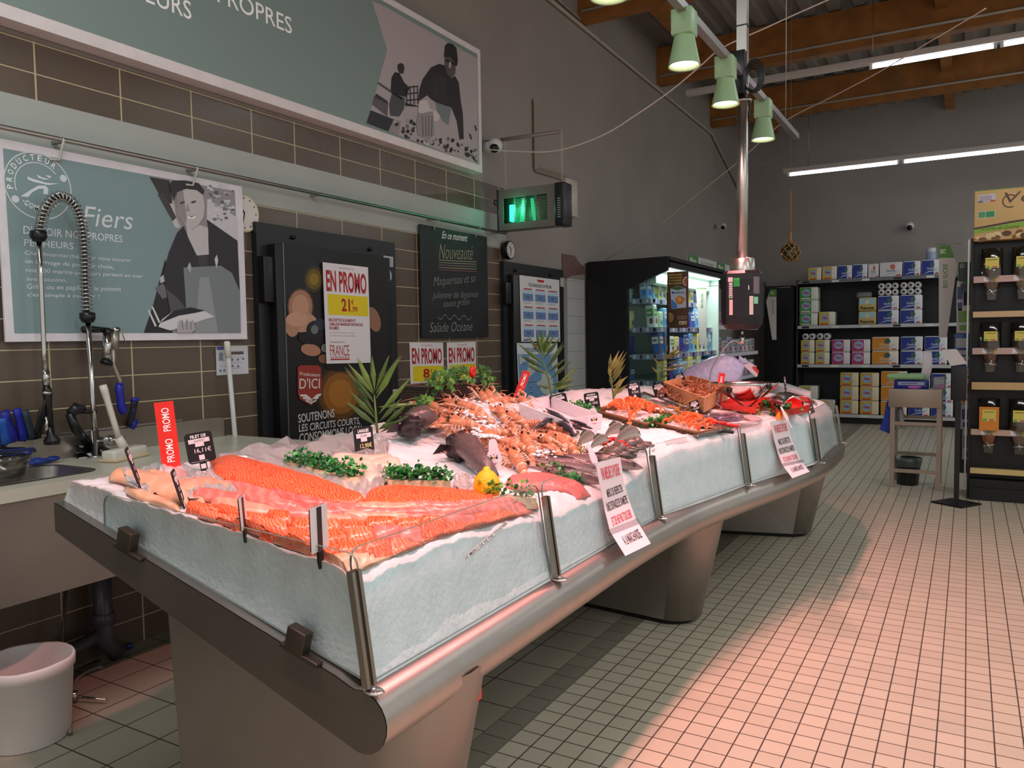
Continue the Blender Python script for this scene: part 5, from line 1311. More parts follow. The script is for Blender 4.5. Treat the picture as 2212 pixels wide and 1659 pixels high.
def ivy(m, px, X, spread, n, s0, cols=((64, 112, 48), (86, 140, 58), (48, 92, 40), (104, 152, 70))):
    for a, b in px:
        for _ in range(n):
            p = onX(a + R.gauss(0, spread), b + R.gauss(0, spread * .8), X + R.gauss(0, .03)); q = R.uniform(0, 2 * PI); nrm_ = V((1, R.uniform(-.9, .3), R.uniform(-.3, .9))).normalized(); ax = nrm_.orthogonal().normalized(); ay = nrm_.cross(ax); s = s0 * R.uniform(.7, 1.2); P = []
            for k, r in enumerate((1, .45, .8, .42, .62, .3, .62, .42, .8, .45)): t = q + 2 * PI * k / 10; P.append(p + ax * math.cos(t) * r * s + ay * math.sin(t) * r * s + nrm_ * (.004 if k % 2 else -.004))
            m.add([p] + P, [(0, 1 + k, 1 + (k + 1) % 10) for k in range(10)], R.choice(cols))


m = MB(); ivy(m, [(905, 868), (900, 885), (916, 858), (914, 880), (930, 828), (946, 812), (936, 840), (958, 806), (972, 808), (960, 826), (975, 826), (990, 800), (985, 818), (1003, 806), (1010, 822), (950, 838), (1040, 802), (1050, 806), (1058, 818), (1044, 820), (1062, 838), (1070, 856), (1078, 862), (1055, 866), (1050, 850), (930, 868)], XBK + .02, 7, 6, .032)
m.tube([onX(910, 885, XBK + .03), onX(925, 840, XBK), onX(960, 815, XBK - .05)], .004, 5, (70, 84, 40)); m.tube([onX(1020, 815, XBK), onX(1055, 825, XBK), onX(1070, 860, XBK + .03)], .004, 5, (70, 84, 40)); m.out('ivy', LEAF(), ivb, world=True)
m = MB((206, 34, 30)); rp = onX(1021, 803, XBK + .02)
for k in range(9): t = k * 2.4; m.ell(rp + V((0, math.cos(t) * .014, math.sin(t) * .014)), (.012, .018, .018), seg=8, rot=Matrix.Rotation(t, 3, 'X'))
m.out('rose', LEAF(), ivb, world=True)


def blade(m, a, b, w_, c, nrm_):
    d = b - a; s = d.cross(nrm_).normalized() * w_; q = a.lerp(b, .45) + nrm_ * .004
    m.add([a, q + s, b, q - s, q + nrm_ * w_ * .5], [(0, 4, 1), (1, 4, 2), (2, 4, 3), (3, 4, 0)], c)


def palm(label, rach, leaves, sx, ox, oy, cols=((70, 96, 40), (92, 120, 52), (56, 80, 34)), wv=.011, extra=0):
    rach = [(ox + a / sx, oy + b / sx) for a, b in rach]; leaves = [((ox + a / sx, oy + b / sx), (ox + c / sx, oy + d / sx)) for (a, b), (c, d) in leaves]
    F = on_ice(*rach[0]); F.z -= .03; n = V((CAM.x - F.x, CAM.y - F.y, 0)).normalized(); t = thing('palm_leaf', label, 'plant', F)
    m = MB(); m.tube([F] + [onP(a, b, F, n) for a, b in rach[1:]], [.006] * (len(rach) - 1) + [.003], 6, (92, 108, 50)); m.out('stem', LEAF(), t, world=True)
    m = MB()
    for (a, b), (c, d) in leaves:
        for e in range(1 + extra):
            p = onP(a, b, F, n); q = onP(c + R.uniform(-5, 5) * (e > 0), d + R.uniform(-5, 5) * (e > 0), F, n) + n * R.uniform(-.06, .06)
            blade(m, p, q, wv * R.uniform(.8, 1.2), R.choice(cols), n)
    m.out('leaflets', LEAF(), t, world=True)


palm('large green palm leaf standing before the first black door', [(850, 1530), (835, 1400), (825, 1270)], [((825, 1270), (645, 1055)), ((825, 1260), (715, 1015)), ((828, 1245), (810, 1005)), ((830, 1250), (920, 1005)), ((830, 1270), (1000, 1000)), ((832, 1300), (975, 1060)), ((835, 1410), (620, 1080)), ((830, 1330), (690, 1130)), ((838, 1430), (650, 1225)), ((845, 1480), (650, 1310)), ((850, 1350), (1105, 1330)), ((850, 1400), (1065, 1150)), ((860, 1500), (1075, 1300)), ((855, 1450), (1000, 1290)), ((860, 1520), (1060, 1400)), ((852, 1500), (960, 1440))], 3.072, 540, 440, extra=1)
palm('green palm leaf standing before the second black door', [(1275, 1430), (1240, 1280), (1190, 1110)], [((1190, 1115), (1090, 970)), ((1190, 1110), (1145, 930)), ((1192, 1105), (1190, 905)), ((1195, 1110), (1255, 915)), ((1200, 1140), (1335, 965)), ((1197, 1120), (1296, 940)), ((1210, 1180), (1020, 1030)), ((1225, 1220), (1380, 1010)), ((1222, 1215), (1020, 1100)), ((1240, 1250), (1375, 1130)), ((1236, 1260), (1060, 1180)), ((1250, 1300), (1430, 1150)), ((1260, 1340), (1465, 1290)), ((1265, 1370), (1160, 1340)), ((1268, 1390), (1480, 1190)), ((1266, 1380), (1440, 1330))], 3.607, 840, 460, extra=1)
palm('narrow yellow-green palm leaf in front of the black fridge side', [(500, 1440), (480, 1300), (462, 1180)], [((462, 1185), (470, 1040)), ((465, 1190), (545, 1010)), ((468, 1210), (582, 1015)), ((472, 1240), (612, 1020)), ((476, 1270), (600, 1080)), ((480, 1300), (600, 1130)), ((485, 1330), (620, 1230)), ((470, 1260), (455, 1120)), ((490, 1370), (600, 1240)), ((495, 1400), (615, 1300)), ((480, 1330), (462, 1200)), ((500, 1420), (560, 1230)), ((500, 1425), (530, 1300))], 3.95, 1200, 500, ((120, 116, 60), (140, 134, 72), (98, 100, 50)), .014)
palm('thin dry palm leaf before the lit fridge window', [(892, 1345), (910, 1150), (935, 1060)], [((935, 1065), (960, 960)), ((930, 1080), (1090, 980)), ((925, 1100), (1120, 1000)), ((915, 1140), (1070, 1090)), ((910, 1165), (1140, 1140)), ((905, 1190), (1060, 1170)), ((900, 1210), (1020, 1150)), ((905, 1180), (830, 1060)), ((895, 1230), (815, 1150)), ((890, 1260), (990, 1200)), ((920, 1110), (1010, 1010))], 3.95, 1200, 500, ((110, 104, 52), (130, 122, 60), (88, 92, 44)), .010)


# ---- cards, stakes and flags
def card_frame(foot, top, turn=0.0):
    F = on_ice(*foot, -.02); n = V((CAM.x - F.x, CAM.y - F.y, 0)).normalized(); T = onP(top[0], top[1], F, n); up = (T - F).normalized(); rt = n.cross(up); rt = -rt if rt.dot(CR) < 0 else rt
    rt = Matrix.Rotation(math.radians(turn), 3, up) @ rt
    return F, T, up, rt


def price_tag(label, foot, top, wpx, split, turn=0.0, lines=('FILET DE', 'SAUMON'), price='16,11', back=False, hpx=None):
    F, T, up, rt = card_frame(foot, top, turn); L = (T - F).length; dist = (F - CAM).dot(CF); w_ = wpx / FP * dist; n = rt.cross(up); c0 = L * split
    t = thing('price_tag', label, 'price tag', F, group='black price tags stuck in the ice')
    fr = (F, rt, up, n); m = MB((24, 23, 28)); r = w_ * .09
    m.prism([(-w_ / 2 + r, c0), (w_ / 2 - r, c0), (w_ / 2, c0 + r), (w_ / 2, L - r), (w_ / 2 - r, L), (-w_ / 2 + r, L), (-w_ / 2, L - r), (-w_ / 2, c0 + r)], (F - n * .0015, rt, up, n), .003); m.out('card', MATTE(), t, world=True)
    m = MB((26, 24, 28)); s = w_ * .13; m.prism([(-s * .5, 0), (s * .5, 0), (s, c0 * .5), (s, c0 + .01), (-s, c0 + .01), (-s, c0 * .5)], (F - n * .0025, rt, up, n), .003); m.out('stake', MATTE(), t, world=True)
    m = MB((226, 216, 222)); H = L - c0
    if back:
        m.prism([(-w_ / 2, c0), (w_ / 2, c0), (w_ / 2, L), (-w_ / 2, L)], (F + n * .0016, rt, up, n), .001, (206, 200, 200)); m.prism([(-s, 0), (s, 0), (s, L * .98), (-s, L * .98)], (F + n * .0028, rt, up, n), .0015, (38, 30, 30)); m.out('back_sheet', PRINT(), t, world=True); return t
    k = len(lines)
    m.text(lines[0], fr, -w_ * .28, c0 + H * .83, w_ * .56, H * .10, lift=.003, bold=.02)
    m.rect(fr, -w_ * .38, c0 + H * .66, w_ * .38, c0 + H * .80, lift=.0028)
    if k > 1: m.text(lines[1], fr, -w_ * .18, c0 + H * .69, w_ * .36, H * .07, (120, 110, 116), .0034)
    m.rect(fr, -w_ * .16, c0 + H * .54, w_ * .16, c0 + H * .66, lift=.0028)
    m.text(price + '€', fr, -w_ * .22, c0 + H * .32, w_ * .6, H * .17, (226, 212, 150) if k > 2 else None, .003, .01)
    m.rect(fr, -w_ * .1, c0 + H * .10, w_ * .1, c0 + H * .26, lift=.0028); m.text('Pêché en Atlantique', fr, -w_ * .4, c0 + H * .04, w_ * .6, H * .03, lift=.003)
    m.rect(fr, -s * .7, c0 * .62, s * .7, c0 * .92, lift=.0022)
    m.out('label_strips', PRINT(), t, world=True); return t


price_tag('black FILET DE tag with white strips behind the left whole salmon', (445, 1032), (426, 934), 56, .34)
price_tag('black tag with yellow price tilted in front of the foil by the palm leaf', (790, 992), (783, 922), 44, .02, 22, ('LANGUES', "D'ENCORNET", 'GEANT'), '12,90')
price_tag('black tag above the white sardine tray, tilted left', (1212, 892), (1202, 852), 40, .10, 8, ('SARDINES', 'BRETAGNE', ''), '10,90')
price_tag('black tag on its own grey stand beside the shrimp basket', (1284, 900), (1276, 848), 32, .25, 0, ('MAQUEREAUX', 'LIGNE'), '11,90')
price_tag('black tag in the ice below the narrow palm leaf', (1374, 870), (1367, 826), 26, .18, 6, ('BULOTS', 'CUITS'), '9,90')
price_tag('black tag left of the wooden crate, below the thin palm leaf', (1432, 868), (1420, 828), 26, .2, 14, ('BIGORNEAUX', 'CUITS'), '12,90')
price_tag('black tag standing inside the wooden crate', (1482, 852), (1464, 808), 22, .34, 10, ('CREVETTES', 'GRISES'), '14,90')
price_tag('black tag in front of the brown shrimps, left of a second tag', (1510, 906), (1497, 866), 22, .3, 22, ('CREVETTES', 'CRUES'), '15,90')
price_tag('thin black tag just behind the tag at the brown shrimps', (1522, 892), (1508, 858), 16, .3, 30, ('GAMBAS', 'CUITES'), '16,90')
price_tag('black tag before the red tray at the far right', (1754, 900), (1740, 864), 20, .16, 16, ('MOULES', 'BOUCHOT'), '4,90')
price_tag('edge-on black tag at the left end, over the yellowish fillet', (314, 1078), (272, 968), 46, .34, 84)
price_tag('edge-on black tag second from the left, over the pink fillets', (404, 1112), (372, 1016), 46, .30, 82)
price_tag('edge-on black tag in the salmon portions behind the end glass', (530, 1172), (520, 1072), 50, .30, 76, back=True)
price_tag('tag turned away with white back, nearest to the glass corner', (692, 1228), (686, 1092), 58, .28, 52, back=True)
price_tag('small dark tag standing far right on the ice block', (1700, 868), (1694, 812), 10, .3, 70)


def flag(label, foot, top, wpx, turn=0.0, n_=2):
    F, T, up, rt = card_frame(foot, top, turn); L = (T - F).length; w_ = wpx / FP * (F - CAM).dot(CF); n = rt.cross(up); t = thing('promo_flag', label, 'sign', F, group='red PROMO flags')
    m = MB((222, 44, 36)); m.prism([(-w_ * .1, 0), (w_ * .1, 0), (w_ / 2, L * .1), (w_ / 2, L), (-w_ / 2, L), (-w_ / 2, L * .1)], (F, rt, up, n), .002); m.out('strip', mat('red_flag_plastic', (222, 44, 36), rough=.35), t, world=True)
    m = MB((240, 222, 222)); fr = (F + n * .002, up, -rt, n)
    for k in range(n_): m.text('PROMO', fr, L * (.22 + .4 * k), -w_ * .22, L * .30, w_ * .40, lift=.001, bold=.008)
    m.out('lettering', PRINT(), t, world=True)


flag('tall red PROMO PROMO flag at the left end of the counter', (374, 1034), (353, 868), 38)
flag('slanted red PROMO PROMO flag right of the ivy basket', (1108, 884), (1138, 802), 17)
flag('red PROMO PROMO flag standing behind the scale pan', (1548, 888), (1560, 806), 13)


def pavillon(label, foot, top, wpx, turn=0.0, printed=True, hand=False):
    F, T, up, rt = card_frame(foot, top, turn); L = (T - F).length; w_ = wpx / FP * (F - CAM).dot(CF) / 2; n = rt.cross(up); t = thing('origin_sign', label, 'sign', F, group='white origin signs')
    R_ = [(.26, 0), (.36, .30), (.62, .36), (.95, .46), (1, .56), (.9, .66), (.66, .73), (.60, .80), (.58, .9), (.44, .97), (.2, 1.0)]
    poly = [(w_ * a, L * b) for a, b in R_] + [(-w_ * a, L * b) for a, b in reversed(R_)]
    m = MB((226, 210, 220)); m.prism(poly, (F, rt, up, n), .003); m.out('plate', mat('white_sign_plastic', (228, 216, 224), rough=.35), t, world=True)
    fr = (F + n * .003, rt, up, n); m = MB((74, 52, 150))
    if printed:
        m.text('PAVILLON FRANCE', fr, -w_ * .86, L * .50, w_ * 1.72, L * .05, lift=.001, bold=.02); m.poly([F + n * .0044 + rt * (w_ * a) + up * (L * b) for a, b in ((-.45, .475), (0, .435), (.45, .475), (0, .46))], (196, 40, 40))
        for a, c_ in ((-.34, (60, 44, 60)), (0, (214, 160, 30)), (.34, (60, 44, 60))): m.disc(fr, a * w_, L * .585, w_ * .17, c_, .001, 10)
        for a, b, c_ in ((-.4, .635, (90, 50, 90)), (0, .655, (170, 40, 60)), (.4, .635, (90, 50, 90))): m.disc(fr, a * w_, L * b, w_ * .08, c_, .001, 8)
    if hand:
        m.text('Noix S.', fr, -w_ * .4, L * .86, w_ * .8, L * .05, (50, 46, 90), .001, -.01, .3); m.text('Jacques', fr, -w_ * .45, L * .78, w_ * .9, L * .06, (50, 46, 90), .001, -.01, .3)
    m.out('print', PRINT(), t, world=True)


pavillon('white PAVILLON FRANCE sign in front of the langoustines', (1072, 1046), (1064, 948), 33); pavillon('white PAVILLON FRANCE sign with handwriting beside the grey sea breams', (1288, 942), (1280, 882), 28, hand=True)
pavillon('white stake sign turned edge-on left of the near warning sheet', (1298, 1030), (1268, 958), 26, 62, False); pavillon('white stake sign turned edge-on behind the far warning sheet', (1710, 925), (1686, 878), 12, 60, False)
# ---- white sardine tray, sardines
Q = quad_frame([(1124, 896), (1214, 938), (1298, 926), (1188, 882)], .0); tr = MB((214, 206, 214)); open_box(tr, Q, .075, .008, 1.04); tr.out('polystyrene_tray', mat('white_polystyrene', (222, 216, 222), rough=.6, bump=(90, .2)), label='white polystyrene tray of sardines behind the langoustines', cat='tray')
SD = ((46, 48, 58), (120, 118, 126), (206, 200, 204)); sd0 = thing('sardine', 'x', 'fish', group='dark silver sardines in the white tray'); tag_fish(sd0, .20, .042, .026, SD, .04, (60, 58, 64))
for i, (a, b) in enumerate([((1140, 896), (1186, 906)), ((1150, 904), (1204, 914)), ((1160, 912), (1212, 922)), ((1176, 900), (1226, 916)), ((1184, 914), (1236, 924)), ((1196, 908), (1250, 920)), ((1206, 926), (1252, 932)), ((1216, 918), (1262, 928)), ((1170, 920), (1220, 934)), ((1130, 902), (1176, 918))]):
    a = (a[0] + 26, a[1] - 3); b = (b[0] + 18, b[1] - 2); A, B = on_ice(*a, .05 + .008 * (i % 3)), on_ice(*b, .05 + .008 * (i % 3)); l = 'dark silver sardine, %s counted from the left in the white tray' % ORD[i]; o = sd0 if i == 0 else dup(sd0, l); o['label'] = l; put(o, orient(A, B) @ Matrix.Rotation(1.2, 4, 'X') @ Matrix.Scale((B - A).length / .2, 4))


def flowers(label, pts, stem=(60, 80, 40), r=.016, tray=None):
    ps = [on_ice(a, b, .03) for a, b in pts]; t = thing('red_flowers', label, 'flowers', ps[0])
    m = MB((206, 24, 26))
    for p in ps:
        for k in range(7): q = k * 2.4; m.ell(p + V((math.cos(q) * r * .6, math.sin(q) * r * .6, .01)), (r * .7, r * .45, r * .5), seg=7, rot=Matrix.Rotation(q, 3, 'Z'))
    m.out('petals', LEAF(), t, world=True); m = MB(stem)
    for p in ps:
        for k in range(5): q = R.uniform(0, 6.28); e = p + V((math.cos(q) * .03, math.sin(q) * .03, -.01 + R.uniform(-.01, .02))); blade(m, p, e, .006, R.choice((stem, (60, 110, 50), (200, 196, 180))), V((0, 0, 1)))
    m.out('leaves', LEAF(), t, world=True)
    if tray:
        m = MB((24, 20, 20)); A, B = on_ice(*tray[0], .01), on_ice(*tray[1], .01); m.tube([A, B], .018, 6, flat=.5); m.out('holder', PLAST(), t, world=True)


flowers('red artificial flowers at the tip of the sardine tray', [(1228, 928), (1240, 924), (1252, 924)], tray=((1222, 944), (1246, 934))); flowers('red artificial flowers in front of the sea breams', [(1304, 962), (1314, 956), (1324, 952), (1334, 956), (1350, 966), (1342, 960)])
flowers('row of red artificial flowers on a black holder behind the fourth glass', [(1530, 912), (1546, 916), (1562, 918), (1576, 922), (1588, 924)], tray=((1514, 924), (1584, 934)))


def ribbon(label, base, tips, cols, wv=.007):
    F = on_ice(*base, -.01); n = V((CAM.x - F.x, CAM.y - F.y, 0)).normalized(); m = MB()
    for i, (mid, tip) in enumerate(tips):
        pts = cat_rom([F, onP(mid[0], mid[1], F, n) + n * .02, onP(tip[0], tip[1], F, n) + n * R.uniform(-.03, .05)], 5); m.tube(pts, [wv * (1 - .8 * k / (len(pts) - 1)) for k in range(len(pts))], 5, cols[i % len(cols)], flat=.25)
    m.out('grass_ornament', LEAF(), label=label, cat='ornament')


OC_ = ((236, 120, 50), (206, 160, 50), (160, 150, 60))
ribbon('orange and yellow grass ornament beside the brown shrimps', (1466, 905), [((1466, 880), (1480, 858)), ((1470, 878), (1530, 846)), ((1462, 885), (1424, 898)), ((1470, 890), (1444, 872)), ((1478, 886), (1500, 872)), ((1476, 892), (1520, 876)), ((1464, 880), (1415, 880)), ((1468, 870), (1472, 862))], OC_)
ribbon('yellow-green grass ornament left of the red flowers', (1252, 985), [((1240, 960), (1200, 958)), ((1262, 962), (1222, 998)), ((1248, 970), (1255, 1000)), ((1256, 950), (1244, 930))], OC_[1:]); ribbon('yellow grass ornament on the octopus heap', (1290, 976), [((1310, 962), (1330, 950)), ((1312, 972), (1332, 980)), ((1306, 968), (1262, 986)), ((1308, 960), (1288, 958))], OC_[1:]); ribbon('yellow-green grass ornament below the scale pan', (1640, 900), [((1628, 888), (1600, 884)), ((1644, 888), (1652, 900)), ((1636, 884), (1612, 900)), ((1640, 880), (1636, 876))], OC_[1:])
# ---- octopus / cuttlefish heap
for i, (a, b) in enumerate([(1330, 985), (1362, 978), (1398, 970), (1432, 966), (1350, 1000), (1392, 988), (1310, 1002), (1372, 1012)]):
    c = on_ice(a, b, .02); c.x = min(c.x, lerp1(XF, c.y) - .13); t = thing('octopus', 'grey-brown octopus, %s from the left in the heap behind the third glass' % ORD[i], 'octopus', c, R.uniform(0, 6), group='octopus heap')
    m = MB((94, 82, 78)); m.ell((0, 0, .02), (.06, .045, .034), seg=12)
    for q in range(len(m.v)): m.v[q] = m.v[q] + V((1, 1, 1)) * .010 * noise.noise(m.v[q] * 40 + V((i, 0, 0)))
    m.out('mantle', SHELL(), t); t.scale = (.78, .78, .85)
    for k in range(6):
        q = k * 1.0 + .3; m = MB((112, 96, 92)); m.tube([(.03 * math.cos(q), .03 * math.sin(q), .015), (.09 * math.cos(q + .2), .09 * math.sin(q + .2), .012), (.11 * math.cos(q + .7), .11 * math.sin(q + .7), .004), (.115 * math.cos(q + 1.2), .115 * math.sin(q + 1.2), .0)], [.013, .011, .008, .003], 7); m.out('arm', SHELL(), t)


# ---- shrimps: cooked orange, brown
def shrimp(root, c1, c2):
    m = MB(); n_ = 12; P = []; r_ = []
    for k in range(n_ + 1):
        t = math.radians(-20 + 190 * k / n_); P.append((.036 * math.cos(t), 0, .036 * math.sin(t) * .8)); r_.append(.0105 * (1 - .55 * k / n_) * (1.1 if k % 2 else .95) if k > 0 else .004)
    m.tube(P, r_, 8, c1); m.out('body', SHELL(), root)
    m = MB(); e = V(P[-1])
    for s in (-1, 0, 1): m.ell(e + V((-.004, .006 * s, -.012)), (.003, .005, .012), c2, 6)
    m.out('tail_fan', SHELL(), root)
    m = MB(); h_ = V(P[0])
    for s in (-1, 1): m.tube([h_, h_ + V((.02, .008 * s, .006)), h_ + V((.05, .02 * s, -.006))], [.001, .0008, .0005], 4, c2)
    for k in range(5): q = V(P[2 + k]); m.tube([q, q * .6 + V((0, .006, -.006))], [.0016, .0008], 4, c2)
    m.out('feelers', SHELL(), root)


sh0 = thing('cooked_prawn', 'x', 'prawn', group='orange prawns in the back basket'); shrimp(sh0, (236, 104, 50), (240, 150, 96))
Qb = quad_frame([(1284, 900), (1396, 930), (1448, 908), (1350, 884)], -.012); bk_ = thing('prawn_basket', 'brown wicker basket of orange prawns at the back', 'basket', sum(Qb, V()) / 4); m = MB(); weave(m, Qb, .04, 1.05, (124, 84, 54), 24, 5, .005); m.out('wicker', WICK(), bk_, world=True)
Qc = quad_frame([(1404, 928), (1508, 952), (1588, 938), (1478, 912)], -.02); bk2 = thing('prawn_basket', 'brown wicker basket of orange prawns behind the third glass', 'basket', sum(Qc, V()) / 4); m = MB(); weave(m, Qc, .045, 1.05, (124, 84, 54), 24, 5, .005); m.out('wicker', WICK(), bk2, world=True)


def scatter(proto, n, Q, zc, where, grp, s0=1.0, first=True, dome=.05):
    for i in range(n):
        u, v = R.uniform(.12, .88), R.uniform(.12, .88); p = Q[0].lerp(Q[3], u).lerp(Q[1].lerp(Q[2], u), v); h = zc + dome * (1 - (2 * u - 1) ** 2) * (1 - (2 * v - 1) ** 2) + R.uniform(0, .02)
        l = where
        o = proto if (i == 0 and first) else dup(proto, l); o['label'] = l; o['group'] = grp; o.location = (p.x, p.y, p.z + h); o.rotation_euler = (R.uniform(-1.5, 1.5), R.uniform(-.4, .4), R.uniform(0, 6.28)); s = s0 * R.uniform(.9, 1.25); o.scale = (s, s, s)


scatter(sh0, 44, Qb, .02, 'orange cooked prawn in the back wicker basket', 'orange prawns in the back basket', .82, dome=.07); o = dup(sh0, 'single large orange prawn standing upright on the back basket'); o.location = on_ice(1356, 896, .10); o.rotation_euler = (0, -.8, 2.2); o.scale = (1.25,) * 3
scatter(sh0, 30, Qc, .02, 'orange cooked prawn in the front wicker basket', 'orange prawns in the front basket', .82, False, .04)
bs0 = thing('brown_shrimp', 'x', 'shrimp'); shrimp(bs0, (146, 92, 66), (176, 124, 96)); Qd = quad_frame([(1412, 866), (1494, 886), (1520, 866), (1446, 850)], .0); scatter(bs0, 34, Qd, .02, 'small brown shrimp in the heap between crate and grey tray', 'small brown shrimps in a heap', .95, True, .05)
# ---- trays to the right
def trayq(name, label, px4, h, col, material=None, flare=1.05, cat='tray', dz=0.0, th=.006):
    Q = quad_frame(px4, dz); m = MB(col); open_box(m, Q, h, th, flare); m.out(name, material or PLAST(), label=label, cat=cat); return Q


trayq('steel_tray', 'flat grey steel tray left of the orange grass ornament', [(1372, 862), (1480, 906), (1496, 892), (1392, 852)], .02, (120, 112, 108), STEEL())
Qw = trayq('wooden_crate', 'pale wooden crate of brown shrimps below the ice sack', [(1436, 854), (1520, 892), (1572, 862), (1490, 836)], .10, (196, 140, 92), mat('pale_crate_wood', (206, 150, 104), rough=.6, bump=(20, .3, (2, 14, 14)), var=(8, .15)), 1.06, 'crate', .02)
scatter(bs0, 24, Qw, .05, 'small brown shrimp inside the wooden crate', 'small brown shrimps in the crate', .9, False, .02)
trayq('clear_tray', 'clear plastic tray behind the fourth glass, left of the orange half', [(1500, 914), (1600, 936), (1700, 922), (1600, 898)], .04, (230, 210, 214), glassmat('clear_tray_plastic', (248, 240, 240), .12, 1.6))
trayq('clear_tray', 'clear plastic tray below the scale pan', [(1460, 898), (1530, 912), (1590, 898), (1520, 882)], .035, (236, 190, 184), glassmat('clear_tray_plastic'))
m = MB((150, 120, 190)); c = on_ice(1560, 908, .03); m.lathe([(.001, 0), (.11, 0), (.12, .006), (.118, .03), (.112, .03), (.11, .008), (.001, .006)], c, 28, sx=1.0); m.out('clear_lid', glassmat('lid_plastic', (240, 230, 244), .12, 1.8), label='round clear lid with violet rim near the fourth glass', cat='lid')  # a round clear plastic lid lying on the ice
Qr = trayq('red_tray', 'tilted red plastic tray with a metal scoop at the far end', [(1652, 876), (1744, 908), (1772, 890), (1690, 862)], .05, (214, 40, 32), mat('red_tray_plastic', (214, 40, 32), rough=.35), 1.0, dz=.02)
c = on_ice(1712, 872, .11); sc = thing('metal_scoop', 'metal ice scoop lying in the red tray', 'scoop', c); m = MB(); d = (on_ice(1750, 890, .1) - on_ice(1682, 868, .1)).normalized(); s_ = V((-d.y, d.x, 0)).normalized()
m.grid(lambda u, v: c + d * (.32 * (u - .5)) + s_ * (.10 * math.cos(PI * v)) + V((0, 0, .06 * math.sin(PI * v))), 6, 10); so = m.out('bowl', CHROME(), sc, world=True); k = so.modifiers.new('th', 'SOLIDIFY'); k.thickness = .003; m = MB(); m.tube([c - d * .14 + V((0, 0, .02)), c - d * .26 + V((0, 0, .03))], .014, 8); m.out('handle', CHROME(), sc, world=True)
trayq('red_basin', 'red plastic basin behind the scale pan', [(1560, 882), (1630, 894), (1670, 872), (1600, 862)], .04, (206, 46, 40), mat('red_tray_plastic'), 1.06, dz=.01)
Qp = quad_frame([(1664, 850), (1746, 882), (1796, 872), (1716, 850)], -.03); m = MB(); open_box(m, Qp, .10, .008, 1.0, (228, 214, 216)); q_ = [q + V((0, 0, .085)) for q in Qp]; pb = thing('polystyrene_box', 'white polystyrene box filled with ice at the far right end', 'box', sum(Qp, V()) / 4); m.out('walls', mat('white_polystyrene'), pb, world=True); m = MB(); m.grid(lambda u, v: q_[0].lerp(q_[3], u).lerp(q_[1].lerp(q_[2], u), v) + V((0, 0, .012 * noise.noise(V((u * 9, v * 9, 0))))), 16, 16); m.out('ice_fill', ICE, pb, world=True)
# ---- sack of ice, tied
A = onX(1476, 832, -2.25); B = onX(1606, 790, -1.74); d = (B - A); sk = thing('ice_sack', 'lilac plastic sack of ice with tied neck lying at the back', 'sack', (A + B) / 2 - V((0, 0, .15)))
m = MB((196, 176, 214)); ups = V((0, 0, 1)); prof = [(-.08, .03), (0, .10), (.12, .135), (.35, .15), (.6, .165), (.78, .155), (.9, .11), (.97, .05), (1.0, .022)]; K = 26; vs = []
ey = d.normalized().cross(ups).normalized(); ez = ey.cross(d.normalized())
for u, r in prof:
    for k in range(K): t = 2 * PI * k / K; rr_ = r * (1 + .05 * math.sin(k * 5) * (u > .7) * 2) + .008 * noise.noise(V((u * 6, math.cos(t) * 2, math.sin(t) * 2))); vs.append(A + d * u + ey * (math.cos(t) * rr_) + ez * (math.sin(t) * rr_))
m.add(vs, [(i * K + k, i * K + (k + 1) % K, (i + 1) * K + (k + 1) % K, (i + 1) * K + k) for i in range(len(prof) - 1) for k in range(K)], smooth=True); m.out('bag', mat('lilac_plastic_film', (196, 190, 222), rough=.24, bump=(24, .9), var=(30, .12), sss=.2), sk, world=True)
m = MB((190, 180, 226)); E = A + d * 1.0
for k, (a, b) in enumerate(((1596, 768), (1612, 772), (1622, 782), (1634, 792), (1604, 776))): q = onP(a, b, E, CF); blade(m, E, q + CF * R.uniform(-.03, .03), .035, (190, 182, 226), V((CAM - E)).normalized())
m.lathe([(.022, -.012), (.026, 0), (.022, .012)], E, 12); m.out('knot', mat('lilac_plastic_film'), sk, world=True)
m = MB(); n = (CAM - E).normalized(); o_ = E - CF * .03; P_ = [onP(a, b, o_, n) for a, b in ((1604, 788), (1620, 784), (1640, 802), (1634, 815))]; m.poly(P_[::-1], (220, 200, 206)); m.poly([onP(a, b, o_ - CF * .002, n) for a, b in ((1624, 794), (1630, 790), (1640, 802), (1637, 808))][::-1], (206, 50, 40)); m.out('tag', PRINT(), sk, world=True)


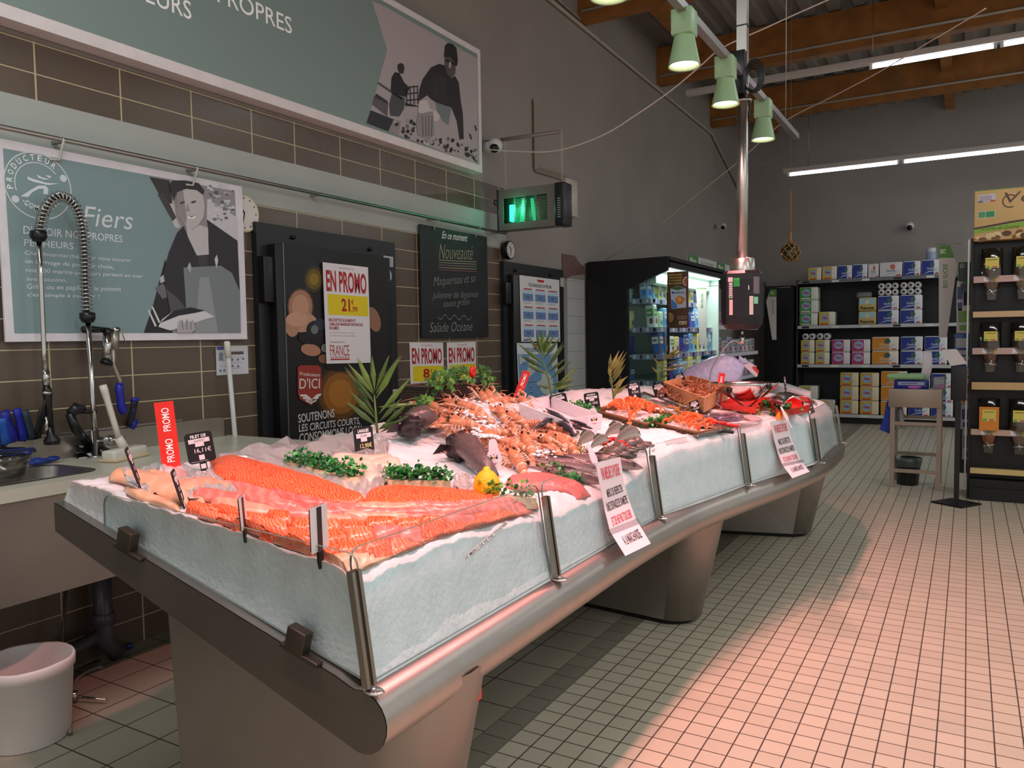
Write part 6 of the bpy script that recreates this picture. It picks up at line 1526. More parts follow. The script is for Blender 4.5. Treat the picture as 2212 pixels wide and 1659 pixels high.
# ---- warning sheets taped over the glass, sticker on the first glass
def warn(label, rows, nv, off):
    """rows: (left px, right px, plane point) from top to bottom"""
    S = [(onP(*l, V(o), V(n)), onP(*r, V(o), V(n))) for l, r, o, n in rows]; k = len(S) - 1; t = thing('warning_sheet', label, 'notice', S[-1][0].lerp(S[-1][1], .5)); fn = V(nv).normalized()

    def P(u, v, lift=0.0):
        x = min(max(v, 0), .9999) * k; i = int(x); return S[i][0].lerp(S[i][1], u).lerp(S[i + 1][0].lerp(S[i + 1][1], u), x - i) + fn * lift
    m = MB((226, 214, 222)); m.grid(lambda u, v: P(u, v), 2, 24, smooth=True); m.grid(lambda u, v: P(u, v, -.0012), 2, 24); m.out('paper', mat('paper_sheet', (228, 218, 224), rough=.5), t, world=True)
    m = MB()
    for s, v0, v1, c_, u0, u1 in (("PAR MESURE D'HYGIENE", .05, .17, (214, 70, 84), .14, .88), ('MERCI DE RESPECTER', .26, .37, (52, 46, 52), .2, .86), ('UNE DISTANCE DE UN METRE', .43, .54, (52, 46, 52), .08, .94), ('ET DE NE PAS TOUCHER', .61, .71, (214, 70, 84), .14, .9), ('A LA MARCHANDISE', .83, .92, (52, 46, 52), .2, .86)):
        vs, fs = textmesh(s, .012); m.add([P(u0 + (u1 - u0) * a, v1 - (v1 - v0) * b, .0012) for a, b in vs], fs, c_)
    m.out('lettering', PRINT(), t, world=True)
    m = MB(); m.grid(lambda u, v: P(-.12 + 1.2 * u, .72 + .06 * v + .02 * u, .002), 4, 2); m.out('tape', glassmat('clear_tape', (235, 235, 240), .1, 3), t, world=True)


def gplane(i, out): n = V((nrm[i].x, nrm[i].y, 0)); o = V((PST[i].x, PST[i].y, .79)) - n * out; return o, (-n + V((0, 0, .145)))


o, n = gplane(1, .006); o2, _ = gplane(1, .03); o3, _ = gplane(1, .10)
warn('near white warning sheet taped on the second glass, curling over the bumper', [((1286, 1000), (1340, 987), o, n), ((1298, 1060), (1348, 1042), o, n), ((1306, 1100), (1358, 1078), o, n), ((1318, 1148), (1374, 1122), o2, n), ((1351, 1201), (1406, 1174), o3, n)], -V((nrm[1].x, nrm[1].y, -.1)), .0)
o, n = gplane(3, .006); o2, _ = gplane(3, .03); o3, _ = gplane(3, .10)
warn('far white warning sheet taped on the fourth glass near the lemon', [((1664, 911), (1701, 905), o, n), ((1672, 950), (1708, 941), o, n), ((1680, 978), (1718, 968), o, n), ((1690, 1004), (1730, 994), o2, n), ((1712, 1033), (1749, 1019), o3, n)], -V((nrm[3].x, nrm[3].y, -.1)), .0)
o, n = gplane(0, .002); m = MB(); fn = n.normalized()
P4 = [onP(a, b, o, n) for a, b in ((1010, 1195), (1094, 1124), (1096, 1132), (1012, 1204))]; m.poly([p + fn * .001 for p in P4][::-1], (236, 240, 240)); st = thing('glass_sticker', 'strip sticker MERCI DE NE PAS TOUCHER stuck slanting on the first glass', 'sticker', P4[3]); m.out('strip', PRINT(), st, world=True)
m = MB(); m.pxtext('MERCI DE NE PAS TOUCHER', (1014, 1201), (1094, 1132), (1011, 1195), o, n, (50, 50, 54), .004, .006); m.out('lettering', PRINT(), st, world=True)
c = on_ice(1462, 972, .0); F, T, up, rt = card_frame((1462, 975), (1440, 952), 20); cc = thing('clear_card', 'clear card with blue patch tilted on the ice behind the third glass', 'card', c); o, n = gplane(2, -.05); m = MB(); m.poly([onP(a, b, o, n) for a, b in ((1432, 953), (1480, 942), (1500, 972), (1458, 982))][::-1]); m.out('sleeve', glassmat('clear_tape'), cc, world=True); m = MB((130, 140, 206)); m.poly([onP(a, b, o, n) + n * .001 for a, b in ((1452, 970), (1474, 962), (1496, 966), (1497, 972), (1458, 981))][::-1]); m.out('blue_patch', PRINT(), cc, world=True)
# ================================================================ LAMPS, POLE WITH SCALE, INSECT KILLER, CABLES
rl = thing('lamp_rail', 'long grey square rail carrying the green fish lamps', 'rail', (LAMP_X, 4, RAIL_Z)); m = MB(); m.bb((LAMP_X - .022, .4, RAIL_Z - .022), (LAMP_X + .022, 7.16, RAIL_Z + .022)); m.out('bar', mat('grey_alu_rail', (150, 146, 146), rough=.4, metal=.7), rl, world=True)
for yy in (1.5, 6.7): m = MB(); m.tube([(LAMP_X, yy, RAIL_Z), (LAMP_X, yy, 5.7)], .004, 5); m.out('hanger_cable', STEEL(), rl, world=True)
LG = mat('pale_green_lamp_paint', (150, 182, 140), rough=.4, var=(6, .05))
BULB = mat('pink_lamp_glow', (255, 230, 225), emit=((255, 224, 216), 9))


def fish_lamp(y, label):
    t = thing('fish_lamp', label, 'lamp', (LAMP_X, y, RAIL_Z), group='green fish lamps on the rail')
    m = MB(); m.bb((LAMP_X - .06, y - .055, RAIL_Z - .13), (LAMP_X + .05, y + .055, RAIL_Z + .0), bev=.006); m.out('housing', LG, t, world=True)
    m = MB(); m.lathe([(.001, -.115), (.05, -.118), (.054, -.14), (.082, -.275), (.085, -.285), (.078, -.282), (.07, -.262)], (LAMP_X - .005, y, RAIL_Z), 28); m.out('shade', LG, t, world=True)
    m = MB(); m.lathe([(.001, -.272), (.04, -.27), (.073, -.262)], (LAMP_X - .005, y, RAIL_Z), 24); m.out('bulb', BULB, t, world=True)


for y, l in zip(LAMP_Y + OFF_Y, ['green cone fish lamp nearest in view, high above the counter', 'green cone fish lamp half hidden behind the pole adapter', 'green cone fish lamp right of the pole', 'green cone fish lamp above the left end of the counter', 'green cone fish lamp above the pink fillets', 'green cone fish lamp above the langoustines']): fish_lamp(y, l)
PX, PY = -1.30, 5.30
pole = thing('scale_pole', 'steel pole hanging from the roof with the black scale at its end', 'pole', (PX, PY, 2.04))
m = MB(); m.bb((PX - .032, PY - .032, 3.2), (PX + .032, PY + .032, 5.7)); m.out('upper_tube', STEEL(), pole, world=True)
m = MB(); m.tube([(PX, PY, 2.04), (PX, PY, 3.2)], .036, 18); m.lathe([(.036, 0), (.06, .0), (.06, .012), (.036, .014)], (PX, PY, 3.14), 18); m.out('lower_tube', STEEL(), pole, world=True)
m = MB(); m.lathe([(.085, 0), (.085, .005), (.078, .085), (.07, .09), (.036, .092)], (PX, PY, 2.035), 6); m.out('flange', STEEL(), pole, world=True)
m = MB((24, 24, 28)); m.bb((PX - .055, PY - .09, 3.18), (PX + .035, PY - .03, 3.45), bev=.006); m.out('adapter_box', PLAST(), pole, world=True)
m = MB((18, 18, 20))
for k in range(4): m.tube([V((PX + .03 + .055 * (1 - math.cos(t)) * (.7 + .15 * k), PY - .02 - .02 * k, 3.27 + .09 * math.sin(t) * (.8 + .12 * k))) for t in [q * 2 * PI / 18 for q in range(18)]], .006, 5, closed=True)
m.tube([(PX + .03, PY, 3.2), (PX + .05, PY, 3.1), (PX + .03, PY, 3.0)], .006, 5)
for zz in (3.62, 3.95, 4.4): m.bb((PX - .035, PY - .035, zz), (PX + .035, PY + .035, zz + .008))
m.out('cable_loops', PLAST(), pole, world=True)
scl = thing('hanging_scale', 'black electronic scale with price stickers hanging from the pole', 'scale', (PX, PY, 1.68)); rt = Matrix.Rotation(math.radians(8), 3, 'Z')
m = MB((18, 17, 22)); P = [(-.13, -.05), (-.09, -.115), (.03, -.12), (.125, -.07), (.13, .06), (.06, .11), (-.1, .1), (-.135, .04)]
vs = []; k = len(P)
for z, s in ((1.655, .72), (1.69, .96), (1.74, 1.0), (1.98, 1.0), (2.02, .97), (2.04, .86)):
    for a, b in P: q = rt @ V((a * s, b * s, 0)); vs.append(V((PX + q.x, PY + q.y, z)))
m.add(vs, [(i * k + j, i * k + (j + 1) % k, (i + 1) * k + (j + 1) % k, (i + 1) * k + j) for i in range(5) for j in range(k)] + [tuple(range(k))[::-1], tuple(range(5 * k, 6 * k))]); m.out('housing', mat('black_scale_case', (20, 19, 24), rough=.35, var=(5, .2)), scl, world=True)
# face A: front-left, face B: front-right
def sface(i): a, b = P[i], P[i + 1]; A = rt @ V((a[0], a[1], 0)); B = rt @ V((b[0], b[1], 0)); return frame((PX + A.x, PY + A.y, 1.72), (B - A), (0, 0, 1))
m = MB(); fA = sface(1); fB = sface(2)
m.rect(fA, .012, .245, .042, .275, (200, 180, 196), .002); m.rect(fA, .018, .14, .040, .24, (200, 186, 190), .002); m.rect(fA, .022, .145, .034, .155, (50, 130, 80), .003); m.rect(fA, .047, .215, .085, .27, (40, 160, 70), .002); m.rect(fA, .02, .03, .042, .13, (214, 176, 176), .002)
for i in range(5): m.rect(fA, .02, .165 + .014 * i, .038, .169 + .014 * i, (90, 86, 90), .003)
for i in range(3): m.rect(fA, .05, .225 + .012 * i, .08, .228 + .012 * i, (24, 96, 44), .003)
m.rect(fB, .02, .17, .104, .172, (70, 70, 76), .002); m.rect(fB, .028, .03, .054, .15, (196, 188, 176), .002); m.rect(fB, .058, .10, .086, .145, (110, 190, 150), .002); m.rect(fB, .02, .19, .026, .22, (210, 208, 206), .003); m.rect(fB, .055, .165, .095, .275, (92, 92, 98), .0015)
m.out('stickers', PRINT(), scl, world=True)
m = MB(); m.tube([(PX, PY, 1.655), (PX, PY, 1.62)], .008, 8); m.tube([(PX, PY, 1.62), (PX, PY, 1.55)], .014, 10); m.out('hook_stem', CHROME(), scl, world=True)
pan = thing('scale_pan', 'steel weighing pan on a wire bail hanging under the scale', 'pan', (PX, PY, 1.2))
n = V((CAM.x - PX, CAM.y - PY, 0)).normalized(); o = V((PX, PY, 1.5))
def sp(a, b): return onP(a, b, o, n)
bail = cat_rom([sp(1600, 742), sp(1585, 736), sp(1568, 748), sp(1548, 778), sp(1537, 800), sp(1533, 826), sp(1536, 852), sp(1545, 870), sp(1562, 878), sp(1600, 880), sp(1626, 876)], 4)
m = MB(); m.tube(bail, .0055, 8); m.out('bail', CHROME(), pan, world=True)
cl, cr_ = sp(1537, 828), sp(1684, 824); cc_ = (cl + cr_) / 2; W2 = (cr_ - cl).length / 2; dx = (cr_ - cl).normalized(); sd = n
m = MB(); zb = sp(1600, 866).z
def panf(u, v):
    r = max(v, .02); t = 2 * PI * u; q = cc_ + dx * (W2 * r ** .8 * math.cos(t)) + sd * (.15 * r ** .7 * math.sin(t))
    return V((q.x, q.y, zb + (cc_.z - zb) * r ** 1.7))
m.grid(panf, 32, 10); po = m.out('pan', CHROME(), pan, world=True); s_ = po.modifiers.new('th', 'SOLIDIFY'); s_.thickness = .003
m = MB((20, 18, 18))
for a, b in ((1576, 840), (1660, 832)): m.ell(sp(a, b) + n * .11, (.02, .02, .022), seg=10)
m.out('knob', PLAST(), pan, world=True)
m = MB(); m.tube([sp(1576, 842) + n * .11, sp(1588, 862) + n * .07, sp(1606, 878)], .011, 6, flat=.4); m.tube([sp(1662, 834) + n * .11, sp(1640, 858) + n * .06, sp(1620, 878)], .011, 6, flat=.4); m.out('cradle', CHROME(), pan, world=True)
# ---- insect killer on its bar
YK = 6.2; a, b, c, d = [onY(x, y, YK) for x, y in ((1076, 411), (1219, 394), (1219, 486), (1080, 497))]
ik = thing('insect_killer', 'grey electric insect killer glowing green, hung on chains from a wall bar', 'insect trap', ((a.x + b.x) / 2, YK, d.z)); x0, x1, z0, z1 = (a.x + d.x) / 2, b.x, (c.z + d.z) / 2, (a.z + b.z) / 2; H = z1 - z0; Wk = x1 - x0; xe = x0 + Wk * .86
m = MB((112, 106, 98)); fr = frame((x0, YK, z0), (1, 0, 0), (0, 0, 1))
# front with openings: frame strips
for u0, u1, v0, v1 in ((0, .07, 0, 1), (.24, .255, .16, .78), (.40, .415, .16, .78), (.57, .585, .16, .78), (.74, .86, 0, 1), (.07, .74, 0, .16), (.07, .74, .78, 1)): m.bb((x0 + Wk * u0, YK, z0 + H * v0), (x0 + Wk * u1, YK + .006, z0 + H * v1))
m.bb((x0, YK + .006, z1 - .006), (xe, YK + .14, z1)); m.bb((x0, YK + .006, z0), (xe, YK + .14, z0 + .006)); m.bb((x0, YK + .134, z0 + .006), (xe, YK + .14, z1 - .006))
m.out('case', mat('grey_trap_case', (120, 114, 106), rough=.5, metal=.3, var=(6, .08)), ik, world=True)
m = MB((26, 28, 36)); m.bb((xe, YK - .012, z0 - .006), (x1, YK + .155, z1 + .006), bev=.012); m.bb((x0 - .02, YK - .006, z0 - .004), (x0, YK + .15, z1 + .004), bev=.006); m.tube([(x0 - .02, YK, z0 + H * .72), (x0 - .05, YK, z0 + H * .78), (x0 - .05, YK, z0 + H * .68), (x0 - .02, YK, z0 + H * .64)], .008, 5); m.out('end_cap', PLAST(), ik, world=True)
m = MB((120, 124, 130)); f2 = frame((xe, YK - .0125, z0), (1, 0, 0), (0, 0, 1)); f3 = frame((x1 + .0005, YK, z0), (0, 1, 0), (0, 0, 1))
for i in range(9): m.rect(f2, (x1 - xe) * .3, H * (.18 + .055 * i), (x1 - xe) * .65, H * (.205 + .055 * i), (150, 150, 150), .0005); m.rect(f3, .03, H * (.18 + .055 * i), .12, H * (.205 + .055 * i), (10, 10, 12), .0005)
m.out('vents', PRINT(), ik, world=True)
m = MB((120, 130, 120))
for i in range(16): zz = z0 + H * (.17 + .038 * i); m.tube([(x0 + Wk * .07, YK + .012, zz), (x0 + Wk * .74, YK + .012, zz)], .0022, 4)
m.out('grille', STEEL(), ik, world=True)
GT = mat('green_glow_tube', (40, 220, 150), emit=((40, 235, 165), 5)); GT2 = mat('dim_green_tube', (30, 140, 90), emit=((30, 190, 120), 1.0)); RB = mat('trap_inside', (60, 90, 70), rough=.4, metal=.4)
m = MB(); m.tube([(x0 + Wk * .17, YK + .05, z0 + H * .22), (x0 + Wk * .17, YK + .05, z0 + H * .62)], .028, 12); m.out('lit_tube', GT, ik, world=True)
m = MB(); m.tube([(x0 + Wk * .30, YK + .07, z0 + H * .2), (x0 + Wk * .34, YK + .07, z0 + H * .74)], .02, 10); m.tube([(x0 + Wk * .50, YK + .07, z0 + H * .2), (x0 + Wk * .46, YK + .07, z0 + H * .74)], .016, 10); m.out('dim_tube', GT2, ik, world=True)
m = MB(); m.bb((x0 + .01, YK + .118, z0 + .01), (xe - .01, YK + .13, z1 - .01)); m.out('reflector', RB, ik, world=True)
gl = bpy.data.lights.new('trap_glow', 'POINT'); gl.energy = 1.2; gl.color = (.15, 1, .6); gl.shadow_soft_size = .04; go = bpy.data.objects.new('trap_glow', gl); COL.objects.link(go); go.location = (x0 + Wk * .3, YK - .03, z0 + H * .5)
bar = thing('wall_bar', 'grey steel bar sticking out of the wall above the insect killer', 'bar', (WX + .01, YK + .06, 3.5)); be = onY(1206, 285, YK + .06); m = MB(); m.tube([(WX, YK + .06, be.z + .015), (be.x, YK + .06, be.z)], .017, 10); m.out('tube', mat('dull_grey_bar', (140, 130, 122), rough=.5, metal=.5), bar, world=True)
for xk in (x0 + Wk * .06, x1 - .05):
    m = MB((186, 184, 178)); zt = be.z; nl = int((zt - z1) / .028)
    for i in range(nl):
        cz = z1 + (i + .5) * (zt - z1) / nl; e = V((1, 0, 0)) if i % 2 else V((0, 1, 0)); m.tube([V((xk, YK + .06, cz)) + e * (.006 * math.cos(t)) + V((0, 0, .019 * math.sin(t))) for t in [q * PI / 4 for q in range(8)]], .0022, 4, closed=True)
    m.out('chain', MATTE(), bar, world=True)
m = MB((196, 190, 176)); q = onX(1218, 425, WX); m.bb((WX + .002, q.y - .04, q.z - .2), (WX + .05, q.y + .25, q.z + .2), bev=.004); m.out('wall_box', PLAST(), label='pale cable box on the wall behind the insect killer', cat='box')


def camera_(label, p, d, r=.04):
    t = thing('security_camera', label, 'camera', p); d = V(d).normalized(); m = MB((208, 206, 206)); m.tube([V((0, 0, 0)), d * .05, d * .1], [r * .8, r * .8, r], 14); m.ell(d * .12, (r * 1.15,) * 3, seg=12); m.out('dome', PLAST(), t); m = MB((16, 14, 14)); m.ell(d * .13 + V((.0, -r * .55, -r * .5)), (r * .75,) * 3, seg=10); m.out('lens', GLOSS(), t)


camera_('white dome camera on the wall just right of the large banner', onX(1046, 318, WX + .02), (1, 0, 0), .06); camera_('small white camera high on the back wall above the paper packs', onY(1966, 490, BY - .02), (0, -1, 0), .065); camera_('small camera on the left wall near the far corner', onX(1548, 490, WX + .02), (1, -.2, 0), .05)


def cable(label, P0, P1, pts, r, col):
    n = (P1 - P0).cross(V((0, 0, 1))).normalized(); m = MB(col); m.tube(cat_rom([onP(a, b, P0, n) for a, b in pts], 4), r, 6); m.out('cable', PLAST(), label=label, cat='cable')


cable('pale cable sagging from the wall camera up to the roof', onX(1050, 322, WX + .1), onY(1800, -5, 6.4), [(1050, 322), (1100, 326), (1200, 326), (1300, 293), (1380, 244), (1450, 195), (1510, 145), (1560, 103), (1650, 62), (1720, 30), (1820, -14)], .006, (206, 190, 182))
cable('pale straight cable rising from the fridge behind the pole', onX(1305, 563, WX + .06), onY(2130, 20, 7.4), [(1310, 560), (1400, 505), (1500, 425), (1600, 345), (1690, 265), (1800, 208), (1900, 155), (2000, 95), (2060, 60), (2130, 18)], .005, (196, 176, 168))
cable('thin wire crossing before the back wall', onY(1650, 362, 13.2), onY(2212, 282, 13.2) + V((0, .01, 0)), [(1640, 363), (1800, 348), (1980, 316), (2100, 300), (2230, 280)], .005, (150, 146, 140))
# glass float in a net
fc = onY(1707, 545, 8.0); fb = thing('glass_float', 'dark green glass fishing float in a rope net hanging from above', 'float', fc); m = MB((30, 40, 22)); m.ell((0, 0, 0), (.088,) * 3, seg=22); m.out('glass_ball', mat('dark_green_glass', (30, 40, 20), rough=.06, spec=.8), fb)
m = MB((150, 110, 64))
for k in range(8):
    for s in (1, -1): m.tube([V((.092 * math.sin(t) * math.cos(k * PI / 4 + s * t * .9), .092 * math.sin(t) * math.sin(k * PI / 4 + s * t * .9), .092 * math.cos(t))) for t in [q * PI / 10 for q in range(11)]], .0045, 5)
m.tube([(0, 0, .09), (0, 0, .14), (.004, 0, .2)], [.024, .014, .01], 8); m.tube([(.004, 0, .2), (0, 0, .6)], .006, 5); m.tube([(0, 0, .6), (0, 0, 3.3)], .0015, 4); m.out('rope_net', mat('rope', (150, 112, 66), rough=.8, bump=(80, .5)), fb)
# ---- fluorescent fittings
TUBE = mat('fluorescent_tube', (255, 255, 255), emit=((236, 240, 255), 7))


def fitting(label, y, z, x0, x1, tubes, chains):
    t = thing('tube_light', label, 'lamp', (x0, y, z)); m = MB((206, 200, 196)); m.bb((x0, y - .05, z + .035), (x1, y + .05, z + .11), bev=.006); m.bb((x0 + .02, y - .022, z + .03), (x1, y + .022, z + .036)); m.out('channel', mat('white_channel', (206, 198, 192), rough=.45), t, world=True)
    for a, b in tubes:
        m = MB(); m.tube([(a, y, z), (b, y, z)], .019, 10); m.out('tube', TUBE, t, world=True)
        m = MB((220, 220, 220)); m.bb((a - .035, y - .018, z - .02), (a, y + .018, z + .04)); m.bb((b, y - .018, z - .02), (b + .035, y + .018, z + .04)); m.out('socket', PLAST(), t, world=True)
    for x in chains: m = MB(); m.tube([(x, y, z + .1), (x, y, 5.7)], .004, 4); m.out('hanger', STEEL(), t, world=True)


q0, q1, q2 = onY(1706, 379, 14.2), onY(1946, 352, 14.2), onY(2212, 320, 14.2); zt = (q0.z + q2.z) / 2
fitting('long lit tube light hanging before the back wall', 14.2, zt, q0.x - .1, 3.4, [(q0.x, q1.x - .05), (q1.x + .05, q2.x + .05), (q2.x + .2, 3.3)], (q0.x + .3, 1.0, 2.6))
q0, q1 = onZ(1490, 215, 4.9), onZ(1885, 140, 4.9); q2 = onY(2155, 92, q1.y)
fitting('white tube light channel at the roof, lit only in its right part', q1.y, 4.87, q0.x, 4.5, [(q1.x, q2.x - .04), (q2.x + .06, q2.x + 1.4)], (q0.x + .6, q1.x, 1.6))
# ================================================================ FRIDGE, PAPER SHELVES, DISPENSER, STAND
FY0, FX1 = 8.42, -2.88
fg = thing('wall_fridge', 'black open wall fridge with glass side window and bright white inside', 'fridge', (-3.36, 9.6, 0)); FL = 10.75
m = MB(); top = 2.49
# side panel with the slanted window: polygon pieces
def P3(x, z): return (x, z)
fr = frame((0, FY0, 0), (1, 0, 0), (0, 0, 1))
m.prism([(WX + .02, 0), (-3.355, 0), (-3.355, 2.16), (-2.885, 2.345), (FX1, 2.50), (WX + .02, 2.49)], fr, -.05); m.prism([(-3.355, 0), (-2.87, 0), (-2.87, .62), (-3.355, .62)], fr, -.05); m.prism([(-2.895, .62), (-2.87, .62), (-2.87, 2.10), (-2.895, 2.10)], fr, -.03)
m.out('side_panel', BLACK(), fg, world=True)
m = MB(); m.bb((WX + .02, FY0 + .05, 2.44), (FX1 + .01, FL, 2.50)); m.bb((FX1 - .03, FY0 + .05, 2.38), (FX1 + .01, FL, 2.46)); m.out('canopy', BLACK(), fg, world=True)
GLW = mat('lit_soffit', (240, 255, 246), emit=((226, 255, 240), .9)); WHT = mat('fridge_white', (206, 222, 216), rough=.4, var=(3, .03))
m = MB(); m.bb((-3.05, FY0 + .12, 2.37), (FX1 - .04, FL - .05, 2.435)); m.out('soffit_light', GLW, fg, world=True)
m = MB(); m.prism([(-3.35, 2.40), (-3.06, 2.40), (-3.06, 2.22), (-3.10, 2.20)], frame((0, FY0 + .12, 0), (1, 0, 0), (0, 0, 1)), -(FL - FY0 - .2)); m.out('canopy_lining', WHT, fg, world=True)
m = MB(); m.bb((WX + .03, FY0 + .05, .3), (WX + .07, FL, 2.44)); m.bb((WX + .03, FL - .04, .3), (-2.95, FL, 2.44)); m.out('liner', WHT, fg, world=True)
m = MB(); m.bb((WX + .02, FY0 + .05, 0), (FX1, FL, .62)); m.out('plinth', BLACK(), fg, world=True)
m = MB(); m.add([V((x, FY0 - .02, z)) for x, z in ((-3.355, .62), (-2.895, .62), (-2.895, 2.34), (-3.355, 2.16))], [(0, 1, 2, 3)]); m.out('side_glass', glassmat('fridge_glass', (222, 242, 234)), fg, world=True)
SZ = [onY(1390, y, FY0 + .25).z for y in (652, 713, 770, 826)]
for k, z in enumerate(SZ):
    m = MB(); xf = (-3.12, -3.04, -2.98, -2.92)[k]; m.bb((WX + .07, FY0 + .08, z - .0), (xf, FL - .05, z + .02)); so = m.out('shelf', WHT, fg, world=True)
    m = MB((150, 150, 190)); m.bb((xf, FY0 + .08, z - .03), (xf + .008, FL - .05, z + .03)); m.bb((-3.34, FY0 + .075, z - .03), (xf, FY0 + .08, z + .03)); f_ = frame((xf + .009, 0, z), (0, 1, 0), (0, 0, 1)); f4 = frame((-3.34, FY0 + .074, z), (1, 0, 0), (0, 0, 1))
    for i in range(11): m.rect(f_, FY0 + .2 + i * .2, -.022, FY0 + .27 + i * .2, .022, (40, 40, 50) if i % 2 else (220, 220, 225), .001)
    for i in range(4): m.rect(f4, .02 + .08 * i, -.022, .05 + .08 * i, .022, (40, 40, 50) if i % 2 else (220, 220, 225), .001)
    so2 = m.out('price_rail', PRINT(), so)
    off = V(fg.location)
    for v_ in so2.data.vertices: v_.co = v_.co - off
fl_ = bpy.data.lights.new('fridge_tube', 'AREA'); fl_.shape = 'RECTANGLE'; fl_.size = .1; fl_.size_y = 2.0; fl_.energy = 12; fl_.color = (.84, 1, .93); fo = bpy.data.objects.new('fridge_tube', fl_); COL.objects.link(fo); fo.location = (-3.0, (FY0 + FL) / 2, 2.35); fo.rotation_euler = (0, math.radians(-12), 0)
PKC = [((120, 170, 220), (230, 236, 240)), ((40, 44, 140), (60, 70, 170)), ((226, 230, 232), (110, 170, 90)), ((150, 196, 226), (236, 200, 80)), ((70, 90, 150), (226, 226, 230)), ((200, 216, 170), (236, 240, 236)), ((230, 214, 120), (240, 240, 230)), ((60, 130, 190), (230, 120, 60))]


def pack(m, w_, d, h, ca, cb, tilt=0.0):
    m.box((0, 0, h / 2), (d, w_, h), ca, bev=min(.012, w_ * .15)); f_ = frame((d / 2, 0, 0), (0, 1, 0), (0, 0, 1)); g_ = frame((0, -w_ / 2, 0), (1, 0, 0), (0, 0, 1))
    for f, W in ((f_, w_), (g_, d)):
        m.rect(f, -W * .38, h * .5, W * .38, h * .82, cb, .001); m.disc(f, W * .1, h * .3, W * .2, ((cb[0] + 40) % 255, cb[1] // 2, cb[2]), .0015, 12, ry=h * .14); m.rect(f, -W * .3, h * .62, W * .2, h * .7, ca, .002)


names = ['upper shelf', 'second shelf', 'third shelf', 'lowest shelf']
for k, z in enumerate(SZ):
    y = FY0 + .14; i = 0; xf = (-3.12, -3.04, -2.98, -2.92)[k]
    while y < FL - .25 and i < 13:
        w_ = R.choice((.11, .13, .15, .17)); h = R.uniform(.16, .27); ca, cb = PKC[(i * 3 + k * 2 + (i // 3)) % 8]
        m = MB(); pack(m, w_, .10, h, ca, cb); o = m.out('chilled_pack', GLOSS(), keep=True, label='chilled food pack, %s from the glass side on the %s of the fridge' % (ORD[i], names[k]), cat='food pack', group='chilled packs in the wall fridge'); o.location = (xf - .09, y + w_ / 2, z + .021); o.rotation_euler = (0, R.uniform(-.12, .02), R.uniform(-.06, .06)); y += w_ + R.uniform(.015, .05); i += 1
    for j in range(3):
        ca, cb = PKC[(k * 3 + j + 1) % 8]; m = MB(); pack(m, .12, .11, R.uniform(.15, .26), ca, cb); o = m.out('chilled_pack', GLOSS(), keep=True, label='chilled food pack beside the side glass, %s from the wall, %s' % (ORD[j], names[k]), cat='food pack', group='chilled packs in the wall fridge'); o.location = (-3.72 + .15 * j, FY0 + .17, z + .021); o.rotation_euler = (0, 0, R.uniform(-.1, .1))
# second, darker fridge run behind
m = MB(); m.bb((WX + .02, FL + .02, 0), (FX1 - .25, 13.3, .35)); f2 = thing('dark_fridge_unit', 'dark second fridge unit behind the lit fridge with white packs', 'fridge', (-3.4, 12, 0)); m.bb((WX + .02, FL + .02, .35), (WX + .08, 13.3, 2.44)); m.bb((WX + .02, FL + .02, 2.40), (FX1, 13.3, 2.47)); m.out('case', BLACK(), f2, world=True)
for k, z in enumerate((.62, .98, 1.35, 1.75)):
    m = MB((60, 62, 68)); m.bb((WX + .08, FL + .05, z - .02), (-3.0, 13.25, z)); so = m.out('shelf', MATTE(), f2, world=True)
    m = MB((200, 200, 210)); m.bb((-3.0, FL + .05, z - .05), (-2.992, 13.25, z + .005)); m.out('price_rail', PRINT(), f2, world=True)
    y = FL + .15; i = 0
    while y < 13.1:
        w_ = R.uniform(.2, .3); h = R.uniform(.18, .26); m = MB(); pack(m, w_, .2, h, R.choice(((190, 190, 196), (160, 164, 176), (206, 204, 200))), R.choice(((120, 130, 170), (150, 120, 120), (110, 120, 110)))); o = m.out('carton_pack', GLOSS(), keep=True, label='pale carton pack, %s along the %s of the dark fridge unit' % (ORD[i], ['lowest shelf', 'second lowest shelf', 'third lowest shelf', 'top shelf'][k]), cat='food pack', group='carton packs in the dark fridge unit'); o.location = (-3.12, y + w_ / 2, z + .001); y += w_ + .03; i += 1
m = MB(); m.bb((-3.25, 14.9, 0), (-2.76, 15.70, 2.50)); m.out('side_cabinet', BLACK(), label='tall plain black cabinet side left of the paper shelves', cat='cabinet')
# hanging brown poster + signs
n = V((0, -1, 0)); YP = 8.30; q = [onY(a, b, YP) for a, b in ((1441, 588), (1487, 586), (1486, 708), (1441, 709))]; bp = thing('hanging_poster', 'brown hanging poster with fish dish photos at the fridge corner', 'poster', (q[2] + q[3]) / 2)
x0, x1, z0, z1 = q[0].x, q[1].x, q[3].z, q[0].z; m = MB((84, 54, 34)); m.bb((x0, YP, z0), (x1, YP + .004, z1), bev=.001); m.out('board', mat('printed_wood_board', (92, 60, 38), rough=.5, bump=(10, .1, (12, 1, 1)), var=(8, .2)), bp, world=True)
fr = frame((x0, YP, z0), (1, 0, 0), (0, 0, 1)); W, H = x1 - x0, z1 - z0; m = MB()
for i, s in enumerate(('NOTRE SAUMON', 'VOUS INVITE', 'A VOYAGER', 'EN CUISINE')): m.text(s, fr, W * .08, H * (.93 - .05 * i), W * .62, H * .03, (206, 190, 90), .002, .02)
def pl(P_, c_, l): m.poly([fr[0] + fr[1] * (W * a) + fr[2] * (H * b) + fr[3] * l for a, b in P_], c_)
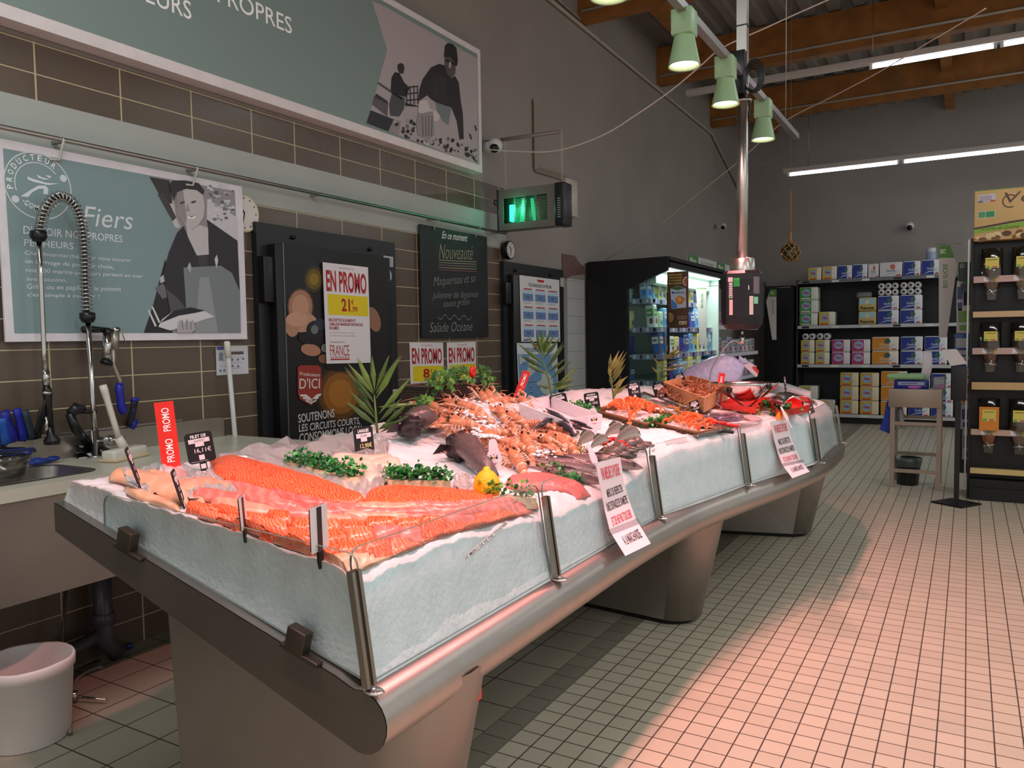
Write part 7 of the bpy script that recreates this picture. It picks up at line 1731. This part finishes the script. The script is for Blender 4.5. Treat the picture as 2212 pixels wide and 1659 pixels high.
m.disc(fr, W * .95, H * .82, W * .22, (210, 190, 180), .0025, 18, a0=PI / 2, a1=3 * PI / 2); m.disc(fr, W * .96, H * .82, W * .17, (180, 100, 70), .003, 16, a0=PI / 2, a1=3 * PI / 2); pl([(.16, .70), (.5, .75), (.88, .70), (.9, .36), (.2, .34)], (190, 204, 224), .002); pl([(.2, .34), (.2, .52), (.44, .44), (.5, .36)], (80, 130, 200), .0024); pl([(.18, .70), (.5, .745), (.86, .70), (.5, .67)], (60, 110, 60), .0026); m.text('Moelleux', fr, W * .22, H * .61, W * .6, H * .045, (50, 60, 130), .0028, .01, .2)
pl([(.36, .52), (.6, .58), (.86, .52), (.7, .42), (.5, .42)], (206, 130, 60), .0027); pl([(.45, .52), (.62, .56), (.7, .48), (.55, .46)], (230, 170, 100), .003); m.disc(fr, W * .12, H * .19, W * .28, (60, 50, 40), .0022, 18, ry=H * .12, a0=-PI / 2, a1=PI / 2 + .6); m.disc(fr, W * .12, H * .19, W * .2, (150, 120, 60), .003, 14, ry=H * .09, a0=-PI / 2, a1=PI / 2 + .6); m.rect(fr, W * .56, H * .06, W * .92, H * .12, (214, 206, 200), .002)
for i, c_ in enumerate(((40, 120, 60), (130, 180, 60), (230, 200, 40), (230, 130, 40), (200, 60, 40))): m.rect(fr, W * (.6 + .058 * i), H * .07, W * (.655 + .058 * i), H * .10, c_, .003)
for i in range(2): m.text('RICHES EN', fr, W * .5, H * (.19 - .035 * i), W * .42, H * .022, (206, 190, 180), .002)
m.out('print', PRINT(), bp, world=True)


def bio_sign(label, Yp, pts, txt_px, top_px, sides=True):
    q = [onY(a, b, Yp) for a, b in pts]; t = thing('bio_sign', label, 'sign', q[-1], group='hanging BIO signs'); m = MB((206, 196, 192)); k = len(q); m.add(q + [p + V((0, .006, 0)) for p in q], [tuple(range(k)), tuple(range(k, 2 * k))[::-1]] + [(i, (i + 1) % k, k + (i + 1) % k, k + i) for i in range(k)]); m.out('board', mat('white_card_board', (206, 198, 194), rough=.5), t, world=True)
    m = MB(); n = (0, -1, 0); o = (0, Yp, 0); m.poly([onY(a, b, Yp) - V((0, .001, 0)) for a, b in top_px], (84, 140, 50)); a, b, c = txt_px
    P_, Q_, S_ = [onY(*e, Yp) for e in (a, b, c)]; vs, fs = textmesh('BIO SUCRE', .01); m.add([P_ + (Q_ - P_) * u + (S_ - P_) * w_ - V((0, .002, 0)) for u, w_ in vs], fs, (90, 140, 70))
    A, B = onY(*top_px[0], Yp), onY(*top_px[1], Yp); vs, fs = textmesh('BIO', .02); w0 = (B - A); m.add([A + w0 * (.14 + .5 * u) - V((0, .002, .085)) + V((0, 0, .05 * w_)) for u, w_ in vs], fs, (226, 230, 220)); m.out('print', PRINT(), t, world=True); m = MB(); m.tube([onY(pts[0][0] - 6, pts[0][1] - 2, Yp + .003), onY(pts[1][0] + 30, pts[1][1] - 5, Yp + .003)], .004, 5); m.out('rod', STEEL(), t, world=True)


bio_sign('white tapered BIO SUCRE sign hung left of the bulk dispenser', 9.4, [(2028, 531), (2052, 530), (2062, 556), (2068, 572), (2045, 729), (2028, 729)], ((2047, 622), (2047, 570), (2037, 622)), [(2028, 531), (2052, 530), (2062, 557), (2028, 557)])
bio_sign('grey-white tapered BIO SUCRE sign behind the scale, far back', 13.4, [(1664, 625), (1677, 625), (1677, 734), (1668, 734), (1655, 651)], ((1672, 677), (1672, 648), (1668, 677)), [(1664, 625), (1677, 625), (1677, 641), (1660, 641)])
bio_sign('pale green tapered BIO SUCRE sign hung at the fridge front', 9.6, [(1503, 622), (1526, 622), (1526, 744), (1512, 744)], ((1519, 665), (1519, 634), (1514, 665)), [(1503, 622), (1526, 622), (1526, 624), (1503, 624)])
tb_ = thing('fridge_top_sign', 'green and white sign strip standing on top of the lit fridge', 'sign', (FX1 - .1, 9.6, 2.5)); XS = FX1 - .05; m = MB(); A = onX(1486, 549, XS); B = onX(1578, 572, XS); m.bb((XS - .006, A.y, 2.495), (XS, B.y + .6, A.z), (190, 190, 188)); m.out('board', MATTE(), tb_, world=True)
m = MB(); f_ = frame((XS, 0, 2.5), (0, 1, 0), (0, 0, 1)); h = A.z - 2.5
for y in (A.y, A.y + 1.25): m.rect(f_, y, 0, y + .42, h, (70, 124, 66), .001); m.text('Bio', f_, y + .08, h * .2, .26, h * .5, (214, 222, 208), .002, .02)
m.text('Le frais', f_, A.y + .55, h * .3, .55, h * .35, (130, 134, 128), .002); m.out('print', PRINT(), tb_, world=True)
# ---- paper shelves on the back wall
ps = thing('paper_shelf', 'dark shelf unit with paper packs along the back wall', 'shelf', (-1.2, 15.5, 0)); SX0, SX1 = -2.70, .6; YF = 15.1
m = MB(); m.bb((SX0, 15.72, 0), (SX1, 15.80, 2.56)); m.bb((SX0 - .03, YF + .02, 0), (SX0, 15.80, 2.60)); m.out('back_panel', mat('dark_shelf_metal', (44, 45, 50), rough=.5, var=(4, .1)), ps, world=True)
m = MB(); m.bb((SX0, YF + .05, 0), (SX1, 15.72, .11)); m.out('plinth', BLACK(), ps, world=True)
SHZ = (2.575, 1.76, 1.055, .165)
for k, z in enumerate(SHZ):
    m = MB(); m.bb((SX0, YF, z - .03), (SX1, 15.72, z)); so = m.out('shelf', mat('dark_shelf_metal'), ps, world=True); m = MB((196, 196, 198) if k else (110, 114, 120)); m.bb((SX0, YF - .012, z - .05), (SX1, YF, z + .005)); f_ = frame((SX0, YF - .013, z - .05), (1, 0, 0), (0, 0, 1))
    for i in range(7): m.rect(f_, .08 + .5 * i, .008, .2 + .5 * i, .045, (224, 224, 224) if i % 3 else (40, 40, 44), .001)
    so2 = m.out('price_rail', PRINT(), so); off = V(ps.location)
    for v_ in so2.data.vertices: v_.co = v_.co - off
def paper(kind, w_, h, label, x, z, d=.34, y=None, rz=0.0):
    C_ = dict(yellow=((216, 180, 34), (226, 222, 210), 'Okay', (190, 40, 46)), green=((74, 150, 54), (222, 226, 216), 'Okay', (190, 40, 46)), blue=((34, 52, 140), (222, 224, 230), 'Confort', (220, 226, 240)), white=((214, 212, 214), (214, 212, 214), 'Essuie', (110, 110, 120)), orange=((216, 136, 30), (228, 220, 208), 'Doux', (236, 220, 200)), magenta=((176, 50, 120), (226, 216, 218), 'Okay', (200, 40, 50)), gold=((196, 170, 96), (196, 170, 96), 'Renova', (40, 36, 30)), brownyellow=((206, 160, 40), (222, 206, 180), 'Okay', (180, 40, 40)))[kind]
    t = thing('paper_pack', label, 'paper pack', (x + w_ / 2, (y or YF + .02) + d / 2, z + .001), rz, group='%s paper packs' % kind); m = MB(); m.box((0, 0, h / 2), (w_ * .98, d, h * .985), C_[1], bev=.02); m.out('wrap', GLOSS(), t)
    f_ = frame((-w_ / 2, -d / 2, 0), (1, 0, 0), (0, 0, 1)); m = MB(); m.rect(f_, w_ * .03, h * .06, w_ * .66, h * .94, C_[0], .0012)
    if kind in ('yellow', 'green', 'magenta', 'brownyellow'): m.disc(f_, w_ * .38, h * .55, w_ * .25, (150, 180, 214), .002, 18, ry=h * .3); m.text(C_[2], f_, w_ * .2, h * .42, w_ * .36, h * .24, C_[3], .003, .04); m.rect(f_, w_ * .12, h * .08, w_ * .6, h * .17, (190, 60, 60) if kind != 'green' else (230, 230, 226), .002)
    elif kind == 'gold': m.rect(f_, w_ * .06, h * .5, w_ * .94, h * .94, (160, 196, 206), .002); m.disc(f_, w_ * .5, h * .66, w_ * .12, (226, 210, 170), .0025, 12, ry=h * .16); m.text('Renova', f_, w_ * .12, h * .12, w_ * .76, h * .24, C_[3], .003, .03)
    else: m.disc(f_, w_ * .58, h * .68, w_ * .12, (60, 100, 96) if kind != 'white' else (200, 110, 90), .002, 14, ry=h * .18); m.text(C_[2], f_, w_ * .3, h * .36, w_ * .4, h * .16, C_[3], .003, .01, .2); m.poly([f_[0] + f_[1] * (w_ * a) + f_[2] * (h * b) + f_[3] * .0022 for a, b in ((.1, .1), (.4, .28), (.62, .3), (.9, .5), (.7, .24), (.4, .2))], (180, 190, 214)); m.rect(f_, w_ * .74, h * .08, w_ * .92, h * .16, (200, 60, 60), .002)
    m.out('print', PRINT(), t); return t


def rolls(label, x, z, nx, nz, r=.052, d=.2):
    t = thing('roll_pack', label, 'paper pack', (x + nx * r, YF + .03, z), group='white roll packs seen from their ends')
    for i in range(nx):
        for j in range(nz):
            p = ((i - (nx - 1) / 2) * 2 * r, 0, r + 2 * r * j); m = MB((208, 206, 206)); m.lathe([(.42 * r, 0), (r * .9, 0), (r, .008), (r, d)], p, 14, rot=Matrix.Rotation(-PI / 2, 3, 'X')); ro = m.out('roll', MATTE(), t)
            m = MB((44, 40, 40)); m.disc(frame((p[0], .004, p[2]), (1, 0, 0), (0, 0, 1)), 0, 0, r * .43, None, 0, 10); m.out('core', PRINT(), ro)


z = SHZ[0]
for i, (k, x, w_, h, l) in enumerate([('yellow', -2.53, .23, .24, 'leftmost yellow paper pack on the top shelf'), ('yellow', -2.29, .25, .245, 'second yellow paper pack on the top shelf, turned sideways'), ('blue', -2.03, .24, .25, 'left small blue and white paper pack on the top shelf'), ('blue', -1.78, .24, .255, 'right small blue and white paper pack on the top shelf'), ('white', -1.53, .17, .25, 'left white paper pack on the top shelf'), ('white', -1.35, .36, .26, 'right white paper pack on the top shelf'), ('blue', -.98, .27, .26, 'plain dark blue half of paper packs on the top shelf'), ('blue', -.70, .28, .265, 'rightmost blue and white paper pack on the top shelf, by the sign')]): paper(k, w_, h, l, x, z)
m = MB((206, 206, 210)); bl = thing('white_bottle', 'white pump bottle standing on the packs of the top shelf', 'bottle', (-.56, YF + .15, z + .266)); m.lathe([(.001, 0), (.08, 0), (.085, .02), (.085, .12), (.07, .14), (.07, .2), (.001, .2)], (0, 0, 0), 14, (150, 160, 190)); m.lathe([(.072, .13), (.074, .205), (.001, .205)], (0, 0, 0), 14); m.out('body', PLAST(), bl)
z = SHZ[1]
for j in range(3): paper('green', .32, .235, 'green paper pack, %s in the left stack' % ['lowest', 'middle', 'topmost'][j], -2.68, z + .236 * j)
paper('yellow', .27, .25, 'single yellow pack right of the green stack', -2.34, z)
for j in range(2): paper('gold', .29, .24, '%s gold paper pack beside the blue stacks' % ['lower', 'upper'][j], -1.68, z + .24 * j)
for i in range(2):
    for j in range(2): paper('blue', .34, .25, '%s blue and white pack of the %s stack under the white rolls' % (['lower', 'upper'][j], ['left', 'right'][i]), -1.375 + .355 * i, z + .25 * j)
    rolls('%s pack of six white rolls lying on the blue stacks' % ['left', 'right'][i], -1.37 + .35 * i, z + .505, 3, 2, .054)
m = MB((130, 130, 128)); m.box((-1.60, YF + .2, z + .53), (.26, .2, .11), bev=.04); o = m.out('wrapped_roll_pack', GLOSS(), label='grey wrapped pack lying on the gold packs', cat='paper pack')
z = SHZ[2]
for i in range(2):
    for j in range(2): paper('yellow', .24, .225, '%s yellow pack of the %s stack on the third shelf' % (['lower', 'upper'][j], ['left', 'right'][i]), -2.65 + .255 * i, z + .226 * j)
    rolls('%s pair of white rolls on the yellow stacks' % ['left', 'right'][i], -2.63 + .25 * i, z + .455, 2, 1, .058)
for i in range(2):
    for j in range(2): paper('magenta', .31, .225, '%s magenta pack of the %s magenta stack' % (['lower', 'upper'][j], ['left', 'right'][i]), -2.12 + .33 * i, z + .226 * j)
for j in range(2): paper('orange', .43, .245, '%s orange pack on the third shelf' % ['lower', 'upper'][j], -1.46, z + .246 * j)
for i in range(2):
    for j in range(2): paper('blue', .345, .245, '%s blue pack of the %s stack on the third shelf' % (['lower', 'upper'][j], ['left', 'right'][i]), -1.005 + .365 * i, z + .246 * j)
z = SHZ[3]
for i in range(2):
    for j in range(3): paper('brownyellow', .31, .25, 'golden yellow pack, %s in the %s stack on the bottom shelf' % (['lowest', 'middle', 'topmost'][j], ['left', 'right'][i]), -1.975 + .33 * i, z + .251 * j)
for j in range(3): paper('orange', .42, .26, 'orange pack, %s in the bottom shelf stack' % ['lowest', 'middle', 'topmost'][j], -1.31, z + .261 * j)
for i in range(2):
    for j in range(3): paper('blue', .33, .25, 'blue pack, %s in the %s stack on the bottom shelf' % (['lowest', 'middle', 'topmost'][j], ['left', 'right'][i]), -.87 + .345 * i, z + .251 * j)
for j in range(2): paper('yellow', .33, .25, '%s yellow pack at the left end of the bottom shelf' % ['lower', 'upper'][j], -2.69, z + .251 * j)
paper('yellow', .28, .25, 'yellow pack right of the left end packs on the bottom shelf', -2.34, z)
# ---- bulk dispenser gondola
GY = 8.72; gd = thing('bulk_dispenser', 'tall black bulk food dispenser with wooden header at the right edge', 'dispenser', (.7, GY + .3, 0)); GX0, GX1 = .035, 1.5
m = MB(); m.bb((GX0, GY + .10, 0), (GX1, GY + .5, 2.46)); m.bb((GX0 - .02, GY + .02, 0), (GX0, GY + .5, 2.5)); m.bb((GX0, GY - .05, 0), (GX1, GY + .1, .12)); m.bb((GX0, GY - .02, .12), (GX1, GY + .1, .2), (24, 40, 46)); m.out('body', BLACK(), gd, world=True)
m = MB((196, 192, 186)); m.bb((GX0 - .045, GY + .06, .1), (GX0 - .03, GY + .1, 2.5)); m.out('edge_profile', STEEL(), gd, world=True)
m = MB(); m.bb((GX0, GY - .03, 2.47), (GX1, GY + .45, 2.94), bev=.006); m.out('header', mat('printed_pale_wood', (206, 170, 112), rough=.5, bump=(9, .05, (1, 1, 12)), var=(5, .06)), gd, world=True)
fr = frame((GX0, GY - .03, 2.47), (1, 0, 0), (0, 0, 1)); m = MB(); H = .47
m.rect(fr, .03, .36, .17, .43, (196, 190, 200), .001)
for i in range(3): m.rect(fr, .04, .375 + .016 * i, .14, .381 + .016 * i, (140, 120, 140), .002)
m.rect(fr, .03, .36, .07, .37, (60, 70, 150), .002); m.rect(fr, .13, .36, .17, .372, (190, 60, 60), .002); m.text('Verger', fr, .24, .30, .62, .13, (96, 66, 60), .002, -.006, .15); m.disc(fr, .285, .35, .062, (96, 66, 60), .0022, 22, a0=.6, a1=5.2, r0=.052)
m.rect(fr, .03, .21, .17, .275, (206, 210, 196), .001); m.rect(fr, .035, .215, .09, .27, (84, 150, 100), .002); m.rect(fr, .095, .215, .165, .27, (60, 140, 90), .002)
P_ = lambda L_, c_, l: m.poly([fr[0] + fr[1] * a + fr[2] * b + fr[3] * l for a, b in L_], c_)
P_([(.0, .125), (.3, .165), (.7, .20), (1.465, .22), (1.465, .205), (.7, .185), (.3, .148), (0, .108)], (80, 44, 60), .002); P_([(0, .07), (0, .108), (.3, .148), (.7, .185), (1.465, .205), (1.465, .15), (.7, .13), (.3, .10)], (134, 170, 60), .0018); m.text('Graines de Qualité', fr, .06, .092, .3, .035, (70, 90, 40), .003, -.004, .3)
for i in range(60): a = R.uniform(.03, 1.42); m.disc(fr, a, R.uniform(.012, .05 + .05 * min(a, 1)), R.uniform(.02, .045), R.choice(((170, 110, 60), (206, 150, 80), (120, 80, 50), (216, 190, 140), (90, 60, 44), (226, 200, 150))), .0012 + i * .00001, 12, ry=R.uniform(.012, .03))
m.rect(fr, 0, .465, GX1 - GX0, .47, (110, 170, 60), .001); m.out('header_print', PRINT(), gd, world=True)
for z, c_, hgt in ((2.105, (196, 160, 152), .06), (1.776, (206, 170, 130), .055), (1.43, (196, 160, 152), .06), (1.10, (196, 160, 110), .07), (.658, (196, 160, 140), .055), (.285, (206, 180, 120), .05)):
    m = MB(c_); m.bb((GX0 + .005, GY - .06, z - hgt / 2), (GX1, GY - .04, z + hgt / 2)); m.bb((GX0 + .01, GY - .04, z - .01), (GX1, GY + .1, z + .01)); f_ = frame((0, GY - .061, z), (1, 0, 0), (0, 0, 1))
    if hgt in (.06, .055) and z != 1.776:
        for i in range(6): m.rect(f_, .12 + .24 * i, -.02, .2 + .24 * i, .02, (216, 210, 216), .001); m.rect(f_, .2 + .24 * i, -.015, .23 + .24 * i, .015, (220, 200, 90), .001)
    m.out('shelf_rail', PRINT(), gd, world=True)
CLR = glassmat('clear_bin_plastic', (214, 212, 206), .1, 2.2)
for r_, z in enumerate((2.105, 1.43, .658)):
    for c_ in range(3):
        x = .10 + .245 * c_; w_ = .175; t = thing('food_bin', 'clear labelled food bin, %s from left, %s row of the dispenser' % (ORD[c_], ['top', 'middle', 'bottom'][r_]), 'food bin', (x + w_ / 2, GY, z - .17), group='clear bins of the bulk dispenser'); h = (.27, .25, .30)[r_]
        m = MB(); m.lathe([(.03, -.19 + .17), (.04, .06), (.075, .15), (.088, .19), (.088, .19 + h), (.082, .19 + h), (.082, .2), (.068, .15)], (0, -.02, 0), 4 * 5, sx=1.0, sy=.6); m.out('hopper', CLR, t)
        fill = ((150, 110, 90), (160, 140, 110), (120, 90, 70), (150, 100, 80), (90, 60, 50), (110, 80, 60), (196, 116, 50), (160, 130, 110), (120, 90, 60))[r_ * 3 + c_]
        m = MB(fill); m.lathe([(.028, .03), (.064, .15), (.078, .2), (.078, .2 + h * (.35, .2, .25)[r_]), (.001, .2 + h * (.38, .22, .28)[r_])], (0, -.02, 0), 20, sy=.58); m.out('grains', mat('dry_grains', rough=.7, attr=True, bump=(120, .8), var=(70, .3)), t)
        f_ = frame((0, -.075, .19), (1, 0, 0), (0, 0, 1)); m = MB()
        if r_ == 2 and c_ == 0: m.rect(f_, -.08, .0, .08, h * .75, (216, 130, 40), 0)
        m.rect(f_, -.055, h * .3, .055, h * .66, (216, 196, 90), .002); m.rect(f_, -.04, h * .58, .04, h * .6, (90, 80, 50), .003); m.rect(f_, -.05, h * .31, -.02, h * .38, (110, 170, 70), .003); m.rect(f_, .0, h * .31, .04, h * .37, (190, 110, 110), .003); m.out('label', PRINT(), t)
        m = MB(); m.box((0, -.045, .02), (.085, .07, .09), taper=.8); m.out('spout', CLR, t); m = MB()
        a = R.uniform(0, 1.5); 
        for k in range(2): q = a + k * PI / 2; m.tube([(.05 * math.cos(q), -.088, .05 + .035 * math.sin(q)), (-.05 * math.cos(q), -.088, .05 - .035 * math.sin(q))], .005, 5)
        m.out('turn_handle', CHROME(), t)
# bags hung on the gondola side
for i, (a, b, w_, h, c1, c2, l) in enumerate([(2084, 600, 22, 60, (50, 84, 40), (30, 30, 28), 'dark green bag uppermost'), (2083, 690, 26, 54, (206, 206, 200), (120, 160, 60), 'white and green bag'), (2074, 640, 12, 60, (200, 200, 200), (40, 60, 130), 'narrow white bag'), (2078, 746, 26, 46, (60, 90, 160), (200, 200, 206), 'blue bag'), (2080, 790, 30, 40, (196, 190, 190), (60, 70, 150), 'white and blue bag'), (2088, 845, 22, 50, (206, 190, 150), (150, 60, 50), 'cream bag'), (2088, 900, 20, 50, (190, 196, 210), (40, 60, 140), 'pale blue bag'), (2090, 960, 18, 60, (180, 180, 180), (90, 90, 90), 'grey bag')]):
    c = onY(a, b, 9.3); s = 9.0 / FP; m = MB(c1); m.box(c, (w_ * s, .05, h * s), bev=.012); f_ = frame((c.x, c.y - .026, c.z), (1, 0, 0), (0, 0, 1)); m.rect(f_, -w_ * s * .4, -h * s * .1, w_ * s * .4, h * s * .3, c2, .001); m.rect(f_, -w_ * s * .3, -h * s * .4, w_ * s * .3, -h * s * .2, c2, .001); m.out('hanging_bag', GLOSS(), label=l + ' hung on the left side of the bulk dispenser', cat='bag', group='bags on the dispenser side')
m = MB((60, 60, 62)); m.bb((-.10, 9.33, .15), (.02, 9.36, 2.2)); m.out('display_board', MATTE(), label='grey panel with hanging bags beside the bulk dispenser', cat='board')
# ---- steel service stand
st = thing('service_stand', 'bare steel service stand on four legs in the aisle', 'stand', (-.45, 9.3, 0)); SM = mat('stand_steel', (168, 150, 134), rough=.45, metal=.55, var=(4, .06)); y0, y1 = 9.03, 9.52
m = MB(); m.bb((-.705, y0 - .02, .845), (-.213, y0, 1.035), bev=.003); m.out('front_board', SM, st, world=True); m = MB(); m.bb((-.70, y0, 1.0), (-.215, y1, 1.02)); m.out('top', SM, st, world=True)
for x in (-.665, -.238):
    for y in (y0 + .012, y1 - .02): m = MB(); m.bb((x - .022, y - .02, 0), (x + .022, y + .02, .99)); m.out('leg', SM, st, world=True)
for z, y in ((.675, y0 + .01), (.18, y0 + .01), (.70, y1), (.30, y1)): m = MB(); m.bb((-.66, y - .012, z - .018), (-.24, y + .012, z + .018)); m.out('rung', SM, st, world=True)
c = V((-.70, 9.12, .6)); m = MB((26, 50, 150)); P = [(0, 0), (-.03, -.05), (-.05, -.2), (-.09, -.33), (-.0, -.37), (.06, -.33), (.05, -.1), (.03, .0)]
m.prism([(a - .0, b + .33) for a, b in P], frame(c - V((0, .06, 0)), (1, 0, 0), (0, 0, 1)), -.12); m.out('blue_bag', mat('blue_bag_film', (24, 52, 150), rough=.35, bump=(16, .8)), label='blue plastic bag hanging on the left of the steel stand', cat='bag')
m = MB((150, 150, 150)); m.ell((-.60, 9.12, .76), (.035, .03, .10)); m.tube([(-.60, 9.1, .84), (-.58, 9.08, .66), (-.56, 9.08, .62)], [.02, .03, .015], 8); m.out('grey_cloth', MATTE(), label='grey cloth knotted on the left leg of the steel stand', cat='cloth')
for i, (x, w_, h, c1, c2, l) in enumerate([(-.66, .32, .10, (30, 44, 130), (170, 176, 200), 'dark blue carton on top of the steel stand'), (-.30, .11, .13, (150, 150, 160), (170, 170, 180), 'small grey carton right on the steel stand')]): m = MB(); pack(m, w_, .2, h, c1, c2); o = m.out('carton', GLOSS(), keep=True, label=l, cat='carton'); o.rotation_euler = (0, 0, -PI / 2); o.location = (x + w_ / 2, 9.2, 1.021); 
m = MB((150, 190, 140)); m.box((-.55, 9.2, 1.155), (.36, .2, .06), bev=.025); m.out('green_pack', GLOSS(), label='pale green soft pack lying on the blue carton', cat='pack')
m = MB((176, 172, 164)); m.grid(lambda u, v: V((-.46 + .09 * u + .06 * math.sin(v * 2.2), 9.28 - .12 * math.sin(v * 2.6), 1.021 + .40 * v)), 4, 10); o = m.out('bent_sheet', mat('paper_sheet'), label='bent clear sheet rising from the steel stand', cat='sheet'); s_ = o.modifiers.new('th', 'SOLIDIFY'); s_.thickness = .004
bn = onZ(1957, 1050, 0); wb_ = thing('waste_bin', 'black waste bin with clear liner standing inside the steel stand', 'bin', (-.53, 9.28, 0)); m = MB((24, 26, 28)); m.lathe([(.001, .004), (.10, 0), (.105, .01), (.128, .28), (.134, .285), (.124, .285), (.10, .02), (.001, .014)], (0, 0, 0), 26); m.out('tub', PLAST(), wb_); m = MB((90, 96, 90)); m.lathe([(.125, .20), (.136, .25), (.138, .288), (.128, .292), (.115, .24), (.09, .2)], (0, 0, 0), 26); m.out('liner', mat('liner_film', (70, 78, 74), rough=.25, bump=(30, .8)), wb_)
# ---- black post with plate
pt = thing('sign_post', 'black post on a square plate with a tilted blank white card', 'post', (-.068, 8.40, 0)); m = MB(); rt = Matrix.Rotation(math.radians(45 + 12), 3, 'Z'); m.box((-.068, 8.40, .008), (.30, .30, .016), rot=rt); m.out('base_plate', BLACK(), pt, world=True)
m = MB(); m.bb((-.09, 8.378, .016), (-.046, 8.422, 1.15)); m.out('pole', BLACK(), pt, world=True); m = MB(); m.bb((-.13, 8.37, .98), (-.0, 8.43, 1.30), bev=.004); m.out('holder', BLACK(), pt, world=True)
q = [onY(a, b, 8.36) for a, b in ((2035, 755), (2066, 754), (2090, 786), (2053, 790))]; m = MB((210, 184, 182)); m.add(q + [p + V((0, .006, .0)) for p in q], [(0, 1, 2, 3), (7, 6, 5, 4), (0, 1, 5, 4), (1, 2, 6, 5), (2, 3, 7, 6), (3, 0, 4, 7)]); m.out('card', mat('white_card_board'), pt, world=True)
# ---------------------------------------------------------------- pieces of one part that stand apart become parts of their own
def explode(o):
    me = o.data; n = len(me.vertices); par = list(range(n))
    def fd(i):
        while par[i] != i: par[i] = par[par[i]]; i = par[i]
        return i
    for p in me.polygons:
        a = fd(p.vertices[0])
        for v in p.vertices[1:]: par[fd(v)] = a
    isl = {}
    for i in range(n): isl.setdefault(fd(i), []).append(i)
    keys = list(isl); bx = []
    for k in keys:
        P = [me.vertices[i].co for i in isl[k]]; bx.append((V([min(p[c] for p in P) for c in range(3)]), V([max(p[c] for p in P) for c in range(3)])))
    g = list(range(len(keys)))
    def fg(i):
        while g[i] != i: i = g[i]
        return i
    for i in range(len(keys)):
        for j in range(i):
            gap = V([max(0, bx[i][0][c] - bx[j][1][c], bx[j][0][c] - bx[i][1][c]) for c in range(3)]).length
            if gap <= max(.02, .5 * max(max(bx[i][1] - bx[i][0]), max(bx[j][1] - bx[j][0]))): g[fg(i)] = fg(j)
    groups = {}
    for i, k in enumerate(keys): groups.setdefault(fg(i), []).extend(isl[k])
    if len(groups) < 2: return
    cols = [tuple(d.color) for d in me.attributes['Col'].data]
    for q, idx in enumerate(groups.values()):
        mp = {v: i for i, v in enumerate(sorted(idx))}; nm = bpy.data.meshes.new(o.name.split('.')[0]); pl = [p for p in me.polygons if p.vertices[0] in mp]
        nm.from_pydata([tuple(me.vertices[i].co) for i in sorted(idx)], [], [[mp[v] for v in p.vertices] for p in pl])
        for m_ in me.materials: nm.materials.append(m_)
        ca = nm.attributes.new('Col', 'FLOAT_COLOR', 'CORNER'); cd = []
        for p in pl:
            for li in p.loop_indices: cd += cols[li]
        ca.data.foreach_set('color', cd); nm.polygons.foreach_set('use_smooth', [p.use_smooth for p in pl]); nm.polygons.foreach_set('material_index', [p.material_index for p in pl]); nm.update()
        if q == 0: first = nm
        else:
            c = o.copy(); c.data = nm; COL.objects.link(c)
    o.data = first


for o in list(SC.objects):
    if o.type == 'MESH' and o.parent and o.name.split('.')[0] in ('eye', 'knob', 'socket', 'collar', 'leg', 'arm', 'end_cap', 'red_sticker', 'vents', 'cable_loops', 'grip_inlay', 'lettering', 'paper_strip', 'stickers', 'leaves', 'foliage', 'chalk_writing'):
        if o.name.split('.')[0] == 'eye' and o.parent.name.startswith(('langoustine', 'sea_bream')): continue
        if o.name.split('.')[0] == 'cable_loops' and len(o.data.vertices) < 10: continue
        explode(o)
for o in SC.objects:
    if o.name.startswith('cable_loops') and len(o.data.vertices) <= 8: o.name = 'cable_tie'
